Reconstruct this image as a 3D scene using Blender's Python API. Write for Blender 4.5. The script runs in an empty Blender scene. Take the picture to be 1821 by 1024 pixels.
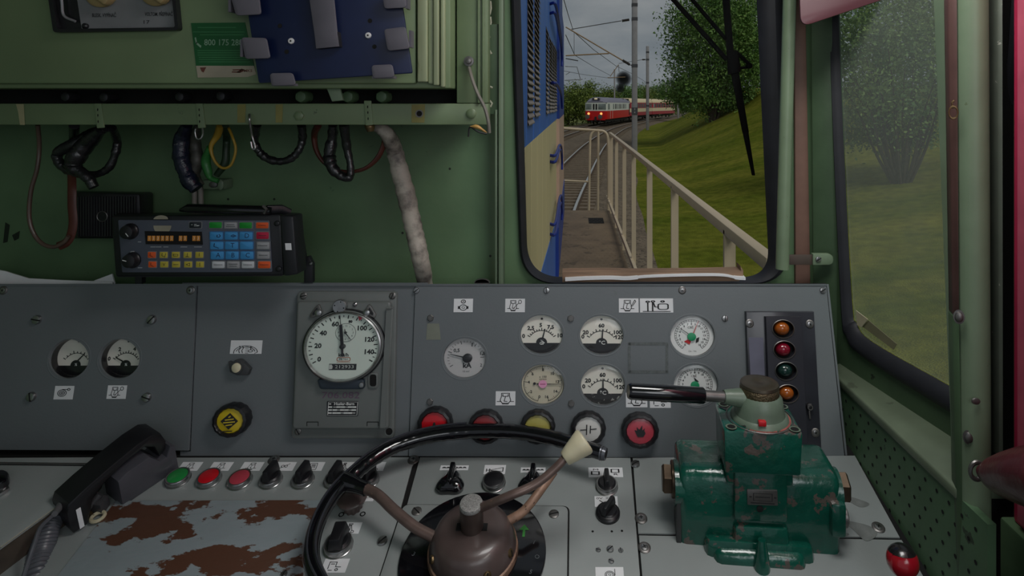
import bpy, bmesh, math, random
import numpy as np
from mathutils import Vector, Matrix, noise as mnoise
R = math.radians
PI = math.pi
# ---------------------------------------------------------------- camera, sky, light, exposure
W, H, F, CX, CY, EYE = 1821, 1024, 1100.0, 1020.0, 185.0, 1.5
scene = bpy.context.scene
COL = scene.collection
cam_d = bpy.data.cameras.new('camera')
cam = bpy.data.objects.new('camera', cam_d)
COL.objects.link(cam)
cam.location = (0, 0, EYE)
cam.rotation_euler = (R(90), 0, 0)
cam_d.sensor_fit = 'HORIZONTAL'
cam_d.sensor_width = 36.0
cam_d.lens = F / W * 36.0
cam_d.shift_x = (W / 2 - CX) / W
cam_d.shift_y = (CY - H / 2) / W
cam_d.clip_start = 0.02
cam_d.clip_end = 2000
scene.camera = cam

world = bpy.data.worlds.new('sky')
scene.world = world
world.use_nodes = True
wn = world.node_tree.nodes
wl = world.node_tree.links
wn.clear()
w_out = wn.new('ShaderNodeOutputWorld')
w_bg = wn.new('ShaderNodeBackground')
w_tc = wn.new('ShaderNodeTexCoord')
w_map = wn.new('ShaderNodeMapping')
w_map.inputs['Scale'].default_value = (2.2, 2.2, 6.0)
w_noise = wn.new('ShaderNodeTexNoise')
w_noise.inputs['Scale'].default_value = 2.0
w_noise.inputs['Detail'].default_value = 6
w_noise.inputs['Roughness'].default_value = .6
w_ramp = wn.new('ShaderNodeValToRGB')
w_ramp.color_ramp.elements[0].position = .40
w_ramp.color_ramp.elements[0].color = (.150, .172, .196, 1)
w_ramp.color_ramp.elements[1].position = .74
w_ramp.color_ramp.elements[1].color = (.25, .262, .275, 1)
wl.new(w_tc.outputs['Generated'], w_map.inputs['Vector'])
wl.new(w_map.outputs['Vector'], w_noise.inputs['Vector'])
wl.new(w_noise.outputs['Fac'], w_ramp.inputs['Fac'])
wl.new(w_ramp.outputs['Color'], w_bg.inputs['Color'])
w_bg.inputs['Strength'].default_value = 1.0
wl.new(w_bg.outputs['Background'], w_out.inputs['Surface'])

sun_d = bpy.data.lights.new('sun', 'SUN')
sun_d.energy = 1.0
sun_d.angle = R(25)
sun_d.color = (1, .96, .88)
sun = bpy.data.objects.new('sun', sun_d)
COL.objects.link(sun)
sun.rotation_euler = Vector((-.42, .5, -.78)).to_track_quat('-Z', 'Y').to_euler()

def area(name, loc, rot, sx, sy, energy, col=(1, 1, 1)):
    d = bpy.data.lights.new(name, 'AREA')
    d.shape = 'RECTANGLE'
    d.size, d.size_y, d.energy, d.color = sx, sy, energy, col
    o = bpy.data.objects.new(name, d)
    COL.objects.link(o)
    o.location, o.rotation_euler = loc, rot
    return o
# added fill from behind the view, then daylight through the open side window
area('rear_fill', (.55, -1.3, EYE + .42), (R(78), 0, R(8)), 1.3, .75, 4.6, (.95, .98, 1))
area('side_window_daylight', (.57, -.2, EYE + .1), (R(84), 0, R(62)), .8, .6, 2.2, (.95, .98, 1))
# added overhead light to brighten the desk; no fitting exists under the roof
area('overhead_fill', (.30, .70, EYE + .60), (0, 0, 0), .5, .35, 7.0, (1, .99, .97))

vs = scene.view_settings
vs.view_transform = 'Standard'
vs.look = 'None'
vs.exposure = 0.0
vs.gamma = 1.0
vs.use_curve_mapping = False

# ---------------------------------------------------------------- projection helpers
CAM = Vector((0, 0, EYE))
def P(px, py, Y):
    return Vector(((px - CX) / F * Y, Y, EYE - (py - CY) / F * Y))
def proj(p):
    return Vector((CX + F * p[0] / p[1], CY - F * (p[2] - EYE) / p[1]))

class Frame:
    """a flat working plane: origin, right, up, normal"""
    def __init__(s, O, u, v):
        s.O, s.u, s.v = Vector(O), Vector(u).normalized(), Vector(v).normalized()
        s.n = s.u.cross(s.v).normalized()
    def lift(s, d):
        return Frame(s.O + s.n * d, s.u, s.v)
    def hit(s, px, py):
        d = P(px, py, 1.0) - CAM
        return CAM + d * ((s.O - CAM).dot(s.n) / d.dot(s.n))
    def uv(s, px, py):
        h = s.hit(px, py) - s.O
        return (h.dot(s.u), h.dot(s.v))
    def mat(s):
        m = Matrix.Identity(4)
        for i, a in enumerate((s.u, s.v, s.n)):
            for r in range(3): m[r][i] = a[r]
        for r in range(3): m[r][3] = s.O[r]
        return m
    def m(s, px, py, rx, ry=None, rot=0, lift=0):
        """local unit -> ellipse of rx, ry pixels (ry None: a true circle)"""
        c = s.hit(px, py)
        e = 1e-4
        p0 = proj(c)
        sx = rx / ((proj(c + s.u * e) - p0).length / e)
        sy = sx if ry is None else ry / (abs((proj(c + s.v * e) - p0).y) / e)
        c = c + s.n * lift
        m = Matrix.Identity(4)
        for i, a in enumerate((s.u * sx, s.v * sy, s.n * sx)):
            for r in range(3): m[r][i] = a[r]
        for r in range(3): m[r][3] = c[r]
        return m @ Matrix.Rotation(R(rot), 4, 'Z')

def smooth_path(pts, n=6, closed=False):
    pts = [Vector(p) for p in pts]
    out = []
    N = len(pts)
    rng = range(N if closed else N - 1)
    for i in rng:
        if closed:
            a, b, c, d = pts[(i - 1) % N], pts[i], pts[(i + 1) % N], pts[(i + 2) % N]
        else:
            b, c = pts[i], pts[i + 1]
            a = pts[i - 1] if i > 0 else b * 2 - c
            d = pts[i + 2] if i + 2 < N else c * 2 - b
        for k in range(n):
            t = k / n
            out.append(.5 * ((2 * b) + (c - a) * t + (2 * a - 5 * b + 4 * c - d) * t * t + (3 * b - a - 3 * c + d) * t ** 3))
    if not closed: out.append(pts[-1])
    return out

def rounded(poly, r, seg=6):
    """2D polygon with rounded corners; r a number or one per corner"""
    out = []
    N = len(poly)
    for i in range(N):
        p = Vector(poly[i]); a = Vector(poly[i - 1]); b = Vector(poly[(i + 1) % N])
        rr = r[i] if isinstance(r, (list, tuple)) else r
        if rr <= 0:
            out.append((p.x, p.y)); continue
        da, db = (a - p), (b - p)
        rr_ = min(rr, da.length * .49, db.length * .49)
        s, e = p + da.normalized() * rr_, p + db.normalized() * rr_
        for k in range(seg + 1):
            t = k / seg
            q = s * (1 - t) ** 2 + p * 2 * t * (1 - t) + e * t * t
            out.append((q.x, q.y))
    return out

# ---------------------------------------------------------------- materials
MATS = {}
def srgb(r, g, b):
    f = lambda c: (c / 255) / 12.92 if c / 255 <= .04045 else ((c / 255 + .055) / 1.055) ** 2.4
    return (f(r), f(g), f(b))
def mat(name, col, rough=.5, metal=0.0, var=.12, scale=25, chip=None, chip_at=.62, chip_scale=14, bump=0.0, bump_scale=60,
        coat=0.0, emit=None, stretch=None, alpha=None, spec=.5, soft=.015):
    """procedural paint / metal / cloth: noise-varied colour, worn-through patches, fine bump"""
    if name in MATS: return MATS[name]
    m = bpy.data.materials.new(name)
    m.use_nodes = True
    n, l = m.node_tree.nodes, m.node_tree.links
    b = n['Principled BSDF']
    c = srgb(*col)
    tc = n.new('ShaderNodeTexCoord')
    src = tc.outputs['Object']
    if stretch:
        mp = n.new('ShaderNodeMapping'); mp.inputs['Scale'].default_value = stretch
        l.new(src, mp.inputs['Vector']); src = mp.outputs['Vector']
    tx = n.new('ShaderNodeTexNoise')
    tx.inputs['Scale'].default_value = scale; tx.inputs['Detail'].default_value = 5
    l.new(src, tx.inputs['Vector'])
    rp = n.new('ShaderNodeValToRGB')
    rp.color_ramp.elements[0].position, rp.color_ramp.elements[1].position = .3, .7
    rp.color_ramp.elements[0].color = tuple(x * (1 - var) for x in c) + (1,)
    rp.color_ramp.elements[1].color = tuple(min(1, x * (1 + var)) for x in c) + (1,)
    l.new(tx.outputs['Fac'], rp.inputs['Fac'])
    out = rp.outputs['Color']
    if chip:
        t2 = n.new('ShaderNodeTexNoise')
        t2.inputs['Scale'].default_value = chip_scale; t2.inputs['Detail'].default_value = 8; t2.inputs['Roughness'].default_value = .62
        l.new(src, t2.inputs['Vector'])
        r2 = n.new('ShaderNodeValToRGB')
        r2.color_ramp.elements[0].position, r2.color_ramp.elements[1].position = chip_at, chip_at + soft
        l.new(t2.outputs['Fac'], r2.inputs['Fac'])
        mx = n.new('ShaderNodeMixRGB')
        l.new(r2.outputs['Color'], mx.inputs['Fac']); l.new(out, mx.inputs['Color1'])
        mx.inputs['Color2'].default_value = srgb(*chip) + (1,)
        out = mx.outputs['Color']
    l.new(out, b.inputs['Base Color'])
    b.inputs['Roughness'].default_value = rough
    b.inputs['Metallic'].default_value = metal
    b.inputs['Specular IOR Level'].default_value = spec
    if coat: b.inputs['Coat Weight'].default_value = coat; b.inputs['Coat Roughness'].default_value = .08
    if bump:
        t3 = n.new('ShaderNodeTexNoise'); t3.inputs['Scale'].default_value = bump_scale; t3.inputs['Detail'].default_value = 4
        l.new(src, t3.inputs['Vector'])
        bp = n.new('ShaderNodeBump'); bp.inputs['Strength'].default_value = bump; bp.inputs['Distance'].default_value = .004
        l.new(t3.outputs['Fac'], bp.inputs['Height']); l.new(bp.outputs['Normal'], b.inputs['Normal'])
    if emit:
        b.inputs['Emission Color'].default_value = srgb(*emit[:3]) + (1,); b.inputs['Emission Strength'].default_value = emit[3]
    if alpha is not None: b.inputs['Alpha'].default_value = alpha
    MATS[name] = m
    return m
def glass(name, tint=(1, 1, 1), gloss=.06, dust=0.0, dust_col=(120, 125, 120), rough=.02):
    """window pane / instrument glass: clear with a mirror sheen and some dust"""
    if name in MATS: return MATS[name]
    m = bpy.data.materials.new(name); m.use_nodes = True
    n, l = m.node_tree.nodes, m.node_tree.links
    n.clear()
    o = n.new('ShaderNodeOutputMaterial'); t = n.new('ShaderNodeBsdfTransparent'); g = n.new('ShaderNodeBsdfGlossy')
    t.inputs['Color'].default_value = tuple(tint) + (1,)
    g.inputs['Roughness'].default_value = rough
    mx = n.new('ShaderNodeMixShader'); mx.inputs['Fac'].default_value = gloss
    l.new(t.outputs[0], mx.inputs[1]); l.new(g.outputs[0], mx.inputs[2])
    last = mx.outputs[0]
    if dust:
        d = n.new('ShaderNodeBsdfDiffuse'); d.inputs['Color'].default_value = srgb(*dust_col) + (1,)
        tl = n.new('ShaderNodeBsdfTranslucent'); tl.inputs['Color'].default_value = srgb(*dust_col) + (1,)
        ad = n.new('ShaderNodeMixShader'); ad.inputs['Fac'].default_value = .5
        l.new(d.outputs[0], ad.inputs[1]); l.new(tl.outputs[0], ad.inputs[2])
        tx = n.new('ShaderNodeTexNoise'); tx.inputs['Scale'].default_value = 9; tx.inputs['Detail'].default_value = 6
        tc = n.new('ShaderNodeTexCoord'); l.new(tc.outputs['Object'], tx.inputs['Vector'])
        mr = n.new('ShaderNodeMapRange'); mr.inputs['To Min'].default_value = dust * .75; mr.inputs['To Max'].default_value = dust * 1.25
        l.new(tx.outputs['Fac'], mr.inputs['Value'])
        m2 = n.new('ShaderNodeMixShader'); l.new(mr.outputs[0], m2.inputs['Fac'])
        l.new(last, m2.inputs[1]); l.new(ad.outputs[0], m2.inputs[2]); last = m2.outputs[0]
    l.new(last, o.inputs['Surface'])
    MATS[name] = m
    return m

# ---------------------------------------------------------------- mesh builder
ROOT = {}
class MB:
    def __init__(s, m=None, M=None):
        s.bm = bmesh.new(); s.mats = []; s.i = 0; s.M = M or Matrix.Identity(4)
        if m: s.use(m)
    def use(s, m):
        if m not in s.mats: s.mats.append(m)
        s.i = s.mats.index(m); return s
    def at(s, M): s.M = M; return s
    def v(s, co): return s.bm.verts.new(s.M @ Vector(co))
    def face(s, vs):
        try: f = s.bm.faces.new(vs)
        except ValueError: return None
        f.material_index = s.i; return f
    def poly(s, pts): return s.face([s.v(p) for p in pts])
    def merge(s, t):
        mp = {v: s.bm.verts.new(s.M @ v.co) for v in t.verts}
        for f in t.faces:
            try: g = s.bm.faces.new([mp[v] for v in f.verts]); g.material_index = s.i
            except ValueError: pass
        t.free(); return s
    def mesh(s, me, T=None):
        T = T or Matrix.Identity(4)
        vs = [s.v(T @ v.co) for v in me.vertices]
        for p in me.polygons: s.face([vs[i] for i in p.vertices])
        return s
    def box(s, x0, x1, y0, y1, z0, z1, bev=0, seg=2):
        t = bmesh.new()
        bmesh.ops.create_cube(t, size=1)
        for v in t.verts:
            v.co = Vector((x0 + (v.co.x + .5) * (x1 - x0), y0 + (v.co.y + .5) * (y1 - y0), z0 + (v.co.z + .5) * (z1 - z0)))
        if bev: bmesh.ops.bevel(t, geom=t.edges[:], offset=bev, segments=seg, affect='EDGES', profile=.5)
        return s.merge(t)
    def hexa(s, a, b, bev=0):
        """a, b: two quads of four points (front, back)"""
        t = bmesh.new()
        A = [t.verts.new(p) for p in a]; B = [t.verts.new(p) for p in b]
        t.faces.new(A); t.faces.new(B[::-1])
        for i in range(len(A)): t.faces.new([A[i], B[i], B[(i + 1) % len(A)], A[(i + 1) % len(A)]])
        bmesh.ops.recalc_face_normals(t, faces=t.faces[:])
        if bev: bmesh.ops.bevel(t, geom=t.edges[:], offset=bev, segments=2, affect='EDGES', profile=.5)
        return s.merge(t)
    def prism(s, loop, z0, z1, bev=0, seg=2):
        t = bmesh.new()
        A = [t.verts.new((p[0], p[1], z1)) for p in loop]; B = [t.verts.new((p[0], p[1], z0)) for p in loop]
        top = t.faces.new(A); t.faces.new(B[::-1])
        for i in range(len(A)): t.faces.new([A[i], B[i], B[(i + 1) % len(A)], A[(i + 1) % len(A)]])
        bmesh.ops.recalc_face_normals(t, faces=t.faces[:])
        if bev: bmesh.ops.bevel(t, geom=list(top.edges), offset=bev, segments=seg, affect='EDGES', profile=.5)
        return s.merge(t)
    def lathe(s, prof, seg=32, cap0=True, cap1=True, wob=None, c=(0, 0)):
        rings = []
        for r, z in prof:
            rings.append([s.v((c[0] + math.cos(2 * PI * k / seg) * r * (wob(k) if wob else 1),
                               c[1] + math.sin(2 * PI * k / seg) * r * (wob(k) if wob else 1), z)) for k in range(seg)])
        for a, b in zip(rings, rings[1:]):
            for k in range(seg): s.face([a[k], a[(k + 1) % seg], b[(k + 1) % seg], b[k]])
        if cap0: s.face(rings[0][::-1])
        if cap1: s.face(rings[-1])
        return s
    def tube(s, pts, r, seg=10, closed=False, cap=True, flat=1.0, up=None):
        pts = [Vector(p) for p in pts]; N = len(pts)
        rs = r if isinstance(r, (list, tuple)) else [r] * N
        rings = []; nrm = None
        for i in range(N):
            a = pts[i - 1] if (i > 0 or closed) else pts[0]
            b = pts[(i + 1) % N] if (i < N - 1 or closed) else pts[-1]
            t = (b - a)
            t = t.normalized() if t.length > 1e-9 else Vector((0, 0, 1))
            if nrm is None:
                q = Vector(up) if up else (Vector((0, 0, 1)) if abs(t.z) < .9 else Vector((0, 1, 0)))
                nrm = (q - t * q.dot(t)).normalized()
            else: nrm = (nrm - t * nrm.dot(t)).normalized()
            bn = t.cross(nrm)
            rings.append([s.v(pts[i] + (nrm * math.cos(2 * PI * k / seg) + bn * math.sin(2 * PI * k / seg) * flat) * rs[i]) for k in range(seg)])
        for i in range(N if closed else N - 1):
            a, b = rings[i], rings[(i + 1) % N]
            for k in range(seg): s.face([a[k], a[(k + 1) % seg], b[(k + 1) % seg], b[k]])
        if cap and not closed: s.face(rings[0][::-1]); s.face(rings[-1])
        return s
    def strip(s, pts, w, z=0.0, closed=False):
        """flat printed stroke in the local xy plane"""
        n = len(pts)
        for i in range(n if closed else n - 1):
            a, b = Vector(pts[i]), Vector(pts[(i + 1) % n])
            d = b - a
            if d.length < 1e-9: continue
            d.normalize(); q = Vector((-d.y, d.x)) * w / 2; a2, b2 = a - d * w * .3, b + d * w * .3
            s.poly([(a2.x - q.x, a2.y - q.y, z), (b2.x - q.x, b2.y - q.y, z), (b2.x + q.x, b2.y + q.y, z), (a2.x + q.x, a2.y + q.y, z)])
        return s
    def arc(s, r, a0, a1, w, z=0.0, c=(0, 0), n=20):
        return s.strip([(c[0] + r * math.cos(R(a0 + (a1 - a0) * k / n)), c[1] + r * math.sin(R(a0 + (a1 - a0) * k / n))) for k in range(n + 1)], w, z)
    def disc(s, r, z=0.0, c=(0, 0), seg=40, a0=0, a1=360):
        full = a1 - a0 >= 360
        pts = [(c[0] + r * math.cos(R(a0 + (a1 - a0) * k / seg)), c[1] + r * math.sin(R(a0 + (a1 - a0) * k / seg)), z) for k in range(seg if full else seg + 1)]
        s.poly(pts); return s
    def ring(s, r0, r1, z=0.0, seg=40, c=(0, 0)):
        a = [s.v((c[0] + r0 * math.cos(2 * PI * k / seg), c[1] + r0 * math.sin(2 * PI * k / seg), z)) for k in range(seg)]
        b = [s.v((c[0] + r1 * math.cos(2 * PI * k / seg), c[1] + r1 * math.sin(2 * PI * k / seg), z)) for k in range(seg)]
        for k in range(seg): s.face([a[k], b[k], b[(k + 1) % seg], a[(k + 1) % seg]])
        return s
    def rect(s, x0, x1, y0, y1, z=0.0): s.poly([(x0, y0, z), (x1, y0, z), (x1, y1, z), (x0, y1, z)]); return s
    def text(s, txt, size, x=0, y=0, z=0.0, rot=0, sx=1.0, bold=0.0):
        c = bpy.data.curves.new('t', 'FONT'); c.body = txt; c.size = size; c.align_x = 'CENTER'; c.align_y = 'CENTER'
        c.resolution_u = 2; c.offset = bold
        o = bpy.data.objects.new('t', c); me = o.to_mesh()
        s.mesh(me, Matrix.Translation((x, y, z)) @ Matrix.Rotation(R(rot), 4, 'Z') @ Matrix.Diagonal((sx, 1, 1, 1)))
        o.to_mesh_clear(); bpy.data.objects.remove(o); bpy.data.curves.remove(c)
        return s
    def sheet(s, loops, z0, z1):
        """flat sheet with holes: the first loop is the outline"""
        c = bpy.data.curves.new('c', 'CURVE'); c.dimensions = '2D'; c.fill_mode = 'BOTH'; c.extrude = (z1 - z0) / 2
        for lp in loops:
            sp = c.splines.new('POLY'); sp.points.add(len(lp) - 1); sp.use_cyclic_u = True
            for p, q in zip(sp.points, lp): p.co = (q[0], q[1], 0, 1)
        o = bpy.data.objects.new('c', c); me = o.to_mesh()
        s.mesh(me, Matrix.Translation((0, 0, (z0 + z1) / 2)))
        o.to_mesh_clear(); bpy.data.objects.remove(o); bpy.data.curves.remove(c)
        return s
    def build(s, name, parent=None, loc=None, sharp=38):
        bmesh.ops.recalc_face_normals(s.bm, faces=s.bm.faces[:])
        me = bpy.data.meshes.new(name)
        off = ROOT[parent.name] if parent else (Vector(loc) if loc is not None else s.base())
        for v in s.bm.verts: v.co -= off
        for f in s.bm.faces: f.smooth = True
        s.bm.to_mesh(me); s.bm.free()
        for m in s.mats: me.materials.append(m)
        me.set_sharp_from_angle(angle=R(sharp))
        o = bpy.data.objects.new(name, me); COL.objects.link(o)
        if parent: o.parent = parent
        else: o.location = off
        ROOT[o.name] = off
        return o
    def base(s):
        cs = [v.co for v in s.bm.verts]
        return Vector(((min(c.x for c in cs) + max(c.x for c in cs)) / 2, (min(c.y for c in cs) + max(c.y for c in cs)) / 2, min(c.z for c in cs)))

def tag(o, label, cat, group=None):
    o['label'] = label; o['category'] = cat
    if group: o['group'] = group
    return o
def thing(name, label, cat, loc, group=None):
    o = bpy.data.objects.new(name, None); COL.objects.link(o)
    o.empty_display_size = .02
    o.location = loc; ROOT[o.name] = Vector(loc)
    return tag(o, label, cat, group)
def struct(o): o['kind'] = 'structure'; return o
def stuff(o): o['kind'] = 'stuff'; return o
def copy_tree(o, parent=None):
    c = o.copy(); COL.objects.link(c)
    if parent: c.parent = parent
    ROOT[c.name] = ROOT[o.name]
    for ch in [x for x in bpy.data.objects if x.parent == o]: copy_tree(ch, c)
    return c

# ---------------------------------------------------------------- the paints of the place
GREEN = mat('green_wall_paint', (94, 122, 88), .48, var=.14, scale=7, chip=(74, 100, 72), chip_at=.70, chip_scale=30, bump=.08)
GREEN_L = mat('pale_green_paint', (112, 130, 106), .42, var=.1, scale=9, chip=(95, 108, 82), chip_at=.69, chip_scale=26, bump=.1)
GREEN_CAB = mat('cabinet_green_paint', (110, 128, 94), .42, var=.08, scale=6, bump=.04)
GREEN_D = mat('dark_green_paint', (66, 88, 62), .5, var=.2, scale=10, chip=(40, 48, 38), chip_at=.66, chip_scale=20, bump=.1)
GREY = mat('console_grey_paint', (104, 110, 113), .42, var=.06, scale=5, chip=(98, 104, 105), chip_at=.7, chip_scale=40, bump=.04, bump_scale=250)
DESK = mat('desk_grey_paint', (140, 146, 145), .38, var=.07, scale=6, chip=(104, 108, 106), chip_at=.71, chip_scale=35, bump=.05, bump_scale=200)
RUSTY = mat('worn_grey_paint_over_rust', (140, 150, 154), .45, var=.06, scale=8, chip=(88, 58, 44), chip_at=.515, chip_scale=7.0, bump=.2, stretch=(1, 2.0, 1))
BLACK = mat('black_plastic', (26, 26, 29), .35, var=.2)
RUBBER = mat('black_rubber', (33, 34, 40), .55, var=.2)
GLOSSB = mat('glossy_black', (15, 15, 19), .12, var=.1, coat=.6)
VOID = mat('dark_gap', (6, 6, 6), .9, var=.1)
CHROME = mat('worn_steel', (168, 168, 168), .28, .95, var=.15, scale=80)
STEEL = mat('dull_steel', (120, 118, 116), .42, .85, var=.15, scale=60)
BRASS = mat('dull_brass', (120, 100, 72), .4, .85, var=.2, scale=60)
COPPER = mat('brown_worn_metal', (112, 94, 88), .36, .4, var=.2, scale=40, chip=(140, 112, 98), chip_at=.66, chip_scale=60)
COPPER2 = mat('bare_copper', (142, 112, 94), .5, .2, var=.3, scale=50, chip=(70, 50, 42), chip_at=.6, chip_scale=70, bump=.3)
BAKE = mat('brown_bakelite', (76, 64, 62), .34, var=.25, scale=18, coat=.25)
CREAM_P = mat('cream_plastic', (205, 198, 168), .35, var=.08)
PAPER = mat('sticker_paper', (222, 224, 226), .6, var=.05)
INK = mat('black_ink', (30, 31, 33), .7, var=.1)
DIAL = mat('cream_dial', (228, 226, 214), .6, var=.03)
DIALW = mat('white_dial', (226, 229, 227), .55, var=.03)
DIALG = mat('grey_dial', (186, 186, 186), .6, var=.04)
DIALS = mat('pale_green_dial', (208, 220, 210), .55, var=.02)
RED = mat('red_lens', (190, 22, 34), .28, var=.1, coat=.4)
RED2 = mat('dull_red_lens', (138, 40, 44), .35, var=.1, coat=.3)
ROSE = mat('pinkish_red_lens', (176, 62, 76), .35, var=.1, coat=.3)
YEL = mat('yellow_lens', (205, 180, 30), .32, var=.08, coat=.3)
YEL2 = mat('dull_yellow_lens', (172, 164, 84), .35, var=.08, coat=.3)
WHL = mat('white_lens', (205, 205, 200), .35, var=.05, coat=.3)
GRN = mat('green_lens', (34, 132, 62), .35, var=.1, coat=.3)
VALVE = mat('chipped_dark_green_enamel', (12, 76, 62), .22, var=.25, scale=14, chip=(84, 76, 70), chip_at=.588, chip_scale=24, bump=.8, bump_scale=36, coat=.55)
VALVE_L = mat('pale_sage_enamel', (100, 116, 100), .38, var=.12, scale=30, chip=(44, 48, 48), chip_at=.63, chip_scale=26, bump=.15)
GLASS_I = glass('instrument_glass', gloss=.04)
WHITE_T = mat('white_lettering', (215, 218, 215), .6, var=.03)

# ================================================================ CAB SHELL
WY = 1.36                                             # inner face of the front wall
FW = Frame((0, WY, EYE), (1, 0, 0), (0, 0, 1))         # front wall plane
def fuv(pts, fr): return [fr.uv(*p) for p in pts]
PXW = WY / F
hole = rounded(fuv([(902, -160), (926, 503), (1402, 503), (1388, -160)], FW), [0, 66 * PXW, 62 * PXW, 0], 12)
pane = rounded(fuv([(921, -160), (938, 495), (1371, 495), (1341, -160)], FW), [0, 62 * PXW, 50 * PXW, 0], 12)
outer = fuv([(-260, -400), (1462, -400), (1462, 760), (-260, 760)], FW)
b = MB(GREEN, FW.mat()); b.sheet([outer, hole], -.03, 0)
b.use(mat('wall_scuff', (30, 40, 28), .6))
for pts in ([(10, 395), (18, 400), (14, 430), (6, 432)], [(22, 418), (36, 410), (34, 424), (26, 428)]):
    b.poly([(*FW.uv(*p), .0008) for p in pts])
for (x, y) in ((406, 354), (488, 354), (716, 414), (800, 300), (872, 455)):
    b.at(FW.m(x, y, 2.2, lift=.0008)).disc(1, seg=8)
wall_front = struct(b.build('wall_front'))

# windscreen: rubber gasket, pane
b = MB(RUBBER)
o_s, i_s = [Vector((*p, 0)) for p in hole], [Vector((*p, 0)) for p in pane]
prof = [(-.06, -.006), (0, .004), (.16, .013), (.4, .016), (.62, .010), (.86, .002), (1, -.012)]
rings = []
for a, c in zip(o_s, i_s):
    rings.append([b.at(FW.mat()).v(tuple(a.lerp(c, t))[:2] + (z,)) for t, z in prof])
for k in range(len(rings)):
    p, q = rings[k], rings[(k + 1) % len(rings)]
    for j in range(len(prof) - 1): b.face([p[j], p[j + 1], q[j + 1], q[j]])
gasket = None
b2 = MB(glass('windscreen_glass', (.97, .98, .97), gloss=.0006), FW.mat())
b2.prism([(p.x, p.y) for p in i_s], -.016, -.011)
win = struct(b2.build('window_1'))
b.build('gasket', win)

# side wall beyond the corner, with the side window in it
SO = Vector((.568, 1.25, EYE))
sdir = Vector((.206, -1, 0)).normalized()              # towards the driver
SW = Frame(SO, sdir, (0, 0, 1))
sw_o = fuv([(1455, -420), (2300, -420), (2300, 1250), (1455, 1250)], SW)
U0 = SW.uv(1462, 300)[0]
outer = [(U0, -1.5), (.46, -1.5), (.46, 1.1), (U0, 1.1)]
o_px = [(1477, -160), (1478, 0), (1488, 300), (1500, 560), (1508, 600), (1532, 632), (1700, 738), (1790, 790), (1795, 300), (1780, -160)]
i_px = [(1484, -160), (1485, 0), (1497, 300), (1510, 540), (1518, 575), (1545, 608), (1700, 697), (1770, 740), (1775, 300), (1760, -160)]
o_uv, i_uv = fuv(o_px, SW), fuv(i_px, SW)
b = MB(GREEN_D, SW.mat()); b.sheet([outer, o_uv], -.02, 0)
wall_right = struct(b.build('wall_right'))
b = MB(RUBBER, SW.mat())
o_s, i_s = smooth_path([(*p, 0) for p in o_uv], 5, True), smooth_path([(*p, 0) for p in i_uv], 5, True)
rings = []
for a, c in zip(o_s, i_s):
    rings.append([b.v(tuple(a.lerp(c, t))[:2] + (z * .6,)) for t, z in prof])
for k in range(len(rings)):
    p, q = rings[k], rings[(k + 1) % len(rings)]
    for j in range(len(prof) - 1): b.face([p[j], p[j + 1], q[j + 1], q[j]])
b2 = MB(glass('dusty_side_glass', (.95, .97, .96), gloss=.01, dust=.11, dust_col=(225, 232, 228)), SW.mat())
b2.prism([(p.x, p.y) for p in i_s], -.014, -.009)
win2 = struct(b2.build('window_2'))
b.build('gasket', win2)
# torn scrap of paper tucked in the lower corner of the side window
b = MB(mat('yellowed_paper', (176, 168, 140), .7), SW.mat())
b.prism(fuv([(1520, 552), (1541, 568), (1530, 582), (1522, 578)], SW), -.004, -.0025)
b.use(mat('tape_strip', (126, 122, 96), .6, alpha=.75)); b.prism(fuv([(1528, 580), (1540, 570), (1590, 612), (1584, 622)], SW), -.0065, -.0055)
tag(b.build('paper_scrap'), 'small torn yellowed paper scrap stuck in the lower left corner of the side window', 'paper')

# corner post between the two windows: green cover strip with a brown painted band
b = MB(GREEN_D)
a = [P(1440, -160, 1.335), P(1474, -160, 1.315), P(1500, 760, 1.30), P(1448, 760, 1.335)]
b.hexa(a, [p + Vector((.012, .02, 0)) for p in a], .003)
b.use(mat('faded_brown_paint', (122, 92, 80), .55, var=.12, chip=(92, 72, 62), chip_at=.66))
a = [P(1412, -160, 1.352), P(1430, -160, 1.35), P(1446, 760, 1.345), P(1416, 760, 1.35)]
b.hexa(a, [p + Vector((0, .012, 0)) for p in a], .002)
o = struct(b.build('trim_1'))

# sill under the side window and the perforated heater panel below it
def SIL(px, py, Y): return P(px, py, Y)
b = MB(mat('worn_sill_paint', (104, 116, 96), .38, var=.14, scale=14, chip=(88, 96, 80), chip_at=.64, chip_scale=22))
zs = EYE - .555
xi = lambda Y: .560 + (1.25 - Y) * .206
xo = lambda Y: .5365 + (1.234 - Y) * .045
Ya, Yb = 1.30, .893
b.hexa([(xo(Ya), Ya, zs), (xi(Ya) + .01, Ya, zs + .012), (xi(Yb) + .01, Yb, zs + .012), (xo(Yb), Yb, zs)],
       [(xo(Ya), Ya, zs - .016), (xi(Ya) + .01, Ya, zs - .016), (xi(Yb) + .01, Yb, zs - .016), (xo(Yb), Yb, zs - .016)], .003)
struct(b.build('trim_2'))
HP = Frame((xo(1.234) + .004, 1.234, zs), (-.045, -1, 0), (0, 0, 1))
HP.u = Vector((.045, -1, 0)).normalized(); HP.n = HP.u.cross(HP.v).normalized()
b = MB(mat('heater_panel_green', (76, 104, 76), .55, var=.2, scale=9, chip=(52, 66, 50), chip_at=.66, chip_scale=18, bump=.1))
b.at(HP.mat()).box(-.075, .40, -.52, -.012, -.012, 0, 0)
b.use(VOID)
pitch = .0285
r_ = 0
v_ = -.034
while v_ > -.40:
    u_ = -.05 + (r_ % 2) * pitch / 2
    while u_ < .385:
        b.at(HP.mat()).disc(.0032, .0006, (u_, v_), seg=8)
        u_ += pitch
    v_ -= pitch * .8; r_ += 1
hp = tag(b.build('heater_panel'), 'green perforated metal heater panel below the side window sill', 'panel')

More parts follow.
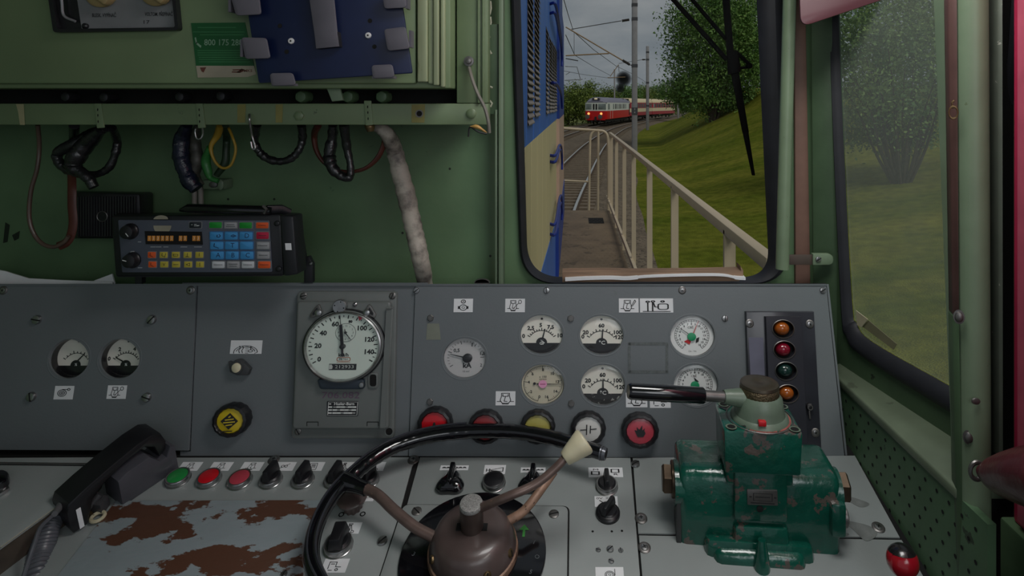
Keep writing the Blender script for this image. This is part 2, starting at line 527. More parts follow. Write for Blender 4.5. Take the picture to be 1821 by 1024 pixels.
# upright behind the side window: brown edge strip, green half-round cover, bolts, ring
pil = thing('window_post', 'wide pale green upright post with bolts to the right of the side window', 'post', P(1728, 1060, .88))
b = MB(GREEN_L)
ptsA = []
for (px0, px1, nY) in ((1706, 1757, 0),):
    for k in range(9):
        t = k / 8
        ang = PI * t
        ptsA.append((t, math.sin(ang) ** .5 * .016))
top, bot = -220, 1090
ra = [b.v(P(1703 + (1756 - 1703) * t, top, .885) + Vector((0, -d, 0))) for t, d in ptsA]
rb = [b.v(P(1713 + (1762 - 1713) * t, bot, .885) + Vector((0, -d, 0))) for t, d in ptsA]
for k in range(8): b.face([ra[k], ra[k + 1], rb[k + 1], rb[k]])
ca = [b.v(P(1703 if t == 0 else 1756, top, .885) + Vector((0, .07, 0))) for t in (0, 1)]
cb = [b.v(P(1713 if t == 0 else 1762, bot, .885) + Vector((0, .012, 0))) for t in (0, 1)]
b.face([ra[0], rb[0], cb[0], ca[0]]); b.face([ra[-1], rb[-1], cb[1], ca[1]]); b.face([ca[0], ca[1], cb[1], cb[0]])
b.build('cover', pil)
b = MB(mat('brown_window_strip', (88, 62, 58), .5, var=.15, chip=(60, 46, 44), chip_at=.66))
a = [P(1682, top, .895), P(1701, top, .884), P(1706, 560, .884), P(1694, 560, .895)]
b.hexa(a, [p + Vector((.006, .02, 0)) for p in a], .002)
b.use(GREEN_D)
a = [P(1693, 560, .895), P(1706, 560, .884), P(1716, bot, .884), P(1704, bot, .895)]
b.hexa(a, [p + Vector((.006, .02, 0)) for p in a], .002)
b.build('edge_strip', pil)['label'] = 'brown painted edge strip'
for (x, y) in ((1705, 563), (1722, 777)):
    b = MB(STEEL); Fp = Frame(P(x, y, .878), (1, -.35, 0), (0, 0, 1)); b.at(Fp.m(x, y, 10, 12))
    b.lathe([(1.05, 0), (1.05, .2), (.8, .22), (.7, .6), (.4, .8)], 16); b.build('bolt', pil)
b = MB(BRASS); Fp = Frame(P(1693, 200, .879), (1, -.35, 0), (0, 0, 1)); b.at(Fp.m(1694, 200, 8, 11, lift=.002))
b.tube([(math.cos(t * .52), math.sin(t * .52), .3) for t in range(12)], .2, 8, True); b.tube([(0, .7, 0), (-.3, 1.6, .2), (.2, 1.9, .2)], .22); b.build('ring_catch', pil)
for (x, y) in ((1735, 713),):
    b = MB(STEEL); Fp = Frame(P(x, y, .868), (1, 0, 0), (0, 0, 1)); b.at(Fp.m(x, y, 8, 6)); b.lathe([(1, 0), (.9, .3), (.3, .4)], 14); b.build('rivet', pil)

# door side: dark slot, narrow grey-green rail, red door edge
b = MB(VOID); a = [P(1752, -220, .90), P(1812, -220, .90), P(1812, 1100, .90), P(1752, 1100, .90)]
b.hexa(a, [p + Vector((.0, .02, 0)) for p in a]); struct(b.build('trim_3'))
b = MB(mat('scuffed_grey_green', (92, 98, 88), .4, .2, chip=(150, 150, 140), chip_at=.66, chip_scale=50))
a = [P(1773, -220, .875), P(1783, -220, .87), P(1784, 812, .87), P(1777, 812, .875)]
b.hexa(a, [p + Vector((0, .02, 0)) for p in a], .001); struct(b.build('trim_4'))
DR = mat('dark_red_door_paint', (178, 44, 78), .45, var=.12, scale=8, chip=(120, 50, 66), chip_at=.68, bump=.1)
b = MB(DR); zt, zb = EYE + .5, EYE - .58
b.box(.612, .65, .45, .862, zb, zt, .004)
b.use(mat('faded_rose_paint', (200, 92, 116), .5, var=.1, chip=(150, 54, 80), chip_at=.66)); b.box(.606, .613, .45, .846, zb + .01, zt, .002)
struct(b.build('door_1'))
# lower side wall by the door
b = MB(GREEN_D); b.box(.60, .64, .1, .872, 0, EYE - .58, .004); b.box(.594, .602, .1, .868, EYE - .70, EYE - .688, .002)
b.use(mat('rust_streak', (92, 62, 44), .7, var=.3)); b.box(.5545, .561, .862, .872, EYE - .86, EYE - .70)
struct(b.build('wall_right_lower'))
# floor, roof
b = MB(mat('dark_cab_floor', (60, 62, 60), .6)); b.box(-1.4, .66, -1.5, 1.4, -.05, 0); struct(b.build('floor'))
b = MB(GREEN_L); b.box(-1.4, .74, -.6, 1.40, EYE + .62, EYE + .66); struct(b.build('ceiling'))
b = MB(GREEN); b.box(-1.42, -1.38, -.2, 1.36, 0, EYE + .62); struct(b.build('wall_left'))

# grab bar in the corner with its flat bracket
gb = thing('grab_bar', 'chipped pale green vertical grab bar at the right edge of the windscreen', 'handrail', P(1391, 478, 1.27))
b = MB(mat('chipped_pale_green', (112, 130, 104), .38, var=.08, chip=(84, 76, 62), chip_at=.66, chip_scale=45))
b.tube([P(1406, -190, 1.285), P(1404, 0, 1.28), P(1397, 250, 1.272), P(1391, 478, 1.265)], [.0135, .0135, .0133, .0133], 16); b.build('tube', gb)
b = MB(mat('bare_brown_steel', (96, 84, 78), .45, .4))
a = [P(1396, 453, 1.285), P(1452, 453, 1.30), P(1452, 471, 1.30), P(1396, 471, 1.285)]
b.hexa(a, [p + Vector((0, .004, 0)) for p in a], .001); b.build('bracket', gb)
b = MB(GREEN_L); Fb = Frame(P(1460, 461, 1.294), (1, 0, 0), (0, 0, 1))
b.at(Fb.mat()).prism(rounded(fuv([(1446, 452), (1482, 452), (1482, 471), (1446, 471)], Fb), [.0, .011, .011, 0], 6), -.012, 0, .001); b.build('lug', gb)
b = MB(CHROME); b.at(Fb.m(1455, 461, 5.2, lift=.0005)); b.lathe([(1, 0), (.9, .35), (.6, .45)], 16); b.use(VOID); b.strip([(-.8, -.5), (.8, .5)], .3, .47); b.build('screw', gb)

# tinted sun visor hanging down at the top
vis = thing('sun_visor', 'translucent pinkish red sun visor corner hanging at the top between the windows', 'visor', P(1480, 0, 1.19))
b = MB(mat('rose_plastic_sheet', (88, 47, 54), .4, var=.08, scale=5, coat=.2)); Fv = Frame(P(1480, 20, 1.19), (1, 0, 0), (0, .15, 1))
b.at(Fv.mat()).prism(rounded(fuv([(1415, -200), (1423, 49), (1575, -2), (1900, -110), (1900, -200)], Fv), [0, .022, .02, 0, 0], 6), 0, .004, .001)
b.build('sheet', vis)

# red-brown leather armrest on a ring at the post
arm = thing('armrest', 'dark red padded leather armrest tapering to a metal ring on the post', 'armrest', P(1780, 860, .78))
b = MB(mat('dark_red_leather', (84, 26, 36), .35, var=.25, scale=20, bump=.25, bump_scale=70, coat=.15))
pts = [P(1741, 836, .845), P(1758, 843, .832), P(1775, 846, .815), P(1800, 848, .79), P(1835, 850, .75), P(1880, 856, .71), P(1930, 864, .67)]
b.tube(smooth_path(pts, 6), [(.006 + .034 * min(1, (k / 30.0)) ** .8) * (1 if k < 32 else math.sqrt(max(.02, 1 - ((k - 31) / 5.2) ** 2))) for k in range(37)], 18, flat=1.0); b.build('pad', arm)
b = MB(STEEL); Fp = Frame(P(1733, 834, .856), (1, 0, 0), (0, 0, 1)); b.at(Fp.m(1734, 834, 12, 15, lift=.004))
b.tube([(math.cos(t * PI / 10), math.sin(t * PI / 10), 0) for t in range(20)], .3, 8, True); b.build('ring', arm)

# ---------------------------------------------------------------- cable beam, cabinet
bm_ = thing('cable_beam', 'long horizontal green steel beam below the overhead cabinet, above the cables', 'beam', P(430, 222, 1.12))
FB = Frame((0, 1.12, EYE), (1, 0, 0), (0, 0, 1))
def fpx(fr, x0, y0, x1, y1):
    a, c = fr.uv(x0, y1), fr.uv(x1, y0)
    return a[0], c[0], a[1], c[1]
BEAM = mat('beam_green_paint', (104, 122, 90), .42, var=.12, scale=8, chip=(72, 86, 64), chip_at=.67, chip_scale=24, bump=.06)
b = MB(BEAM, FB.mat())
x0, x1, z0, z1 = fpx(FB, -140, 184, 868, 222); b.box(x0, x1, z0, z1, -.03, 0, .002)
b.build('rail', bm_)
ub_ = thing('beam_upright', 'vertical green steel upright joining the right end of the cable beam', 'beam', P(840, 184, 1.12))
b = MB(BEAM, FB.mat()); x0, x1, z0, z1 = fpx(FB, 812, -200, 868, 183.5); b.box(x0, x1, z0, z1, -.03, .0005, .002); b.build('upright', ub_)
b = MB(BEAM, FB.mat())
for xx in (853, 861): 
    b = MB(BEAM, FB.mat()); x0, x1, z0, z1 = fpx(FB, xx - 3, -200, xx + 1, 183); b.box(x0, x1, z0, z1, 0, .006, .001); b.build('edge_rib', ub_)
YP = mat('old_yellow_paint', (122, 118, 66), .55, var=.15)
CP = mat('bare_cream_patch', (150, 146, 112), .6, var=.15)
b = MB(CP, FB.mat()); b.poly([(*FB.uv(*p), .0008) for p in ((29, 185), (43, 185), (45, 222), (36, 222), (33, 200))]); b.build('paint_patch', bm_)
for xx, w_ in ((430, 15), (497, 13), (744, 24)):
    b = MB(YP, FB.mat()); b.poly([(*FB.uv(*p), .0008) for p in ((xx - w_ / 2, 186), (xx + w_ / 2, 185), (xx + w_ / 2 - 1, 218), (xx - w_ / 2, 218))])
    if w_ == 24:
        b.use(VOID); b.at(FB.m(746, 202, 5, lift=.001)).disc(1); b.use(STEEL).at(FB.m(746, 202, 7, lift=.001)).ring(.7, 1.0, .05)
    b.build('yellow_paint_patch', bm_)
for (x, y) in ((532, 206), (838, 202)):
    b = MB(BEAM, FB.m(x, y, 9, lift=0)); b.lathe([(1, 0), (1, .3), (.7, .5), (.3, .55)], 6 if x < 600 else 18); b.build('bolt', bm_)
for (x, y, tilt) in ((176, 205, 5), (356, 205, 4), (655, 200, 0)):
    b = MB(BEAM, FB.m(x, y, 8, 20, rot=0, lift=0)); b.prism(rounded([(-.9, 1.05), (.7, 1.05), (1.1 + tilt * .05, -1.1), (-.5 + tilt * .05, -1.15)], .15), 0, .3, .05)
    b.use(VOID)
    for yy in (.5, 0, -.55): b.disc(.13, .32, (0 + .1 * (0 - yy), yy), seg=10)
    b.build('strap', bm_)
# recess behind the beam, its shade put in as a black box; terminal knobs
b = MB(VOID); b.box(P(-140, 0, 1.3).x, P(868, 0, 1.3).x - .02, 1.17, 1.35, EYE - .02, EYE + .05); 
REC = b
for k, (x, y) in enumerate(((120, 172), (188, 173), (322, 172), (395, 171), (537, 172), (680, 172), (620, 172))):
    b = MB(GREEN_D if k > 3 else BLACK, Frame(P(x, y, 1.13), (1, 0, 0), (0, 0, 1)).m(x, y, 11 if k > 3 else 9))
    b.lathe([(1, -2), (1, .2), (.8, .6), (.5, .7)], 12, wob=lambda q: 1 + .06 * (q % 2)); b.build('terminal_knob', bm_)
b = MB(GREEN_L, Frame(P(597, 168, 1.10), (1, 0, 0), (0, .1, 1)).mat()); Fl = Frame(P(597, 168, 1.10), (1, 0, 0), (0, .1, 1))
b.prism(fuv([(574, 150), (602, 148), (610, 178), (590, 180), (582, 160)], Fl), -.006, 0, .001); b.build('latch_tab', bm_)

_ = 0
cab = thing('overhead_cabinet', 'large green painted overhead cabinet filling the upper left', 'cabinet', P(370, 157, 1.2))
FC = Frame((0, 1.075, EYE), (1, 0, 0), (0, 0, 1))
b = MB(GREEN_CAB, FC.mat())
x0, x1, z0, z1 = fpx(FC, -160, -230, 800, 157); b.box(x0, x1, z0, z1, -.2, -.006, .003)
b.build('body', cab)
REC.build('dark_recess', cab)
b = MB(GREEN_CAB, FC.mat()); x0, x1, z0, z1 = fpx(FC, -160, -230, 741, 149); b.box(x0, x1, z0, z1, -.01, .006, .004); b.build('door', cab)
b = MB(mat('moulding_green', (140, 150, 118), .38, var=.12, scale=12, chip=(112, 118, 88), chip_at=.66, chip_scale=18, stretch=(6, 1, .6)), FC.mat())
for (xa, xb, h) in ((744, 762, .010), (762, 772, .004), (772, 782, .009), (784, 792, .005)):
    x0, x1, z0, z1 = fpx(FC, xa, -230, xb, 141 + (xb - 744) * .3); b.box(x0, x1, z0, z1, -.006, h, .0025, 3)
b.build('moulding', cab)

# switch box let into the cabinet
sb = thing('switch_box', 'black framed switch box with grey plate at the top left of the cabinet', 'switch box', P(210, 57, 1.06))
F2 = FC.lift(.006)
b = MB(BLACK, F2.mat()); b.sheet([rounded(fuv([(84, -80), (105, 59), (325, 55), (312, -80)], F2), .006), rounded(fuv([(92, -76), (112, 53), (319, 50), (306, -76)], F2), .004)], 0, .012); b.build('frame', sb)
b = MB(mat('grey_switch_plate', (118, 120, 122), .5, var=.08), F2.mat()); b.poly([(*F2.uv(*p), .003) for p in ((128, -78), (148, 55), (320, 51), (307, -78))])
b.use(INK); b.at(F2.m(188, 28, 27, 4, lift=.0036)).text('BLESK. VYPÍNAČ', 2.3, sx=.095, bold=.03); b.at(F2.m(285, 26, 30, 4, lift=.0036)).text('VOLTOM. PŘEPÍNAČ', 2.3, sx=.078, bold=.03)
b.at(F2.m(262, 40, 6, 4, lift=.0036)).text('17', 2.2)
b.build('plate', sb)
b = MB(BLACK, F2.mat()); b.poly([(*F2.uv(*p), .002) for p in ((90, -78), (110, 55), (148, 55), (128, -78))])
b.use(mat('wire_grey', (150, 150, 155), .4, .5)).at(Matrix.Identity(4)).tube(smooth_path([P(106, -40, 1.06), P(110, 5, 1.06), P(114, 28, 1.06), P(134, 38, 1.06)], 6), .0022, 8)
b.use(BLACK).at(F2.m(156, 47, 5)).lathe([(1, 0), (1, 1.5), (.5, 2)], 14)
b.build('dark_inset', sb)
for (x, y) in ((184, -10), (282, -12)):
    b = MB(mat('old_cream_knob', (150, 132, 92), .4, var=.12), F2.m(x, y, 27, 24, lift=.003)); b.lathe([(1, 0), (1, .2), (.85, .32), (.5, .36)], 24)
    b.at(F2.m(x, y, 27, 24, lift=.003) @ Matrix.Rotation(R(-40), 4, 'Z')).box(-.2, 1.15, -.28, .28, .2, .8, .1)
    b.build('knob', sb)

# green phone-number notice, partly behind the blue tablet holder
nt = None
F3 = FC.lift(.0066)
b = MB(mat('green_notice', (20, 86, 42), .5, var=.06), F3.mat())
b.prism(fuv([(340, 41), (436, 40), (452, 117), (349, 117)], F3), 0, .0006)
b.use(mat('notice_cream', (158, 150, 132), .55, var=.06)); b.prism(fuv([(349, 117), (452, 117), (456, 132), (440, 137), (352, 138)], F3), 0, .0006)
b.use(mat('notice_lettering', (126, 158, 132), .6))
b.at(F3.m(393, 76, 40, 9, lift=.0009)).text('800 175 288', 1.7, .12, 0, sx=.2, bold=.02)
b.at(F3.m(353, 75, 5, 8, lift=.0009)).strip([(-1, .9), (-.6, -.2), (.9, -1)], .5)
b.use(mat('notice_small_print', (56, 116, 72), .6))
for y, xa, xb in ((49, 352, 420), (57, 344, 436), (62, 356, 434), (90, 352, 428), (94, 352, 440), (98, 352, 440), (102, 354, 443), (106, 354, 443), (110, 354, 446)):
    b.at(F3.mat()); u0, v0 = F3.uv(xa, y); u1, _ = F3.uv(xb, y); b.rect(u0, u1, v0 - .0007, v0 + .0007, .001)
b.use(mat('notice_logo_ink', (96, 52, 42), .6)); b.at(F3.m(430, 126, 15, 4, lift=.0009)).strip([(-1, -.5), (-.3, -.6), (.1, .5), (-.9, .4)], .5); b.text('ČMKS', 1.6, .55, 0, sx=.35, bold=.03)
b.at(F3.m(362, 124, 6, 5, lift=.0009)).poly([(-1, .8, 0), (.9, .9, 0), (.1, -1, 0), (-.5, -.6, 0)])
tag(b.build('notice'), 'green notice with a white phone number on the cabinet door', 'notice')

# blue tablet holder with grey clips
th = thing('tablet_holder', 'dark blue metal tablet holder plate with grey clips on the cabinet', 'holder', P(590, 147, 1.03))
F4 = Frame(P(590, 60, 1.035), (1, 0, 0), (0, 0, 1))
b = MB(mat('dark_blue_enamel', (13, 26, 62), .4, var=.1), F4.mat())
b.prism(rounded(fuv([(418, -90), (437, 0), (460, 148), (733, 130), (714, 0), (703, -90)], F4), [0, 0, .004, .004, 0, 0]), -.005, 0, .001)
b.use(VOID)
for (x, y) in ((498, 46), (510, 92), (658, 37), (666, 83)): b.at(F4.m(x, y, 4, lift=.0006)).disc(1, seg=12)
b.build('plate', th)
GC = mat('grey_clip', (88, 86, 94), .42, var=.08)
for q in ([(416, -12), (467, -12), (472, 28), (428, 30)], [(437, 68), (481, 69), (488, 105), (444, 106)], [(487, 131), (527, 130), (533, 152), (490, 153)], [(684, -12), (724, -12), (727, 16), (688, 18)],
          [(687, 54), (725, 49), (733, 88), (694, 92)], [(665, 117), (702, 115), (706, 138), (668, 140)]):
    b = MB(GC, F4.mat()); u = fuv(q, F4); b.prism(rounded(u, .006), .012, .015, .001)
    c0 = ((u[0][0] + u[1][0]) / 2, (u[0][1] + u[1][1]) / 2)
    side = -1 if q[0][0] < 480 else 1
    cx_ = sum(p[0] for p in u) / 4; cy_ = sum(p[1] for p in u) / 4
    if q[0][1] > 110: b.box(cx_ - .018, cx_ + .018, min(p[1] for p in u) , min(p[1] for p in u) + .004, -.003, .0135)
    else:
        xe = min(p[0] for p in u) if side < 0 else max(p[0] for p in u)
        b.box(xe - .002, xe + .002, cy_ - .014, cy_ + .014, -.003, .0135)
    b.build('clip', th)
b = MB(GC, F4.mat()); u = fuv([(553, -90), (590, -90), (605, 62), (608, 84), (568, 88), (565, 62), (556, 0)], F4); b.prism(u, .010, .014, .001)
b.use(BLACK); u = fuv([(564, 62), (606, 58), (609, 84), (570, 88)], F4); b.prism(u, 0, .012, .001)
b.build('strap', th)
for (x, y) in ((518, 73), (655, 63)):
    b = MB(mat('white_rivet', (205, 205, 205), .4), F4.m(x, y, 5.5)); b.lathe([(1, 0), (.9, .4), (.3, .5)], 16); b.use(VOID).disc(.3, .52, seg=10); b.build('rivet', th)

# strip of cable trunking at the window edge, with wire ends poking out
tr = thing('cable_trunking', 'narrow green vertical cable trunking beside the left edge of the windscreen', 'trunking', P(888, 500, 1.33))
FT = Frame(P(880, 200, 1.30), (1, 0, 0), (0, 0, 1))
b = MB(GREEN_L, FT.mat()); x0, x1, z0, z1 = fpx(FT, 887, -200, 895, 512); b.box(x0, x1, z0, z1, -.03, .004, .0015)
x0, x1, z0, z1 = fpx(FT, 880, 195, 884, 512); b.box(x0, x1, z0, z1, -.03, -.002, .001); b.build('channel', tr)
b = MB(GREEN_D, FT.mat()); x0, x1, z0, z1 = fpx(FT, 862, 42, 888, 203); b.box(x0, x1, z0, z1, -.02, -.006, .001); b.build('cover_plate', tr)
b = MB(mat('pale_putty', (170, 172, 150), .6))
for q in ([(858, 70), (868, 86), (874, 96)], [(866, 55), (871, 66), (864, 72)], [(862, 143), (866, 152), (876, 156)], [(870, 178), (875, 184), (872, 190)], [(872, 2), (873, 14), (871, 26)], [(872, 30), (873, 40), (872, 44)]):
    b.tube([P(x, y, 1.285) for x, y in q], .0022, 6)
b.build('clip', tr)

# ================================================================ CABLES UNDER THE BEAM, WALL UNITS
def cable(name, label, path, Y, r, m, seg=10, n=7, wob=0, cat='cable', group=None, flat=1.0, extra=None, up=None, mg=None):
    pts = [P(p[0], p[1], p[2] if len(p) > 2 else Y) for p in path]
    sp = smooth_path(pts, n)
    rs = r if isinstance(r, list) else [r] * len(sp)
    if isinstance(r, list):
        rs = [r[min(len(r) - 1, int(i / (len(sp) - 1) * (len(r) - 1)))] * (1 - (i / (len(sp) - 1) * (len(r) - 1)) % 1) + r[min(len(r) - 1, int(i / (len(sp) - 1) * (len(r) - 1)) + 1)] * ((i / (len(sp) - 1) * (len(r) - 1)) % 1) for i in range(len(sp))]
    if wob: rs = [q * (1 + wob * mnoise.noise(Vector((i * .37, len(path), Y)) * 1.7)) for i, q in enumerate(rs)]
    b = MB(m); b.tube(sp, rs, seg, flat=flat, up=up)
    if extra: extra(b)
    o = b.build(name, loc=None)
    return tag(o, label, cat, group)
TAPE = mat('black_tape_wrap', (30, 30, 32), .28, var=.5, scale=90, bump=.5, bump_scale=120, coat=.3)
TAPEB = mat('blue_black_tape_wrap', (24, 28, 46), .3, var=.5, scale=70, chip=(110, 112, 112), chip_at=.66, chip_scale=60, bump=.5, bump_scale=100)
BRN = mat('brown_rubber_hose', (88, 72, 62), .35, var=.2, coat=.3)
RBR = mat('red_brown_strap', (84, 42, 32), .45, var=.2)
YELC = mat('yellow_wire', (160, 130, 44), .45, var=.1)
GRNC = mat('green_wire', (44, 110, 50), .45, var=.15)
WRAP = mat('dirty_white_wrapping', (176, 168, 156), .6, var=.2, scale=16, chip=(84, 76, 72), chip_at=.48, chip_scale=13, bump=.7, bump_scale=25, soft=.16)
YC = 1.24
cable('hose', 'thin brown hose looping down the green wall at far left', [(67, 222, 1.22), (70, 260), (66, 300), (55, 340), (52, 385), (60, 415), (75, 433), (95, 439), (113, 431), (122, 420)], YC, .004, BRN, cat='hose')
cable('strap', 'flat red brown strap hanging beside the black ribbed loudspeaker', [(127, 300, 1.23), (128, 330), (128, 365), (130, 395), (126, 418), (118, 431), (104, 438)], 1.25, .0085, RBR, flat=.35, cat='strap', up=(1, 0, 0))
cable('cable_loop', 'thick black taped cable loop hanging at far left below the beam', [(190, 226, 1.2), (160, 240), (128, 258), (103, 272), (106, 290), (124, 303), (150, 310), (175, 309), (195, 296), (206, 270), (208, 250), (200, 228, 1.2)], YC, [.009, .011, .012, .010, .009, .010, .008, .007, .008, .008, .008, .007], TAPE, wob=.2, group=None)
cable('cable_bundle', 'black cable bundle hanging diagonally inside the far left cable loop', [(180, 230, 1.2), (158, 252), (138, 275), (130, 296), (142, 304), (158, 318), (167, 333)], 1.22, [.010, .016, .018, .015, .010, .010, .009], TAPE, wob=.2, cat='cable')
cable('dark_cable', 'short dark cable stub hanging straight behind the far left loop', [(132, 222, 1.2), (132, 240), (133, 262)], 1.27, .009, BLACK)
cable('wrapped_cable', 'blue black taped cable bundle with pale flakes hanging above the radio', [(333, 222, 1.2), (324, 245), (322, 275), (328, 300), (338, 322), (350, 336)], 1.22, [.010, .014, .015, .014, .015, .012], TAPEB, wob=.2)
cable('thin_cable', 'grey cable hanging straight between the blue black bundle and the green wire', [(352, 222, 1.2), (347, 250), (350, 285), (346, 310), (356, 330)], 1.235, [.006, .010, .013, .010, .008], mat('dark_grey_sleeve', (58, 58, 52), .5, var=.5, scale=60), wob=.15)
cable('yellow_wire', 'yellow wire loop hanging above the radio unit', [(392, 222, 1.2), (387, 240), (376, 258), (377, 275), (386, 292), (398, 299), (410, 294), (417, 278), (419, 262), (414, 245), (407, 228, 1.2)], 1.22, [.007, .007, .0045, .003, .0026, .0026, .0026, .0026, .0026, .0026, .0026], YELC, cat='wire')
cable('green_wire', 'green wire ending at a small connector above the radio', [(374, 262, 1.225), (366, 285), (370, 305), (374, 316), (388, 322)], 1.235, [.007, .009, .008, .005, .005], GRNC, cat='wire')
cable('dark_green_cable', 'dark green cable hanging inside the yellow wire loop', [(401, 222, 1.2), (403, 245), (402, 268), (400, 290), (385, 312)], 1.26, [.006, .007, .007, .008, .006], mat('dark_green_sleeve', (36, 56, 36), .5, var=.3))
# small connector on the wall + two grey conduits down to the radio
cn = thing('connector', 'small grey green cable connector on the wall below the green wire', 'connector', P(378, 336, 1.33))
b = MB(GREEN_L); FWc = Frame(P(380, 328, 1.325), (1, 0, 0), (0, 0, 1)); x0, x1, z0, z1 = fpx(FWc, 360, 320, 399, 337); b.at(FWc.mat()).box(x0, x1, z0, z1, -.035, 0, .003); b.build('body', cn)
b = MB(STEEL, FWc.m(380, 328, 8, 6)); b.lathe([(1, 0), (.9, .3), (.5, .4)], 14); b.build('screw', cn)
b = MB(GREEN_L, FWc.m(395, 328, 5, 9)); b.lathe([(1, 0), (1, 1), (.8, 1.2)], 12, wob=lambda k: 1 + .08 * (k % 2)); b.build('gland', cn)
cable('conduit', 'left of two pale grey conduits running down behind the radio', [(346, 330), (346, 352), (346, 380), (348, 420)], 1.345, .0055, mat('grey_conduit', (140, 136, 128), .5), cat='conduit')
cable('conduit', 'right of two pale grey conduits running down behind the radio', [(357, 330), (357, 352), (358, 380), (359, 420)], 1.345, .0055, MATS['grey_conduit'], cat='conduit')
cable('wire_hook', 'bent silver wire hook in front of the cables above the radio', [(358, 218, 1.12), (361, 236), (357, 246), (350, 246), (347, 236), (348, 229)], 1.13, .0017, CHROME, cat='hook')
cable('wire_hook', 'long silver wire hook holding the single black cable loop', [(444, 203, 1.115), (444, 215, 1.11), (448, 240), (454, 262), (449, 264), (446, 252)], 1.125, .0022, CHROME, cat='hook')
cable('cable_loop', 'single black taped cable loop hanging on the long wire hook', [(457, 222, 1.2), (453, 250), (461, 270), (478, 283), (500, 287), (520, 280), (533, 264), (538, 245), (536, 222, 1.2)], 1.22, .0075, TAPE, wob=.35)
cable('cable_loop', 'red brown cable loop hanging below the middle of the beam', [(566, 222, 1.2), (559, 240), (563, 268), (578, 291), (600, 303), (628, 305), (652, 298), (672, 280), (683, 255), (684, 236, 1.22)], 1.235, [.009, .009, .007, .005, .005, .005, .005, .006, .006, .006], RBR, flat=.7)
cable('cable_loop', 'dark grey taped cable loop hanging inside the red brown loop', [(592, 222, 1.2), (591, 245), (586, 275), (591, 298), (607, 313), (622, 314), (623, 292), (617, 262), (612, 222, 1.2)], 1.215, [.008, .010, .012, .011, .009, .008, .007, .008, .009], TAPE, wob=.3)
cable('wrapped_hose', 'thick dirty white wrapped hose bending down from the beam to the console', [(660, 226, 1.21), (676, 229, 1.21), (690, 240, 1.22), (701, 265), (710, 300), (722, 345), (732, 390), (740, 425), (748, 462), (755, 500, 1.30), (758, 560, 1.33)], 1.25,
      [.006, .011, .015, .0165, .0175, .018, .018, .018, .017, .0165, .016], WRAP, seg=16, wob=.16, cat='hose')
cable('small_gland', 'small brass cable gland under the beam beside the wrapped hose', [(655, 218), (658, 226), (659, 234)], 1.14, [.008, .009, .006], BRASS, cat='gland')
# loose wire at the right end of the beam
lw = thing('loose_wire', 'loose grey wire with a ring terminal hanging at the right end of the beam', 'wire', P(850, 236, 1.1))
b = MB(mat('grey_wire', (112, 108, 100), .45, var=.2)); b.tube(smooth_path([P(834, 120, 1.112), P(840, 142, 1.10), P(850, 168, 1.09), (P(862, 192, 1.085)), P(868, 215, 1.085), P(870, 236, 1.09)], 7), .0032, 8); b.build('lead', lw)
b = MB(STEEL, Frame(P(834, 109, 1.113), (1, 0, 0), (0, 0, 1)).m(834, 109, 9)); b.lathe([(1, 0), (1, .4), (.6, .45), (.5, .9), (.2, 1)], 16); b.build('ring_terminal', lw)
b = MB(mat('yellow_sleeve', (178, 138, 74), .5)); b.tube(smooth_path([P(836, 225, 1.09), P(850, 226, 1.088), P(866, 236, 1.09)], 6), [.001, .0015, .002, .003, .0035, .0035, .0035, .003, .0025, .002, .002, .0015, .001], 8)
b.use(BLACK).tube(smooth_path([P(833, 243, 1.09), P(836, 226, 1.09), P(850, 234, 1.088), P(866, 238, 1.09)], 6), .0016, 6); b.build('frayed_end', lw)

# loudspeaker on the wall
sp = thing('loudspeaker', 'black ribbed loudspeaker box on the green wall behind the radio', 'loudspeaker', P(200, 424, 1.34))
FS = Frame(P(200, 380, 1.285), (1, 0, 0), (0, 0, 1))
b = MB(BLACK); a = [P(137, 341, 1.285), P(248, 344, 1.285), P(252, 424, 1.285), P(138, 424, 1.285)]; c = [P(122, 339, 1.352), P(274, 341, 1.352), P(274, 420, 1.352), P(122, 424, 1.352)]
b.hexa(a, c, .006); b.build('housing', sp)
b = MB(mat('speaker_rib', (44, 44, 47), .3), FS.mat())
for k in range(22):
    x = 140 + k * 4.8; x0, x1, z0, z1 = fpx(FS, x, 349, x + 2.4, 419); b.box(x0, x1, z0, z1, 0, .004)
b.build('grille', sp)
b = MB(STEEL, FS.m(185, 384, 9, lift=.004)); b.tube([(math.cos(k * PI / 12), math.sin(k * PI / 12), .1) for k in range(24)], .1, 6, True); b.use(BLACK).disc(.9, .12); b.build('badge_ring', sp)

# ---------------------------------------------------------------- radio control unit
rd = thing('radio_unit', 'black train radio unit with coloured keys standing above the console', 'radio', P(355, 491, 1.25))
RY = 1.19
FR = Frame(P(355, 440, RY), (1, 0, -.002), (0, .05, 1))
CASE = mat('radio_case', (28, 29, 33), .4, var=.15, bump=.06, bump_scale=300)
b = MB(CASE); fr = [(197, 385), (500, 374), (527, 490), (205, 498)]
fr = [FR.hit(*p) for p in ((198, 384), (499, 381), (505, 491), (206, 493))]
bk = [FR.lift(-.105).hit(*p) for p in ((208, 378), (512, 378), (518, 484), (214, 492))]
b.hexa(fr, bk, .005); b.build('case', rd)
b = MB(mat('radio_face', (74, 80, 92), .42, var=.05), FR.lift(.0005).mat())
b.prism(rounded(fuv([(212, 391), (480, 391), (485, 483), (219, 484)], FR), .003), 0, .003, .0008)
F5 = FR.lift(.0037)
b.use(mat('radio_print', (150, 155, 160), .6))
for (x, y, w_) in ((272, 439, 9), (282, 439, 10), (295, 439, 9), (327, 439, 12), (352, 439, 14), (236, 447, 6), (249, 476, 8), (236, 398, 4), (234, 448, 5), (248, 430, 6)):
    b.at(F5.m(x, y, w_ / 2, .7)).rect(-1, 1, -1, 1)
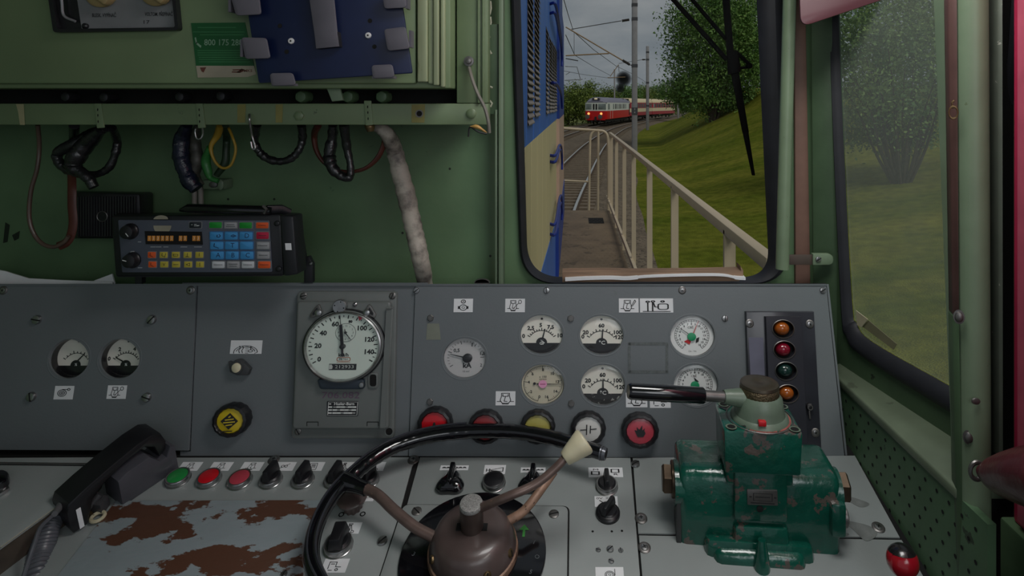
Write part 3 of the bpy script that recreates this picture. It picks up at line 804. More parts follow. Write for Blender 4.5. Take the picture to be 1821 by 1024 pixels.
b.use(mat('worn_cream_sticker', (150, 146, 128), .6, var=.12)); b.at(F5.m(289, 401, 16, 16, lift=.0003)).disc(1, a0=180, a1=360, seg=20)
b.build('face', rd)
b = MB(MATS['worn_cream_sticker'], Frame(FR.hit(288, 387), (1, 0, 0), (0, .3, 1)).m(287, 390, 13, 7, lift=.002)); b.disc(1, a0=0, a1=180, seg=20); b.build('round_sticker', rd)
# side cheek, handle bar on top, bracket
b = MB(CASE); a = [FR.lift(.012).hit(*p) for p in ((497, 383), (521, 384), (529, 488), (504, 492))]; c = [p + Vector((.004, .035, .0)) for p in a]; b.hexa(a, c, .004)
b.use(PAPER); Fs_ = FR.lift(.0125); b.at(Fs_.mat()).poly([(*Fs_.uv(*p), .0004) for p in ((507, 432), (518, 432), (519, 444), (508, 444))])
b.build('side_cheek', rd)
b = MB(GLOSSB); yy = FR.hit(400, 380).y
b.tube([P(322, 373, yy + .01), P(335, 370, yy), P(400, 372, yy), P(470, 374, yy), P(482, 375, yy)], [.004, .0085, .009, .009, .007], 14); b.use(CASE).tube([P(474, 373, yy), P(500, 372, yy + .02), P(516, 378, yy + .03)], [.009, .009, .007], 10, flat=.6)
b.use(STEEL).tube([P(468, 366, yy - .008), P(474, 372, yy - .01), P(470, 379, yy - .008)], .003, 8); b.build('top_bar', rd)
b = MB(CASE); a = [P(523, 390, 1.25), P(532, 390, 1.25), P(545, 470, 1.25), P(532, 478, 1.25)]; b.hexa(a, [p + Vector((0, .01, 0)) for p in a], .001)
b.build('bracket_arm', rd); b = MB(CASE); a = [P(541, 458, 1.245), P(549, 456, 1.245), P(556, 470, 1.245), P(556, 503, 1.245), P(540, 503, 1.245)]; b.hexa(a, [p + Vector((0, .012, 0)) for p in a], .001)
b.use(CHROME).at(Frame(P(553, 468, 1.244), (1, 0, 0), (0, 0, 1)).m(553, 468, 3.2)).lathe([(1, 0), (.8, .5), (.3, .6)], 12)
b.build('bracket', rd); b = MB(CASE); a = [P(240, 490, 1.25), P(252, 490, 1.25), P(252, 505, 1.25), P(240, 505, 1.25)]; b.hexa(a, [p + Vector((0, .012, 0)) for p in a]); b.build('foot', rd)
for k, (x, y, an) in enumerate(((233, 411, -50), (237, 462, 165))):
    b = MB(BLACK, F5.m(x, y, 14)); b.lathe([(1, 0), (1, .25), (.86, .4), (.8, .95), (.5, 1.05)], 28, wob=lambda q: 1 + .02 * (q % 2)); b.use(WHITE_T).strip([(.15 * math.cos(R(an)), .15 * math.sin(R(an))), (.62 * math.cos(R(an)), .62 * math.sin(R(an)))], .1, 1.07); b.build('knob', rd)
b = MB(VOID, F5.mat()); u = fuv([(258, 411), (359, 412), (361, 435), (260, 434)], F5); b.prism(u, 0, .0012); DSP = b.build('display', rd)
SEGM = mat('amber_digit', (180, 120, 50), .5, var=.2, emit=(220, 140, 50, .06))
for x in (266.5, 274, 282, 290, 298, 306, 322, 330, 346, 353.5):
    b = MB(SEGM, F5.m(x, 423.5, 3.1, 4.6, lift=.0014)); b.rect(-1, 1, -1, 1)
    b.use(WHITE_T).text('1' if x < 270 else '3', 1.7, 0, 0, .05); b.build('digit', DSP)
KC = dict(o=(214, 86, 36), y=(182, 168, 62), g=(24, 140, 46), b=(62, 140, 196), w=(190, 194, 198), k=(150, 152, 155), r=(176, 24, 60), d=(28, 34, 42))
def key(x, y, w_, h_, c, txt=None, tc=INK, fsz=1.2, blank=False, marks=None):
    b = MB(mat('key_surround', (112, 115, 118), .5) if c not in 'b' else mat('key_surround_blue', (60, 100, 140), .5), F5.m(x, y, w_ / 2, h_ / 2))
    b.prism(rounded([(-1, -1), (1, -1), (1, 1), (-1, 1)], .25, 4), 0, .06)
    b.use(mat('key_' + c, KC[c], .45, var=.05)); b.prism(rounded([(-.86, -.8), (.86, -.8), (.86, .8), (-.86, .8)], .22, 4), .05, .16, .03)
    b.use(tc)
    if txt: b.text(txt, fsz, .15 if c == 'b' else 0, 0, .165, sx=h_ / w_ * (1 if len(txt) < 3 else .8))
    if marks:
        for st in marks: b.strip(st, .12, .165)
    return b.build('key', rd)
ph = [[(-.3, .5), (-.35, -.2), (.3, -.55)]]
for k, x in enumerate((270.5, 291.5, 313, 334, 355)):
    key(x, 453, 16, 13, 'oyyyy'[k], None, marks=[ph[0], ph[0] + [(.5, .4)], [(-.5, .2), (.5, .2), (.5, -.3), (-.5, -.3), (-.5, .2)], [(0, .5), (0, -.4), (-.4, -.5), (.4, -.5)], [(0, .5), (0, -.4)]][k:k + 1])
for k, x in enumerate((271.5, 292.5, 313.5, 335, 356)):
    key(x, 470, 16, 13, 'oyyyy'[k], (None, 'V', None, None, None)[k], fsz=1.3, marks=None if k == 1 else [[ph[0]], 0, [[(-.55, 0), (.55, 0)]], [[(.4, .4), (-.4, 0), (.4, -.4), (.4, .4)]], [[(0, .5), (0, -.5)]]][k])
DASH = lambda *r: [[(a, y), (b_, y)] for a, b_, y in r]
key(348, 400, 24, 13, 'd', None, WHITE_T, marks=DASH((-.55, -.4, .1), (-.1, .2, .2), (.3, .6, -.1), (-.1, .5, -.2)))
for x, y, c, t in ((384, 400, 'g', None), (411, 400.5, 'k', DASH((-.5, .5, .2), (-.6, .6, -.3))), (437.5, 400.5, 'g', None), (467, 400.5, 'o', DASH((-.55, .5, 0)))): key(x, y, 25, 13, c, marks=t)
grid = [['', '', 'D'], ['', 'T', ''], ['A', 'B', 'C']]
for r in range(3):
    for k in range(3):
        mk = None
        if r == 0 and k == 0: mk = [[(.4, .3), (.6, 0), (.4, -.3), (.1, -.2), (.15, .2)]]
        if r == 0 and k == 1: mk = [[(0, 0), (.3, .25), (.7, 0), (.3, -.25), (0, 0)], [(.25, 0), (.45, 0)]]
        if r == 1 and k == 0: mk = [ph[0]]
        key(385.5 + k * 26.3 + r * .8, 419 + r * 17.3, 26, 16.5, 'b', grid[r][k] or None, mat('navy_print', (20, 34, 70), .6), 1.45, marks=mk)
for x, y, c, t in ((467.5, 418.5, 'r', DASH((-.5, .5, 0))), (468.5, 436.5, 'k', DASH((-.7, .6, 0))), (469, 453.5, 'k', DASH((-.6, .6, 0))), (470.5, 470.5, 'o', DASH((-.6, .6, 0)))): key(x, y, 25, 15, c, marks=t)
for x, y, c, t in ((389, 470.5, 'w', DASH((-.6, .6, 0))), (415.5, 470.5, 'k', DASH((-.6, .6, .2), (-.5, .5, -.3))), (441.5, 470.5, 'w', DASH((-.6, .6, 0)))): key(x, y, 25, 14.5, c, marks=t)
for (x, y) in ((496, 478), (493, 397)):
    b = MB(BLACK, FR.m(x, y, 5)); b.lathe([(1, 0), (1, .5), (.6, .7)], 12); b.build('screw', rd)

# ================================================================ INSTRUMENT CONSOLE
CT = Vector((0, 1.25, EYE - .3625)); CB = Vector((0, 1.19, EYE - .674))
FP = Frame(CB, (1, 0, 0), CT - CB)                     # face of the instrument panels
def quad_px(fr, pts): return [fr.uv(*p) for p in pts]
def ell(fr, cx, cy, rx, ry, n=36, k=1.0):
    return [fr.uv(cx + rx * k * math.cos(2 * PI * i / n), cy + ry * k * math.sin(2 * PI * i / n)) for i in range(n)]

hs = thing('console_housing', 'grey sheet metal console housing behind the instrument panels', 'console', P(700, 810, 1.25))
b = MB(GREY, FP.lift(-.004).mat()); b.sheet([quad_px(FP, [(322, 503), (760, 503), (758, 818), (318, 818)])], -.003, 0); b.build('middle_sheet', hs)
b = MB(VOID); xa, xb = P(-120, 0, 1.25).x, P(1455, 0, 1.25).x
b.hexa([(xa, 1.285, EYE - .38), (xb, 1.285, EYE - .38), (xb, 1.235, EYE - .69), (xa, 1.235, EYE - .69)], [(xa, 1.345, EYE - .42), (xb, 1.345, EYE - .42), (xb, 1.345, EYE - .69), (xa, 1.345, EYE - .69)]); b.build('light_block', hs)  # unseen dark box added inside the console to block light
b = MB(GREY); z_ = EYE - .3625
b.hexa([(xa, 1.2475, z_), (P(1469, 0, 1.25).x, 1.2475, z_), (P(1469, 0, 1.25).x, 1.2475, z_ - .004), (xa, 1.2475, z_ - .004)], [(xa, 1.352, z_ - .036), (xb, 1.352, z_ - .036), (xb, 1.352, z_ - .04), (xa, 1.352, z_ - .04)]); b.build('top_cover', hs)
b = MB(GREY); p1, p2 = FP.lift(-.005).hit(1470, 505), FP.lift(-.005).hit(1504, 818)
b.hexa([p1, p1 + Vector((.004, 0, 0)), p2 + Vector((.004, 0, 0)), p2], [p1 + Vector((0, .09, -.03)), p1 + Vector((.014, .09, -.03)), p2 + Vector((.016, .12, 0)), p2 + Vector((0, .12, 0))]); b.build('end_sheet', hs)

SCREW_N = 0
def screw(fr, x, y, r, parent, kind='slot', m=None, h=.45, rot=None):
    global SCREW_N
    SCREW_N += 1
    rot = rot if rot is not None else (SCREW_N * 57) % 180
    b = MB(m or CHROME, fr.m(x, y, r, rot=rot))
    if kind == 'hex':
        b.lathe([(1, 0), (1, h), (.85, h * 1.3)], 6); b.lathe([(.55, h * 1.3), (.5, h * 1.6)], 14)
    elif kind == 'cup':
        b.use(STEEL).lathe([(1.25, 0), (1.25, .12), (1.0, .3), (.8, .3)], 20); b.use(m or CHROME).lathe([(.72, .1), (.7, .38), (.4, .46)], 18); b.use(VOID).strip([(-.35, 0), (.35, 0)], .18, .47); b.strip([(0, -.35), (0, .35)], .18, .47)
    else:
        b.lathe([(1, 0), (1, h * .5), (.85, h), (.5, h * 1.15)], 20); b.use(VOID).box(-.95, .95, -.13, .13, h * .7, h * 1.2)
    return b.build('screw', parent)

# -------- pictograms drawn in a -1..1 box
def picto(b, kind, w):
    S = lambda pts, cl=False: b.strip(pts, w, 0, cl)
    if kind == 'engine':
        S([(-.45, .75), (.45, .75), (.45, .35), (.6, -.3), (.35, -.7), (-.35, -.7), (-.6, -.3), (-.45, .35)], True); S([(-.3, .6), (-.3, .3), (.3, .3), (.3, .6)]); S([(0, .3), (-.15, -.4), (.2, -.45)]); S([(-.95, -.45), (-.55, -.45)]); S([(.55, -.45), (.95, -.45)]); S([(-.35, -.8), (.35, -.8)])
    elif kind == 'engine_gauge':
        b.M = b.M @ Matrix.Translation((-.22, 0, 0)) @ Matrix.Diagonal((.7, 1, 1, 1)); picto(b, 'engine', w); b.arc(.26, 0, 360, w, 0, (1.15, .55)); S([(.1, -.4), (.95, .4)])
    elif kind == 'engine_spray':
        b.M = b.M @ Matrix.Translation((-.15, 0, 0)) @ Matrix.Diagonal((.8, 1, 1, 1)); picto(b, 'engine', w); S([(.5, -.2), (1.05, .8)]); S([(.7, -.1), (1.2, .6)]); S([(1.05, .8), (1.2, .6)])
    elif kind == 'generator':
        b.arc(.42, 0, 360, w, 0, (0, -.3)); b.arc(.25, 0, 360, w, 0, (0, .6)); b.text('A', .4, 0, .6); b.text('G', .6, 0, -.3); b.box(-.62, -.42, -.5, -.1, 0, .01); b.box(.42, .62, -.5, -.1, 0, .01)
    elif kind == 'tank':
        S([(-.85, -.85), (.85, -.85)]); S([(-.55, -.8), (-.55, .4)]); S([(-.25, -.8), (-.25, .5)]); b.arc(.1, 0, 360, w, 0, (-.55, .55)); b.arc(.1, 0, 360, w, 0, (-.22, .6)); b.arc(.1, 0, 360, w, 0, (.38, .6))
        S([(-.2, .4), (-.1, -.2), (.1, -.2)]); S(rounded([(.1, -.55), (.72, -.55), (.72, .25), (.1, .25)], .2, 4), True)
    elif kind == 'turbo':
        b.arc(.5, 0, 360, w, 0, (-.2, -.05)); b.arc(.3, 0, 360, w, 0, (-.2, -.05)); b.arc(.12, 0, 360, w, 0, (-.2, -.05)); S([(-.2, .5), (.4, .5)]); b.arc(.15, 0, 360, w, 0, (.55, .5))
    elif kind == 'windscreen':
        b.M = b.M @ Matrix.Diagonal((1, 1.25, 1, 1)); b.arc(.78, 0, 180, w, 0, (0, -.6)); b.arc(.62, 10, 170, w, 0, (0, -.6)); S([(-.78, -.6), (-.78, -.75)]); S([(.78, -.6), (.6, -.75)])
        for q in (-.4, -.2): S([(q, -.7), (q - .06, -.4), (q + .04, -.1), (q - .03, .15)])
        for q in range(4): S([(-.02, -.7 + q * .25), (.16, -.7 + q * .25)])
        b.arc(.14, 0, 360, w, 0, (.32, -.45)); S([(.32, -.3), (.32, .15)]); S([(.22, 0), (.42, 0)])
    elif kind == 'fan':
        for q in (-1, 1): b.arc(.25, 0, 360, w, 0, (q * .3, 0))
        S([(-.8, -.7), (-.4, -.2)]); S([(0, 0), (.8, .6)])
    elif kind == 'wind_box':
        S(rounded([(-.75, -.8), (.75, -.8), (.6, .7), (-.6, .7)], .15, 3), True); S([(-.4, .35), (.4, .35)]); 
        for q in (-.3, -.1, .1, .3): S([(q * .8, .3), (q * 1.4, -.4)])
    elif kind == 'lamp':
        S([(-.25, .75), (.25, .75), (.25, .55), (-.25, .55)], True)
        for q in (-.5, -.2, .15, .45): S([(q * .3, .5), (q, -.5)])
        b.arc(.2, 0, 360, w, 0, (-.1, -.7)); b.arc(.2, 0, 360, w, 0, (.55, -.7))
    elif kind == 'horn':
        S([(-.8, -.25), (-.4, -.15), (.8, .4), (.8, -.5), (-.4, -.25)]); S([(-.8, .1), (-.8, -.5)]); S([(-.5, .1), (-.5, -.5)])
    elif kind == 'pantographs':
        S([(-.85, -.55), (-.4, -.55), (-.4, .1), (-.85, .1)], True); b.text('M', .5, -.6, .5); S([(.35, .6), (.8, .6), (.8, -.1), (.35, -.1)], True); b.text('R', .5, .6, -.5)
    elif kind == 'switch':
        b.text('0V', .55, -.6, .55); b.text('III', .5, .15, .6); S([(-.6, .2), (-.2, -.4)]); S([(.6, .5), (.1, -.3)])
    elif kind == 'start':
        picto(b, 'engine', w * .9)
    elif kind == 'loco':
        S([(-.7, -.5), (-.7, .5), (.1, .5), (.1, -.2), (.7, -.2)]); S([(-.5, .2), (-.1, .2)]); b.arc(.15, 0, 360, w, 0, (.3, -.6)); S([(-.6, -.7), (-.2, -.7)])
    elif kind == 'text':
        for q in (-.75, -.45, -.15, .15, .45, .75): S([(q - .1, -.2), (q, .25), (q + .1, -.2)])
    elif kind == 'motor':
        b.arc(.7, 0, 360, w, 0, (0, -.5)); b.arc(.5, 0, 360, w, 0, (0, -.5)); b.text('G', .7, 0, -.45); S([(.8, -.6), (.8, .6)])
def sticker(fr, x, y, w_, h_, kind, parent, rot=0, lift=.0006, stroke=.09, aspect=True):
    M_ = fr.m(x, y, w_ / 2, h_ / 2, rot=rot, lift=lift)
    b = MB(PAPER, M_); b.prism([(-1, -1), (1, -1), (1, 1), (-1, 1)], -.0004 / max(1e-6, (w_ / 2) * 1.1 / 1100), 0)
    b.use(INK)
    k = (h_ / w_) if aspect else 1
    b.at(M_ @ Matrix.Translation((0, 0, .02)) @ Matrix.Diagonal((min(1, k * 1.25) if aspect else .96, .98, 1, 1)))
    picto(b, kind, stroke)
    return b.build('pictogram_sticker', parent)

# -------- panels
GA = dict(kA=(826, 637, 37, 34.5), pct=(963, 595, 36.5, 33.5), tc1=(1070, 596, 37.5, 33.5), rpm=(965, 684, 37, 34.5), tc2=(1072, 685, 38, 35), air1=(1232, 598, 38.5, 35.5), air2=(1238, 685, 38.5, 35.5), left1=(122, 638, 34.5, 34), left2=(212, 638, 35, 34))
def panel(name, label, corners, holes, T=.004):
    t = thing(name, label, 'instrument panel', FP.hit(sum(c[0] for c in corners) / 4, max(c[1] for c in corners)))
    b = MB(GREY, FP.mat()); b.sheet([quad_px(FP, corners)] + [ell(FP, *GA[h], k=1.035) for h in holes], -T, 0)
    b.use(VOID); b.sheet([[(p[0], p[1]) for p in quad_px(FP, [(corners[0][0] - 1.5, corners[0][1] - 1), (corners[1][0] + 1.5, corners[1][1] - 1), (corners[2][0] + 2, corners[2][1] + 3), (corners[3][0] - 2, corners[3][1] + 3)])]] + [ell(FP, *GA[h], k=1.06) for h in holes], -T - .0012, -T)
    b.build('plate', t)
    for h in holes:
        b = MB(GREY, FP.m(*GA[h])); b.lathe([(1.15, 0), (1.11, .012), (1.07, -.0), (1.03, -.09), (1.02, -.16)], 48, False, False); b.build('dished_rim', t)
    return t
pl = panel('left_instrument_panel', 'grey instrument panel at the left with two round meters', [(-130, 507), (349, 507), (335, 801), (-150, 799)], ['left1', 'left2'])
pr = panel('main_instrument_panel', 'wide grey instrument panel to the right with seven round gauges', [(739, 508), (1469, 505), (1502, 815), (727, 811)], ['kA', 'pct', 'tc1', 'rpm', 'tc2', 'air1', 'air2'])
for i, (x, y) in enumerate(((6, 516), (339, 516))): screw(FP, x, y, 6, pl, 'cup')
for i, (x, y) in enumerate(((67, 568), (271, 568), (57, 705), (262, 706))): screw(FP, x, y, 8, pl, h=.6)
for x, y in ((741, 516), (972, 516), (1213, 516), (1463, 516), (1289, 566)): screw(FP, x, y, 5.5, pr, 'cup' if x == 1213 else 'slot')
for x, y in ((766, 565), (1015, 566), (765, 714), (1016, 717)): screw(FP, x, y, 6, pr, 'hex', STEEL)
for x, y, w_, h_, k in ((824, 543, 34, 24, 'generator'), (916, 543, 35, 24, 'engine_gauge'), (1118, 543, 35, 25, 'engine_spray'), (1167.5, 543, 59, 25, 'tank'), (899, 708, 35, 25, 'engine'), (1132, 711, 38, 26, 'engine'), (1174, 712, 37, 26, 'loco')): sticker(FP, x, y, w_, h_, k, pr, aspect=k != 'tank')
for x, y, k in ((114, 698, 'turbo'), (208, 697, 'engine_gauge')): sticker(FP, x, y, 34, 24, k, pl)
# rubbed outline of a removed label on the main panel
b = MB(mat('glue_residue', (92, 98, 98), .6, var=.2, scale=200), FP.mat())
q = quad_px(FP, [(1119, 611), (1186, 611), (1186, 661), (1119, 661)]); b.strip(q, .0055, .0006, True); b.build('label_residue', pr)
b = MB(mat('dust_smear', (120, 124, 112), .5, var=.1), FP.mat())
b.poly([(*p, .0005) for p in quad_px(FP, [(760, 575), (781, 575), (784, 604), (758, 604)])]); b.build('smear', pr)
# middle panel fittings belong to the housing
mid = hs
FM = FP.lift(-.004)
sticker(FM, 438, 617, 56, 24, 'windscreen', mid, aspect=False, stroke=.05)

# -------- gauges
def gauge_root(key_, label, name='gauge', cat='gauge', grp='round gauges on the console', depth=.2):
    x, y, rx, ry = GA[key_]
    t = thing(name, label, cat, FP.hit(x, y + ry) - FP.n * .004, grp)
    b = MB(BLACK, FP.m(x, y, rx, ry)); b.lathe([(1.025, -.14), (1.02, -depth), (1.1, -depth - .35), (.9, -depth - .5)], 48, False, True); b.build('housing', t)
    return t, FP.m(x, y, rx, ry), -depth
def glass_part(t, M_, z):
    b = MB(GLASS_I, M_); b.lathe([(1.01, z), (.9, z + .03), (.5, z + .055), (0.02, z + .06)], 32, False, True); b.build('glass', t)
def ptr(b, c, a, r, w, tail=0, z=.06, tip=.25):
    d = Vector((math.cos(R(a)), math.sin(R(a)))); q = Vector((-d.y, d.x)) * w / 2; c = Vector(c); e = c + d * r; s_ = c - d * tail
    b.prism([tuple(s_ - q), tuple(e - q * tip), tuple(e + q * tip), tuple(s_ + q)], z, z + .02)
def coil_meter(key_, label, nums, unit, needle, depth=.2, ticks=13, a0=150, a1=30, r=.72, base=-.47, stained=False, cap=True, face=DIAL, tiny=None, sz=.28):
    t, M_, z = gauge_root(key_, label, depth=depth)
    M2 = M_ @ Matrix.Translation((0, 0, z))
    b = MB(face, M2); b.disc(1.02, 0)
    bm2 = BLACK if not stained else mat('scraped_black', (36, 36, 36), .5, chip=(150, 150, 145), chip_at=.6, chip_scale=110)
    b.use(bm2); aa = math.degrees(math.asin(-base)); 
    pts = [(1.01 * math.cos(R(-aa - (180 - 2 * aa) * k / 24)), 1.01 * math.sin(R(-aa - (180 - 2 * aa) * k / 24)), .012) for k in range(25)]
    b.poly(pts); b.disc(.27, .02, (0, base + .02), 24)
    b.use(INK); b.arc(r - .06, a1 + 6, a0 - 6, .034, .012, (0, base), 24)
    for k in range(ticks):
        a = a0 + (a1 - a0) * k / (ticks - 1); L = .13 if k % 3 == 0 else .08
        b.strip([((r - .06) * math.cos(R(a)), base + (r - .06) * math.sin(R(a))), ((r - .06 + L) * math.cos(R(a)), base + (r - .06 + L) * math.sin(R(a)))], .042, .012)
    for s_, a, k in nums: b.text(s_, sz, (r + .24) * math.cos(R(a)) * k, base + (r + .22) * math.sin(R(a)), .012, bold=.012)
    if tiny is None: b.disc(.06, .014, (0, .82), 12)
    DL = b.build('dial', t); DL['label'] = 'printed dial with black lower segment'
    b = MB(BLACK, M2); ptr(b, (.02, base + .15), needle, .62, .075, tip=.6)
    b.build('needle', DL)
    b = MB(WHITE_T, M2)
    for u_, (tx, yy, s2) in enumerate(unit): b.text(tx, s2, .02, base + yy, .026, bold=.005)
    b.build('unit_lettering', DL)
    glass_part(t, M_, z + .12)
    return t, M2
coil_meter('pct', 'round cream meter marked 2,5 to 10, left of the two upper dark-based meters', [('0', 158, 1), ('2,5', 124, 1), ('5', 93, 1), ('7,5', 63, 1), ('10', 24, 1)], [('%', .1, .2), ('GP', -.03, .2)], 76, ticks=13)
coil_meter('tc1', 'upper round temperature meter reading 60 °C', [('0', 158, 1), ('20', 142, 1), ('60', 90, 1), ('100', 38, 1), ('120', 20, .93)], [('°C', .03, .28)], 86, ticks=10)
coil_meter('tc2', 'lower round temperature meter with scraped black base reading 60 °C', [('0', 158, 1), ('20', 136, 1), ('60', 90, 1), ('100', 44, 1), ('120', 20, .93)], [('°C', .03, .28)], 90, ticks=10, stained=True)
coil_meter('left2', 'right meter of the left panel with cream dial and black base', [('0', 158, 1), ('2', 115, 1), ('4', 68, 1)], [('%', .05, .2)], 152, depth=.55, ticks=12)
coil_meter('left1', 'left meter of the left panel with cream dial without figures', [], [('%', .05, .2)], 50, depth=.55, ticks=9)
# ammeter
t, M_, z = gauge_root('kA', 'round grey ammeter marked kA at the left of the main panel')
M2 = M_ @ Matrix.Translation((0, 0, z)); b = MB(DIALG, M2); b.disc(1.02); b.use(INK)
for k in range(21):
    a = 213 - k * 10.6; L = .16 if k % 5 == 0 else .09
    b.strip([(.88 * math.cos(R(a)) + .02, .88 * math.sin(R(a))), ((.88 - L) * math.cos(R(a)) + .02, (.88 - L) * math.sin(R(a)))], .03 if k % 5 == 0 else .018, .01)
b.text('0,5', .25, -.42, .36, .01, bold=.006); b.text('1', .27, .32, .66, .01, bold=.008); b.text('1,5', .22, .82, .2, .01, bold=.006); b.text('2', .22, .78, -.4, .01); b.text('kA', .36, .1, -.42, .01, bold=.012); b.text('15 mV', .13, .06, -.72, .01)
b.build('dial', t)
b = MB(BLACK, M2); ptr(b, (.1, -.02), 166, .85, .09, .2); b.lathe([(.23, .0), (.23, .12), (.15, .15)], 24, c=(.12, -.02)); b.build('needle', t); glass_part(t, M_, z + .12)
# rev counter
t, M_, z = gauge_root('rpm', 'round cream rev counter with pink hub sticker below the upper dark-based meter')
M2 = M_ @ Matrix.Translation((0, 0, z)); b = MB(mat('aged_dial', (196, 190, 168), .6, var=.04), M2); b.disc(1.02); b.use(INK)
b.arc(.93, -75, 255, .02, .01, n=40)
for k in range(65):
    a = 255 - k * 5.1; L = .18 if k % 8 == 0 else (.12 if k % 4 == 0 else .07)
    b.strip([(.93 * math.cos(R(a)), .93 * math.sin(R(a))), ((.93 - L) * math.cos(R(a)), (.93 - L) * math.sin(R(a)))], .025 if k % 8 == 0 else .014, .01)
for s_, x, y in (('0', -.16, -.68), ('2', -.56, -.42), ('4', -.68, .08), ('6', -.5, .5), ('8', 0, .72), ('10', .45, .52), ('12', .7, .1), ('14', .6, -.4), ('16', .18, -.68)): b.text(s_, .2, x, y, .01, bold=.006)
b.text('x 100', .16, 0, .36, .01); b.text('ot/min', .14, 0, .24, .01)
b.build('dial', t)
b = MB(BLACK, M2); ptr(b, (0, 0), -1, .88, .06, .3, z=.05); b.disc(.07, .06, (-.4, .02), 14); b.build('needle', t)
b = MB(mat('pink_sticker', (226, 156, 192), .5), M2); b.lathe([(.2, .04), (.2, .09)], 28); b.use(mat('magenta_ink', (170, 60, 120), .6)).strip([(-.12, 0), (.12, 0)], .04, .095); b.build('hub_cap', t); glass_part(t, M_, z + .12)
# twin-needle air gauges
def air(key_, label, needles, hub, marks, nm):
    t, M_, z = gauge_root(key_, label, depth=.24)
    M2 = M_ @ Matrix.Translation((0, 0, z)); b = MB(DIALW, M2); b.disc(1.02); b.use(INK)
    b.arc(.80, -55, 235, .016, .01, n=40); b.arc(.72, -55, 235, .012, .01, n=40)
    for k in range(33):
        a = 235 - k * 9.06; L = .15 if k % 4 == 0 else .08
        b.strip([(.80 * math.cos(R(a)), .80 * math.sin(R(a))), ((.80 - L) * math.cos(R(a)), (.80 - L) * math.sin(R(a)))], .02, .01)
    for k in range(17):
        a = 235 - k * 18.1; b.text(str(k), .14, .58 * math.cos(R(a)), .58 * math.sin(R(a)), .01, bold=.004)
    b.text('CBĚ', .15, -.05, .4, .01); b.text('ČA - TM', .1, .0, -.8, .01)
    b.build('dial', t)
    for m_, c, a, r_, w_ in needles:
        b = MB(m_, M2); ptr(b, c, a, r_, w_); b.build('needle', t)
    for m_, pts in marks:
        b = MB(m_, M2); b.poly([(p[0], p[1], .03) for p in pts]); b.build('marker', t)
    b = MB(mat('green_hub', (28, 146, 96), .45), M2 @ Matrix.Translation(hub)); b.lathe([(.2, .03), (.2, .1), (.1, .12)], 24); b.use(BLACK)
    for k in range(8): b.disc(.035, .103, (.15 * math.cos(k * PI / 4), .15 * math.sin(k * PI / 4)), 8)
    b.build('hub', t); glass_part(t, M_, z + .12)
REDN = mat('red_needle', (190, 36, 40), .5)
air('air1', 'upper twin-needle air pressure gauge with red and black needles beside the lamp strip', [(BLACK, (0, -.04), 142, .86, .04), (REDN, (0, -.04), 68, .86, .045)], (-.02, -.05, 0), [(REDN, [(-.38, -.3), (-.2, -.2), (-.05, -.28), (-.12, -.45)]), (INK, [(.2, -.14), (.34, -.08), (.3, -.3), (.16, -.38)])], '')
air('air2', 'lower twin-needle air pressure gauge partly hidden by the brake lever', [(BLACK, (0, -.04), 230, .5, .06)], (-.02, -.05, 0), [(INK, [(-.06, .36), (.18, .12), (.02, .12)])], '')

# -------- warning lamps with ribbed black bezels
def lamp(x, y, m, label, rx=31, ry=30, deco=None, fr=FP, name='indicator_lamp', inner=.70):
    t = thing(name, label, 'indicator lamp', fr.hit(x, y + ry), 'round warning lamps on the console')
    M_ = fr.m(x, y, rx, ry)
    b = MB(BLACK, M_); b.lathe([(.98, 0), (1, .12), (1, .5), (.93, .62), (.80, .66), (.74, .6), (.72, .45)], 60, False, False, wob=lambda k: 1.0 if k % 4 < 2 else .975); b.build('bezel', t)
    b = MB(m, M_); b.lathe([(.735, .42), (.72, .5), (.4, .56), (.02, .58)], 40, False, True)
    LN = b.build('lens', t)
    if deco:
        b = MB(INK, M_ @ Matrix.Translation((0, 0, .6))); deco(b); b.build('symbol', LN)
    return t
def d_mark(b): b.prism(rounded([(-.07, -.14), (.05, -.14), (.08, .02), (.05, .16), (-.04, .16), (-.08, 0)], .03, 3), -.02, 0)
def d_batt(b):
    b.strip([(-.45, -.02), (-.12, 0)], .05); b.strip([(.12, .02), (.45, .05)], .05); b.strip([(-.11, -.28), (-.09, .28)], .06); b.strip([(.1, -.2), (.12, .22)], .06)
def d_flame(b): b.prism(rounded([(-.16, -.3), (.14, -.3), (.27, -.1), (.2, .06), (.24, .2), (.1, .06), (.1, .36), (-.06, .1), (-.2, .26), (-.18, .04), (-.32, .1), (-.24, -.1)], .05, 3), -.02, 0)
def d_haz(b):
    b.prism([(0, .48), (.48, 0), (0, -.48), (-.48, 0)], -.02, 0); b.use(YEL)
    for y, w_ in ((.26, .04), (.1, .22), (-.06, .3), (-.22, .16)): b.strip([(-w_, y - .03), (w_, y + .03)], .07, .004)
    b.use(INK); b.strip([(-.35, -.6), (.2, -.57)], .06, .004)
lamp(776, 750, RED, 'bright red round warning lamp left of the steering wheel rim top', deco=d_mark)
lamp(865, 755, RED2, 'dull red round warning lamp half hidden behind the wheel rim')
lamp(957, 755, YEL2, 'dull yellow round warning lamp half hidden behind the wheel rim')
lamp(1046, 758, WHL, 'white round warning lamp with a black battery symbol', deco=d_batt)
lamp(1137, 761, ROSE, 'pinkish red round warning lamp with a flame symbol', 33, 31, deco=d_flame)
lamp(418, 743, YEL, 'yellow round warning lamp with striped diamond symbol, left of the speedometer', 32, 30, d_haz, FM)
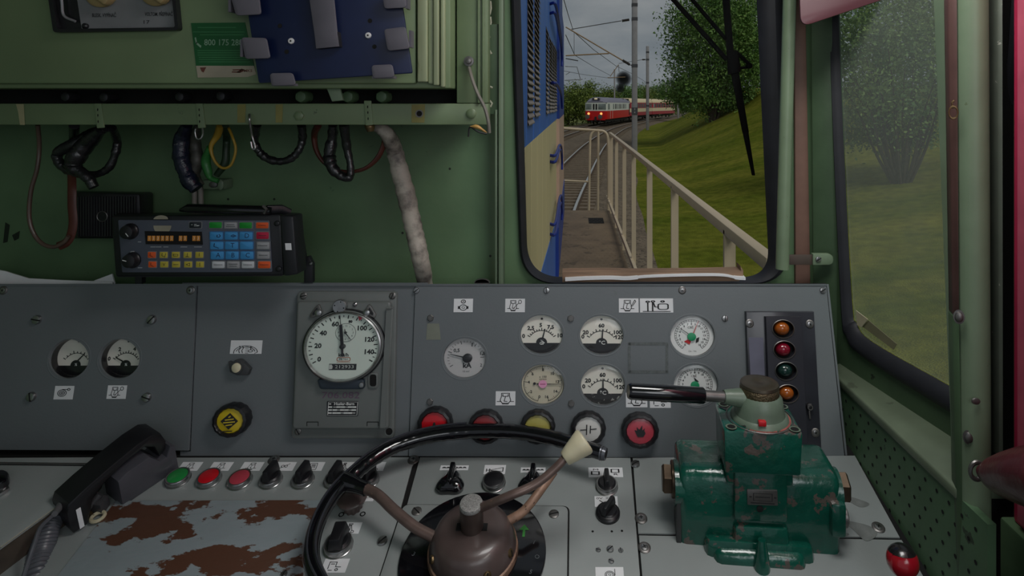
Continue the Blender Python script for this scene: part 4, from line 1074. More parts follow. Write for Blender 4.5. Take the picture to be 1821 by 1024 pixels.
# wiper speed knob
t = thing('wiper_switch', 'small dark pointer knob with a cream cap above the yellow lamp', 'switch', FM.hit(427, 660))
b = MB(mat('dark_grey_knob', (58, 60, 62), .45), FM.m(427, 651, 13)); b.lathe([(1, 0), (1, .5), (.85, .9)], 24); b.prism([(-.4, .9), (-.7, .5), (-1.3, .75), (-.9, -.6), (0, -1), (1.5, -1.0), (1.75, -.2), (.9, .6)], .1, .8, .1); b.build('body', t)
b = MB(CREAM_P, FM.m(427, 651, 8, lift=.010)); b.lathe([(1, 0), (1, .6), (.8, .75)], 24); b.build('cap', t)

# -------- speedometer in its cast case
sp = thing('speedometer', 'large speedometer with pale dial in a grey cast case on the console', 'speedometer', FM.hit(612, 776))
CASTM = mat('cast_grey_case', (104, 109, 107), .36, var=.08, scale=16, chip=(150, 152, 148), chip_at=.72, chip_scale=60, bump=.06)
b = MB(CASTM, FM.mat()); b.prism(rounded(quad_px(FM, [(532, 517), (708, 517), (703, 777), (521, 777)]), .009), 0, .010, .003); b.build('flange', sp)
b = MB(CASTM, FM.mat()); q = quad_px(FM, [(536, 534), (700, 534), (696, 757), (528, 757)]); b.prism(rounded(q, .007), .010, .022, .004, 3); CASE_ = b.build('case', sp)
b = MB(CASTM, FM.mat()); b.box(*fpx(FM, 690, 545, 697, 752)[:4], .018, .028, .003); b.build('case_rib', CASE_)
F6 = FM.lift(.022)
for x in (556, 663):
    b = MB(VOID, F6.mat()); q = quad_px(F6, [(x - 10, 757), (x - 10, 750), (x + 10, 750), (x + 10, 757)]); b.strip(q, .0012, .0006); b.build('hinge_notch', CASE_)
for x, y in ((540, 526), (698, 526), (530, 767)): screw(FM.lift(.010), x, y, 6, sp, m=STEEL, h=.3)
b = MB(VOID, FM.lift(.0104).m(692, 767, 6)); b.disc(1); b.use(CASTM).ring(1, 1.4, .05); b.build('empty_screw_hole', sp)
MS = F6.m(613, 614, 67, 61)
b = MB(CASTM, MS); b.lathe([(1.05, 0), (1.05, .12), (1.0, .16)], 64, False, False)
b.use(CHROME).lathe([(1.03, .1), (1.02, .2), (.985, .22), (.95, .15)], 64, False, False); b.use(BLACK).lathe([(1.09, -.02), (1.08, .1), (1.03, .12)], 64, False, False); b.build('bezel', sp)
M2 = MS @ Matrix.Translation((0, 0, .12)) @ Matrix.Diagonal((.97, .97, 1, 1))
b = MB(DIALS, M2); b.disc(1, seg=60); b.use(INK)
for k in range(31):
    a = 212.5 - k * 8.04; L, w_ = (.085, .032) if k % 2 == 0 else (.045, .022)
    b.strip([(.93 * math.cos(R(a)), .93 * math.sin(R(a))), ((.93 - L) * math.cos(R(a)), (.93 - L) * math.sin(R(a)))], w_, .006)
for s_, x, y, z_ in (('0', -.62, -.39, .19), ('20', -.68, .01, .19), ('40', -.56, .39, .19), ('60', -.25, .66, .19), ('80', .16, .74, .10), ('100', .48, .54, .19), ('120', .70, .2, .19), ('140', .71, -.17, .19)): b.text(s_, z_, x, y, .006, bold=.008)
b.arc(.275, 0, 360, .010, .006, (.05, .41), 36)
for k in range(12):
    a = 90 - 30 * k; b.text(str(k or 12), .075, .05 + .2 * math.cos(R(a)), .41 + .2 * math.sin(R(a)), .006)
b.text('km/h', .14, .03, -.26, .006, bold=.004)
b.use(mat('dial_orange', (170, 96, 66), .6)); b.strip(rounded([(-.14, -.44), (.22, -.44), (.22, -.33), (-.14, -.33)], .05, 4), .018, .006, True); b.strip([(-.14, -.475), (.22, -.475)], .012, .006); b.use(INK).text('METRA', .075, .04, -.385, .007)
b.use(mat('dial_red', (176, 30, 60), .6)); b.poly([(.36, .90, .007), (.50, .86, .007), (.40, .76, .007)])
DL = b.build('dial', sp)
b = MB(BLACK, M2); b.rect(-.34, .40, -.70, -.52, .008); b.use(mat('counter_white', (190, 195, 190), .6)); b.prism([(-.335, -.68), (-.25, -.67), (-.24, -.6), (-.27, -.54), (-.335, -.54)], .008, .012)
b.text('212933', .14, .08, -.61, .012, sx=1.25); b.build('odometer', DL)
b = MB(BLACK, M2); a = 97
ptr(b, (0, 0), a, .66, .085, .0, z=.05, tip=.9); ptr(b, (.0, .0), a, .95, .03, 0, z=.05, tip=.2); ptr(b, (0, 0), a + 180 - 3, .26, .06, 0, z=.05, tip=.8); b.lathe([(.075, 0), (.07, .09), (.04, .1)], 20); b.disc(.055, .08, (.03, -.24), 14)
b.build('speed_needle', DL)
b = MB(BLACK, M2); ptr(b, (.05, .41), -52, .28, .025, z=.03); ptr(b, (.05, .41), 100, .12, .03, z=.03); b.lathe([(.035, 0), (.03, .05)], 14, c=(.05, .41)); b.build('clock_hand', DL)
b = MB(GLASS_I, MS); b.lathe([(.98, .19), (.8, .215), (.4, .235), (.02, .24)], 40, False, True); b.build('glass', sp)
b = MB(CHROME, F6.m(607, 544, 12)); b.lathe([(1, 0), (1, .8), (.92, .9)], 24); b.use(VOID)
for q in range(4): b.disc(.1, .91, (.7 * math.cos(q * PI / 2 + 1.3), .7 * math.sin(q * PI / 2 + 1.3)), 8)
b.build('top_button', sp)
b = MB(CHROME, F6.m(632, 541, 4)); b.lathe([(1, 0), (.9, .6), (.4, 1)], 12); b.build('pin', sp)
for x, sgn in ((569, -1), (654, 1)):
    M_ = F6.m(x, 555, 13); b = MB(STEEL, M_ @ Matrix.Diagonal((sgn, 1, 1, 1))); b.prism(rounded([(-.5, -.1), (.1, 1.1), (.45, .9), (1.25, -.3), (1.1, -.75), (.3, -.45)], .2, 4), .1, .35, .05)
    b.use(BLACK).prism(rounded([(.1, .1), (.3, .7), (.9, -.1), (.8, -.4)], .1, 3), .33, .37); b.use(CHROME).lathe([(.45, .1), (.45, .7), (.2, .8)], 18); b.build('dog_catch', sp)
b = MB(mat('dark_blue_lever', (40, 50, 60), .35), F6.mat()); b.prism(rounded(quad_px(F6, [(567, 672), (650, 672), (650, 690), (572, 690)]), .006), .001, .010, .002); b.use(CHROME).at(F6.m(646, 682, 5, lift=.010)).lathe([(1, 0), (.8, .4), (.3, .5)], 14); b.build('slide_lever', sp)
b = MB(CASTM, F6.mat()); o_ = rounded(quad_px(F6, [(655, 662), (673, 662), (673, 690), (655, 690)]), .006); b.prism(o_, 0, .003, .001); b.use(VOID).prism(rounded(quad_px(F6, [(658.5, 665), (670, 665), (670, 686), (658.5, 686)]), .005), .003, .0033); b.build('keyhole_slot', CASE_)
b = MB(BLACK, F6.mat()); b.prism(rounded(quad_px(F6, [(582, 713), (637, 713), (637, 739), (582, 739)]), .001), 0, .0014)
b.use(WHITE_T); M3 = F6.m(610, 726, 27, 12.5, lift=.0016); b.at(M3); b.strip([(-.96, -.93), (.96, -.93), (.96, .93), (-.96, .93)], .03, 0, True); b.text('Hasler-Bern', .55, .08, .66, 0, sx=.5, bold=.012)
b.disc(.08, 0, (-.85, .66), 10)
for r_, y in enumerate((.22, -.2, -.62)):
    for x0 in (-.6, -.35, -.1, .15, .4, .65): b.strip([(x0, y), (x0 + .17, y)], .22 if (r_ + int(x0 * 20)) % 3 else .1, 0)
    b.strip([(-.88, y), (-.76, y)], .2, 0)
b.build('maker_plate', CASE_)
b = MB(mat('purple_marker', (98, 74, 96), .6, var=.1), F6.m(606, 703, 38, 8, lift=.0005)); b.text('706.082', 2.0, 0, 0, 0, sx=.28); b.build('marker_writing', CASE_)

# -------- strip of signal lamps
ls = thing('signal_lamp_unit', 'black lamp unit with four round signal lamps at the right end of the console', 'lamp unit', FP.hit(1390, 795))
BM = mat('black_lamp_plate', (44, 45, 52), .3, var=.12, chip=(92, 92, 98), chip_at=.71, chip_scale=60, coat=.2)
b = MB(BM, FP.mat()); b.prism(quad_px(FP, [(1324, 553), (1444, 553), (1457, 795), (1332, 795)]), 0, .012, .002); b.build('back_plate', ls)
F7 = FP.lift(.012)
b = MB(BM, F7.mat()); b.sheet([quad_px(F7, [(1359, 562), (1421, 562), (1432, 790), (1368, 790)])] + [ell(F7, x, y, 19, 16, 28) for x, y in ((1389, 583), (1391, 620), (1394, 657), (1397, 697))], 0, .012); b.build('front_plate', ls)
b = MB(mat('purple_grey_steel', (112, 112, 128), .35, .4), F7.mat()); b.prism(quad_px(F7, [(1331, 600), (1357, 600), (1362, 720), (1337, 720)]), 0, .0008); b.build('bare_strip', ls)
AMB = mat('amber_lens', (150, 78, 26), .12, var=.15, coat=.5)
for (x, y, m) in ((1389, 583, AMB), (1391, 620, mat('ruby_lens', (122, 16, 38), .12, coat=.5)), (1394, 657, mat('deep_green_lens', (26, 50, 46), .12, coat=.5)), (1397, 697, AMB)):
    b = MB(VOID, F7.m(x, y, 19, 16)); b.lathe([(1, .55), (.98, .05), (.2, .03)], 28, False, True)
    b.use(STEEL).lathe([(1.06, .64), (1.0, .68), (.96, .6)], 28, False, False); SK = b.build('lamp_socket', ls)
    b = MB(m, F7.m(x, y, 13.5, 12.5)); b.lathe([(1, .05), (.98, .35), (.8, .7), (.5, .92), (.2, 1.0), (.02, 1.02)], 28, False, True); b.build('lens', SK)
for x, y in ((1333, 575), (1440, 576), (1450, 769)): screw(FP.lift(.012), x, y, 6, ls, 'cup', CHROME)
b = MB(BLACK, FP.lift(.012).m(1438, 722, 6)); b.lathe([(1, 0), (1, 1.2), (.7, 1.4)], 16); b.use(STEEL).box(-.25, .25, -3.4, -.8, 0, .5, .1); b.ring(.5, .8, 1.42); b.build('latch', ls)

# papers lying on top of the console against the glass
pb = thing('wooden_slat', 'weathered brown wooden slat lying along the bottom of the windscreen', 'slat', P(1150, 500, 1.30))
b = MB(mat('weathered_wood', (138, 112, 90), .65, var=.35, scale=30, stretch=(.25, 2, 2)), None)
up = [(1000, 485), (1060, 484), (1140, 485), (1240, 484), (1318, 482), (1317, 473), (1322, 481), (1322, 492), (1314, 500), (1000, 502)]
fr_ = Frame(P(1100, 495, 1.285), (1, 0, 0), (0, 0, 1)); b.at(fr_.mat()).prism([fr_.uv(*p) for p in up], -.035, 0, .001); b.build('slat', pb)
b = MB(PAPER, None); fr_ = Frame(P(1100, 495, 1.275), (1, 0, 0), (0, 0, 1)); up = smooth_path([(*fr_.uv(*p), 0) for p in ((1005, 497), (1040, 495), (1085, 494), (1115, 495), (1150, 492), (1200, 490), (1260, 489), (1290, 490), (1310, 494), (1326, 495))], 5)
for i in range(len(up) - 1):
    t = i / (len(up) - 1); th_ = .0035 if t < .4 else (.0022 if t < .85 else .0035)
    p, q = up[i], up[i + 1]
    b.at(fr_.mat()).prism([(p.x, p.y - th_), (q.x, q.y - th_), (q.x, q.y + th_ * .6), (p.x, p.y + th_ * .6)], -.03, 0)
b.at(Matrix.Identity(4))
tag(b.build('paper_sheaf'), 'white wavy edge of paper tucked along the wooden slat below the windscreen', 'paper')
b = MB(PAPER, None); fr_ = Frame(P(40, 490, 1.27), (1, 0, 0), (0, .1, 1)); b.at(fr_.mat()).prism(quad_px(fr_, [(-60, 470), (8, 482), (50, 495), (110, 498), (200, 501), (200, 506), (-60, 506)]), -.003, 0); tag(b.build('loose_paper'), 'pale sheet of paper lying on top of the console at far left', 'paper')
b = MB(PAPER, None); fr_ = Frame(P(185, 495, 1.275), (1, 0, 0), (0, .1, 1)); b.at(fr_.mat()).prism(quad_px(fr_, [(156, 503), (199, 487), (204, 505), (156, 506)]), -.003, 0); tag(b.build('loose_paper'), 'small folded white paper corner behind the radio foot', 'paper')
b = MB(STEEL, Frame(P(857, 501, 1.27), (1, 0, 0), (0, 0, 1)).m(857, 503, 14, 7)); b.disc(1, a0=0, a1=180, seg=16); b.lathe([(1, -.4), (.9, 0)], 16); tag(b.build('console_catch'), 'small round steel catch on the top edge of the console below the windscreen corner', 'catch')

# ================================================================ DESK
AL = R(13)
FD = Frame((0, 1.19, EYE - .678), (1, 0, 0), (0, math.cos(AL), math.sin(AL)))
FD1 = FD.lift(.003)
dk = thing('control_desk', 'sloping grey control desk in front of the instrument console', 'desk', (-.2, .98, 0))
b = MB(VOID, FD.lift(-.001).mat()); b.box(-1.36, .552, -.46, .03, -.05, 0); b.build('desk_top', dk)
b = MB(GREY); b.box(-1.36, .54, .80, 1.15, 0, EYE - .84); b.build('pedestal', dk)
def plate(name, label, px, screws=(), T=.003, m=None, bev=.0006, base=FD, cat='desk plate'):
    loop = [base.uv(*p) for p in px]
    t = thing(name, label, cat, base.hit(sum(p[0] for p in px) / len(px), sum(p[1] for p in px) / len(px)))
    b = MB(m or DESK, base.mat()); b.prism(loop, 0, T, bev); b.build('plate', t)
    for s_ in screws: screw(base.lift(T), s_[0], s_[1], s_[2], t, s_[3] if len(s_) > 3 else 'slot')
    return t
pA = plate('switch_plate', 'grey desk plate with push buttons and rotary switches left of the steering wheel', [(40, 816), (743, 815), (733, 830), (667, 1075), (-130, 1075)], [(487, 818, 8, 'cup'), (680, 963, 9), (735, 818, 8, 'cup')])
pB = plate('switch_plate', 'grey desk plate with switches behind the steering wheel hub', [(747, 815), (1121, 816), (1142, 1075), (676, 1075)], [(1064, 978, 4.5), (1085, 977, 6.5), (1104, 979, 4.5), (1087, 998, 5)])
pC = plate('desk_plate', 'rear grey desk plate behind the green brake valve', [(1125, 816), (1520, 812), (1600, 958), (1135, 950)], [(1130, 826, 8), (1140, 922, 9, 'cup'), (1562, 938, 9, 'cup')])
pD = plate('desk_plate', 'front grey desk plate under the green brake valve', [(1136, 954), (1603, 962), (1670, 1075), (1146, 1075)], [(1146, 974, 9, 'cup')])
for q in ([(1500, 880), (1545, 895), (1530, 902), (1502, 886)], [(1495, 925), (1545, 935), (1560, 950), (1540, 962), (1515, 940)], [(1495, 945), (1510, 950), (1500, 955)]):
    b = MB(mat('oil_stain', (112, 116, 114), .35, var=.2, scale=60), FD1.mat()); b.poly([(*FD1.uv(p[0], p[1]), .0006) for p in smooth_path([(*p, 0) for p in q], 6, True)]); b.build('oil_stain', pC)
for x, y in ((1054, 945), (1088, 945), (1106, 944)): b = MB(VOID, FD1.m(x, y, 2.2, lift=.0004)); b.disc(1, seg=8); b.build('drill_hole', pB)
# hinged worn cover plate
RU = plate('worn_cover_plate', 'grey hinged writing plate with paint worn off to brown rust patches', [(207, 893), (580, 892), (575, 915), (522, 1075), (66, 1075)], [(505, 1021, 6)], T=.004, m=RUSTY, base=FD1)
# raised desk section at far left
rs = thing('raised_desk_box', 'raised grey desk box with sloping edge at the far left', 'desk box', FD1.hit(40, 900))
FDr = FD.lift(.045)
b = MB(DESK, FD1.mat()); top = [FDr.uv(*p) for p in ((-160, 814), (176, 812), (172, 832), (122, 884), (0, 972), (-160, 1090))]
b.prism(top, 0, .042, .002); b.use(mat('edge_highlight', (170, 166, 152), .5)); q = [FDr.uv(*p) for p in ((122, 885), (0, 973), (-150, 1083))]; b.at(FDr.mat()).strip(q, .003, -.0005); b.build('top', rs)  # pale strip painted along the top edge as its highlight
b = MB(STEEL, FDr.mat()); q = [(FDr.uv(*p)) for p in ((-100, 822), (178, 825))]; b.strip(q, .003, .0006); b.use(VOID).strip([(a[0], a[1] - .004) for a in q], .0025, .0008); b.build('hinge', rs)
b = MB(mat('dark_brown_edge', (66, 58, 50), .55, var=.3), FD1.mat())
side = [FDr.uv(*p) for p in ((-160, 814), (177.5, 812), (173.5, 833), (123.5, 886), (1.5, 974.5), (-160, 1092))]
b.prism(side, 0, .037); b.build('side_edge', rs)
lv = thing('lever_handle', 'black flat lever end with bright strip at the left edge of the raised box', 'lever', FDr.hit(4, 876))
b = MB(GLOSSB, FDr.mat()); b.prism(rounded([FDr.uv(*p) for p in ((-60, 880), (-40, 856), (10, 850), (20, 855), (18, 868), (0, 878))], .006), .006, .02, .004); b.build('handle', lv)
b = MB(CHROME, FDr.mat()); b.prism([FDr.uv(*p) for p in ((-60, 890), (16, 866), (18, 872), (0, 884), (-60, 905))], .001, .006, .001); b.build('strip', lv)

# -------- push buttons and switches
def base_ring(t, M_, h=.55, m=CHROME):
    b = MB(m, M_); b.lathe([(1.06, 0), (1.06, .08), (1, .12), (1, h * .85), (.95, h), (.84, h), (.82, h * .7)], 40, False, False); b.build('ring', t)
def push(x, y, r, m, label, name='push_button', h=.5):
    t = thing(name, label, 'push button', FD1.hit(x, y + 4), 'round push buttons on the desk')
    M_ = FD1.m(x, y + 5, r)
    base_ring(t, M_, h)
    b = MB(m, M_); b.lathe([(.86, h * .5), (.82, h * .97), (.7, h * 1.08), (.02, h * 1.1)], 36, False, True); b.build('cap', t); return t
def rotary(x, y, r, label, ang=0, ring=True, tall=1.15, wide=.34, m=BLACK):
    t = thing('rotary_switch', label, 'rotary switch', FD1.hit(x, y + 4), 'rotary switches on the desk')
    M_ = FD1.m(x, y + 6, r)
    if ring: base_ring(t, M_, .5)
    b = MB(m, M_ @ Matrix.Translation((0, 0, .12 if ring else 0))); 
    if not ring: b.lathe([(1.08, 0), (1.08, .25), (.95, .4), (.8, .45)], 36)
    b.lathe([(.84, .0), (.84, .42), (.7, .55)], 36); b.build('base', t)
    b = MB(m, M_ @ Matrix.Rotation(R(ang), 4, 'Z') @ Matrix.Translation((0, 0, .5)))
    b.hexa([(-wide, -.85, 0), (wide, -.85, 0), (wide * .75, -.7, tall), (-wide * .75, -.7, tall)], [(-wide * 1.3, .95, 0), (wide * 1.3, .95, 0), (wide * .8, .95, tall * .92), (-wide * .8, .95, tall * .92)], .08)
    b.build('grip', t); return t
push(317, 848, 19.5, GRN, 'green round push button in a steel ring beside the telephone handset')
push(372, 849, 19.5, RED, 'bright red round push button between the green and the paler red one')
push(427, 851, 19.5, ROSE, 'paler red round push button, next to the first rotary switch')
for i, x in enumerate((482, 539, 597, 655)):
    rotary(x, 849, 18.5, ['black rotary switch in a steel ring right beside the paler red button', 'black rotary switch second from the red buttons in the desk row', 'black rotary switch just left of the steering wheel rim', 'black rotary switch behind the wheel rim, inside the wheel'][i], (-8, -8, -8, -10)[i])
for x, k in ((338, 'start'), (393, 'start'), (448, 'start'), (506, 'fan'), (557, 'wind_box'), (612, 'lamp'), (666, 'lamp')): sticker(FD1, x, 829.5, 36, 15.5, k, pA, stroke=.1)
sticker(FD1, 622, 939, 38, 20, 'lamp', pA); sticker(FD1, 596, 1006, 44, 25, 'loco', pA); sticker(FD1, 657, 884, 18, 15, 'fan', pA)
rotary(602, 966, 24, 'larger black rotary switch in a steel ring below the brown mushroom button', 4, wide=.5, tall=.9)
t = thing('mushroom_button', 'brown bakelite mushroom button inside the wheel rim at left', 'button', FD1.hit(628, 905))
b = MB(BAKE, FD1.m(628, 903, 23)); b.lathe([(.7, 0), (.7, .35), (.85, .4), (.9, .8), (.78, .85)], 40, wob=lambda k: 1 if k % 4 < 2 else .9); b.build('collar', t)
b = MB(BAKE, FD1.m(628, 903, 23)); b.lathe([(.9, .8), (1.1, .9), (1.14, 1.05), (1.0, 1.2), (.6, 1.3), (.02, 1.34)], 40); b.build('cap', t)
for x, y in ((607, 915), (645, 914)):
    b = MB(VOID, FD1.m(x, y, 5, lift=.0004)); b.ring(.6, 1.0, 0); b.build('drill_ring', pA)
# middle desk plate
def pointer_knob(x, y, r, label, ang=0):
    t = thing('pointer_knob', label, 'knob', FD1.hit(x, y + 6), 'glossy pointer knobs on the desk')
    M_ = FD1.m(x, y + 8, r) @ Matrix.Rotation(R(ang), 4, 'Z')
    b = MB(GLOSSB, M_)
    def wob(k): a = 2 * PI * k / 48; return 1 + .16 * math.cos(3 * (a - PI / 2))
    b.lathe([(.82, 0), (.9, .1), (.92, .35), (.78, .55), (.5, .75)], 48, wob=wob); b.build('skirt', t)
    b = MB(GLOSSB, M_); b.hexa([(-.3, -.7, .2), (.3, -.7, .2), (.16, -.4, 1.0), (-.16, -.4, 1.0)], [(-.26, 1.15, .2), (.26, 1.15, .2), (.17, 1.0, 1.15), (-.17, 1.0, 1.15)], .09); b.build('grip', t); return t
pointer_knob(802, 856, 25, 'glossy black pointer knob on the desk, above the wheel hub at left')
push(878, 855, 20, BLACK, 'black round push button below the horn symbol')
pointer_knob(946, 856, 24, 'glossy black pointer knob behind the curved gear lever rod', -3)
rotary(1079, 860, 19, 'black rotary switch in a steel ring near the end of the wheel rim', 0, tall=.85, wide=.24)
rotary(1081, 908, 20, 'all-black rotary switch without a ring, left of the brake valve', -32, ring=False, tall=.75, wide=.24)
sticker(FD1, 808, 832, 50, 8.5, 'text', pB, aspect=False, stroke=.14); sticker(FD1, 880, 835, 38, 16, 'horn', pB, aspect=False); sticker(FD1, 948, 836, 44, 9, 'text', pB, aspect=False, stroke=.14)
sticker(FD1, 1077, 840, 61, 17, 'pantographs', pB, aspect=False); sticker(FD1, 1078, 892, 41, 19, 'switch', pB, aspect=False); sticker(FD1, 1084, 1018, 50, 19, 'motor', pB)

# -------- controller: square plate, dial disc, hub, wheel, lever
ct = thing('controller', 'controller with black steering wheel rim, brown hub and cream-handled lever', 'controller', FD1.hit(842, 985))
b = MB(DESK, FD1.mat()); b.prism(rounded([FD1.uv(*p) for p in ((718, 899), (1010, 902), (1008, 1075), (660, 1075))], .012), 0, .003, .0008); b.build('square_plate', ct)
b = MB(VOID, FD1.mat()); b.prism(rounded([FD1.uv(*p) for p in ((716, 897), (1013, 900), (1011, 1078), (657, 1078))], .013), 0, .0008); b.build('plate_gap', ct)
for x, y in ((741, 909), (985, 914)): screw(FD.lift(.006), x, y, 9, ct, h=.2, m=STEEL)
FD2 = FD.lift(.0065)
b = MB(GLOSSB, FD2.m(842, 987, 129)); b.lathe([(1.0, -.02), (1.0, .035), (.98, .045), (.02, .045)], 72, False, True)
b.use(mat('green_paint_mark', (70, 150, 70), .5)); b.at(FD2.m(932, 948, 9, 11, lift=.0056)).poly([(-.25, -1, 0), (.25, -1, 0), (.25, .1, 0), (1, .1, 0), (0, 1, 0), (-1, .1, 0), (-.25, .1, 0)])
b.use(mat('faint_scale_print', (92, 98, 100), .5))
for x, y, s_ in ((950, 969, '1'), (955, 995, 'O'), (944, 1022, '5'), (736, 990, '3')): b.at(FD2.m(x, y, 8, lift=.0056)).text(s_, 1.4, rot=-20)
b.build('scale_disc', ct)
MH = FD2.m(842, 988, 1.0, lift=.0056)      # unit: one pixel at the hub
MHU = MH
def hub(prof, m, nm, wob=None):
    b = MB(m, MHU); b.lathe(prof, 56, True, True, wob=wob); return b.build(nm, ct)
hub([(78, 0), (80, 5), (79, 14), (75, 17)], COPPER2, 'worn_base_ring')
HC = hub([(77, 12), (76.5, 17), (72, 33), (66.5, 44), (61, 50.5), (53, 55), (43, 57), (10, 58)], BAKE, 'hub_cover')
for a in (-150, -62, -20):
    M_ = MHU @ Matrix.Rotation(R(a), 4, 'Z') @ Matrix.Translation((72.5, 0, 28)) @ Matrix.Rotation(R(78), 4, 'Y')
    b = MB(BRASS, M_); b.lathe([(7, 0), (6.5, 3), (5, 4)], 16); b.use(VOID).box(-6, 6, -1, 1, 3.5, 4.6); b.build('screw', HC)
b = MB(VOID, MHU); b.box(-27, 27, -9, 5, 56, 59); b.build('slot', HC)
b = MB(mat('worn_brown_collar', (74, 62, 58), .35, .3, var=.2), MHU); b.lathe([(20, 54), (20, 100), (19, 102)], 32); b.use(mat('knurled_grey_top', (150, 149, 147), .45, .3, var=.4, scale=500)).lathe([(20, 101), (20.5, 104), (19, 107.5), (14, 108.5), (1, 108.5)], 32); b.build('centre_knob', ct)
# rim: plane parallel to the desk
FRIM = FD.lift(.062)
rim_px = [(1072, 806), (1040, 796), (985, 779), (930, 769), (880, 766), (830, 767), (780, 772), (735, 782), (695, 797), (660, 818), (630, 843), (602, 870), (580, 900), (563, 935), (554, 970), (556, 1005), (572, 1040), (600, 1085), (650, 1130), (740, 1180)]
rim = [FRIM.hit(*p) for p in rim_px]
sp_ = smooth_path(rim, 6)
b = MB(GLOSSB); N_ = len(sp_)
b.tube(sp_, [.0122 + .0012 * abs(math.sin(i * 1.3)) * (1 if 8 < i < 60 else 0) for i in range(N_)], 16, cap=True, up=(0, 0, 1))
WR = b.build('wheel_rim', ct)
b = MB(mat('rim_groove', (52, 54, 60), .25), None); gp = [p + Vector((0, 0, .0105)) + (FD.hit(842, 985) - p).normalized() * .006 for p in sp_[30:]]; b.tube(gp, .0022, 6); 
gp = [p + Vector((0, 0, .0105)) - (FD.hit(842, 985) - p).normalized() * .006 for p in sp_[30:]]; b.tube(gp, .0018, 6); b.build('rim_groove', WR)
e0 = (sp_[0] - sp_[1]).normalized(); b = MB(mat('rim_end_core', (90, 92, 98), .3, .5)); b.tube([sp_[0] - e0 * .004, sp_[0] + e0 * .006], [.0128, .0105], 16); b.use(VOID).tube([sp_[0] + e0 * .0055, sp_[0] + e0 * .0065], .0062, 14); b.build('rim_end', WR)
# left spoke, right spoke
hc = MHU @ Vector((0, 0, 40))
b = MB(COPPER); pts = [FRIM.hit(632, 863), FRIM.lift(.0).hit(668, 877), FRIM.lift(-.006).hit(702, 908), FRIM.lift(-.014).hit(738, 937), FRIM.lift(-.02).hit(772, 955)]
b.tube(smooth_path(pts, 6), .0085, 12); b.build('spoke', ct)
b = MB(GLOSSB); b.tube(smooth_path([FRIM.hit(612, 856), FRIM.hit(630, 862), FRIM.hit(652, 870)], 4), [.016, .0155, .0145, .014, .013, .012, .0115, .0112, .011], 14); b.build('spoke_socket', ct)
b = MB(COPPER2); pts = [FRIM.lift(.02).hit(985, 838), FRIM.lift(.01).hit(968, 862), FRIM.hit(945, 893), FRIM.lift(-.010).hit(927, 912), FRIM.lift(-.018).hit(900, 928)]
b.tube(smooth_path(pts, 6), .0072, 12); b.build('spoke', ct)
# lever
FL = FRIM
L0 = MHU @ Vector((0, 0, 92)); 
def LP(x, y, Y): return P(x, y, Y)
b = MB(COPPER); pts = [L0 + Vector((.006, 0, 0)), LP(900, 884, .945), LP(950, 862, .955), LP(985, 835, .965), LP(1012, 806, .975)]
b.tube(smooth_path(pts, 6), .0066, 12); b.build('lever_rod', ct)
b = MB(CREAM_P); p0, p1 = LP(1004, 816, .972), LP(1041, 783, .985); d = (p1 - p0)
b.tube([p0, p0 + d * .04, p0 + d * .3, p0 + d * .6, p0 + d * .9, p0 + d * .98, p0 + d * 1.02], [.010, .0115, .0145, .0175, .0205, .0195, .016], 24); b.build('lever_grip', ct)

# -------- telephone handset in its cradle
ph_ = thing('telephone', 'black telephone handset in its cradle at the left of the desk', 'telephone', FD1.hit(200, 900))
A_ = FD1.hit(120, 935); B_ = FD1.hit(268, 838)
ax = (B_ - A_); L_ = ax.length; ax.normalize(); up_ = FD1.n; sd = ax.cross(up_).normalized()   # sd: to the right of the handset
def HM(off=0, lift=0):
    m = Matrix.Identity(4); o = A_ + sd * off + up_ * lift
    for i, a in enumerate((ax * L_, up_, sd)):
        for r in range(3): m[r][i] = a[r]
    for r in range(3): m[r][3] = o[r]
    return m
side = [(-.02, .004), (-.05, .02), (-.05, .05), (-.01, .062), (.2, .072), (.5, .083), (.8, .092), (1.0, .094), (1.1, .086), (1.15, .066), (1.12, .048), (1.04, .042), (1.0, .066), (.88, .079), (.62, .072), (.40, .060), (.24, .046), (.17, .02), (.12, .004)]
pts2 = rounded(side, .012, 3)
b = MB(BLACK, HM(-.018)); b.prism(side, 0, .05, .004, 2); HS = b.build('handset', ph_)
b = MB(mat('cradle_black', (72, 72, 78), .38, var=.1), HM(-.016)); b.prism([(.50, .0), (.50, .052), (.62, .058), (.9, .060), (1.02, .038), (1.1, .038), (1.16, .056), (1.22, .05), (1.22, .0)], 0, .056, .003, 2); b.build('cradle', ph_)
b = MB(PAPER, HM(-.018, 0)); b.box(.04, .09, .006, .044, .0503, .0508); b.build('paper_label', HS)
b = MB(mat('dark_plug', (64, 64, 66), .4), None); b.tube([FD1.lift(.012).hit(150, 910), FD1.lift(.03).hit(178, 878)], .006, 12); b.tube([FD1.lift(.012).hit(136, 925), FD1.lift(.012).hit(152, 910)], .0075, 12)
b.build('cable_plug', ph_)
b = MB(MATS['dark_plug'], FD1.mat()); q = [FD1.uv(*p) for p in ((163, 915), (180, 893), (196, 898), (182, 918))]; b.prism(q, .001, .022, .003); b.build('plug_bracket', ph_)
b = MB(mat('worn_cream_ring', (176, 168, 140), .5, var=.2), FD1.m(175, 924, 10, lift=.004)); b.tube([(math.cos(k * PI / 9), math.sin(k * PI / 9), .2) for k in range(18)], .32, 8, True); b.use(BRASS).tube([(-.8, .1, .2), (-2.2, .9, .3)], .3, 8); b.build('eyelet', ph_)
cd = thing('coiled_cord', 'dark grey coiled telephone cord running down the left of the desk', 'cord', P(70, 1010, .97))
CORD = mat('cord_grey', (84, 86, 92), .35, var=.12)
cpath = smooth_path([P(92, 925, 1.03), P(84, 945, 1.015), P(73, 985, .995), P(62, 1030, .965), P(52, 1085, .94)], 60)
b = MB(CORD); hel = []
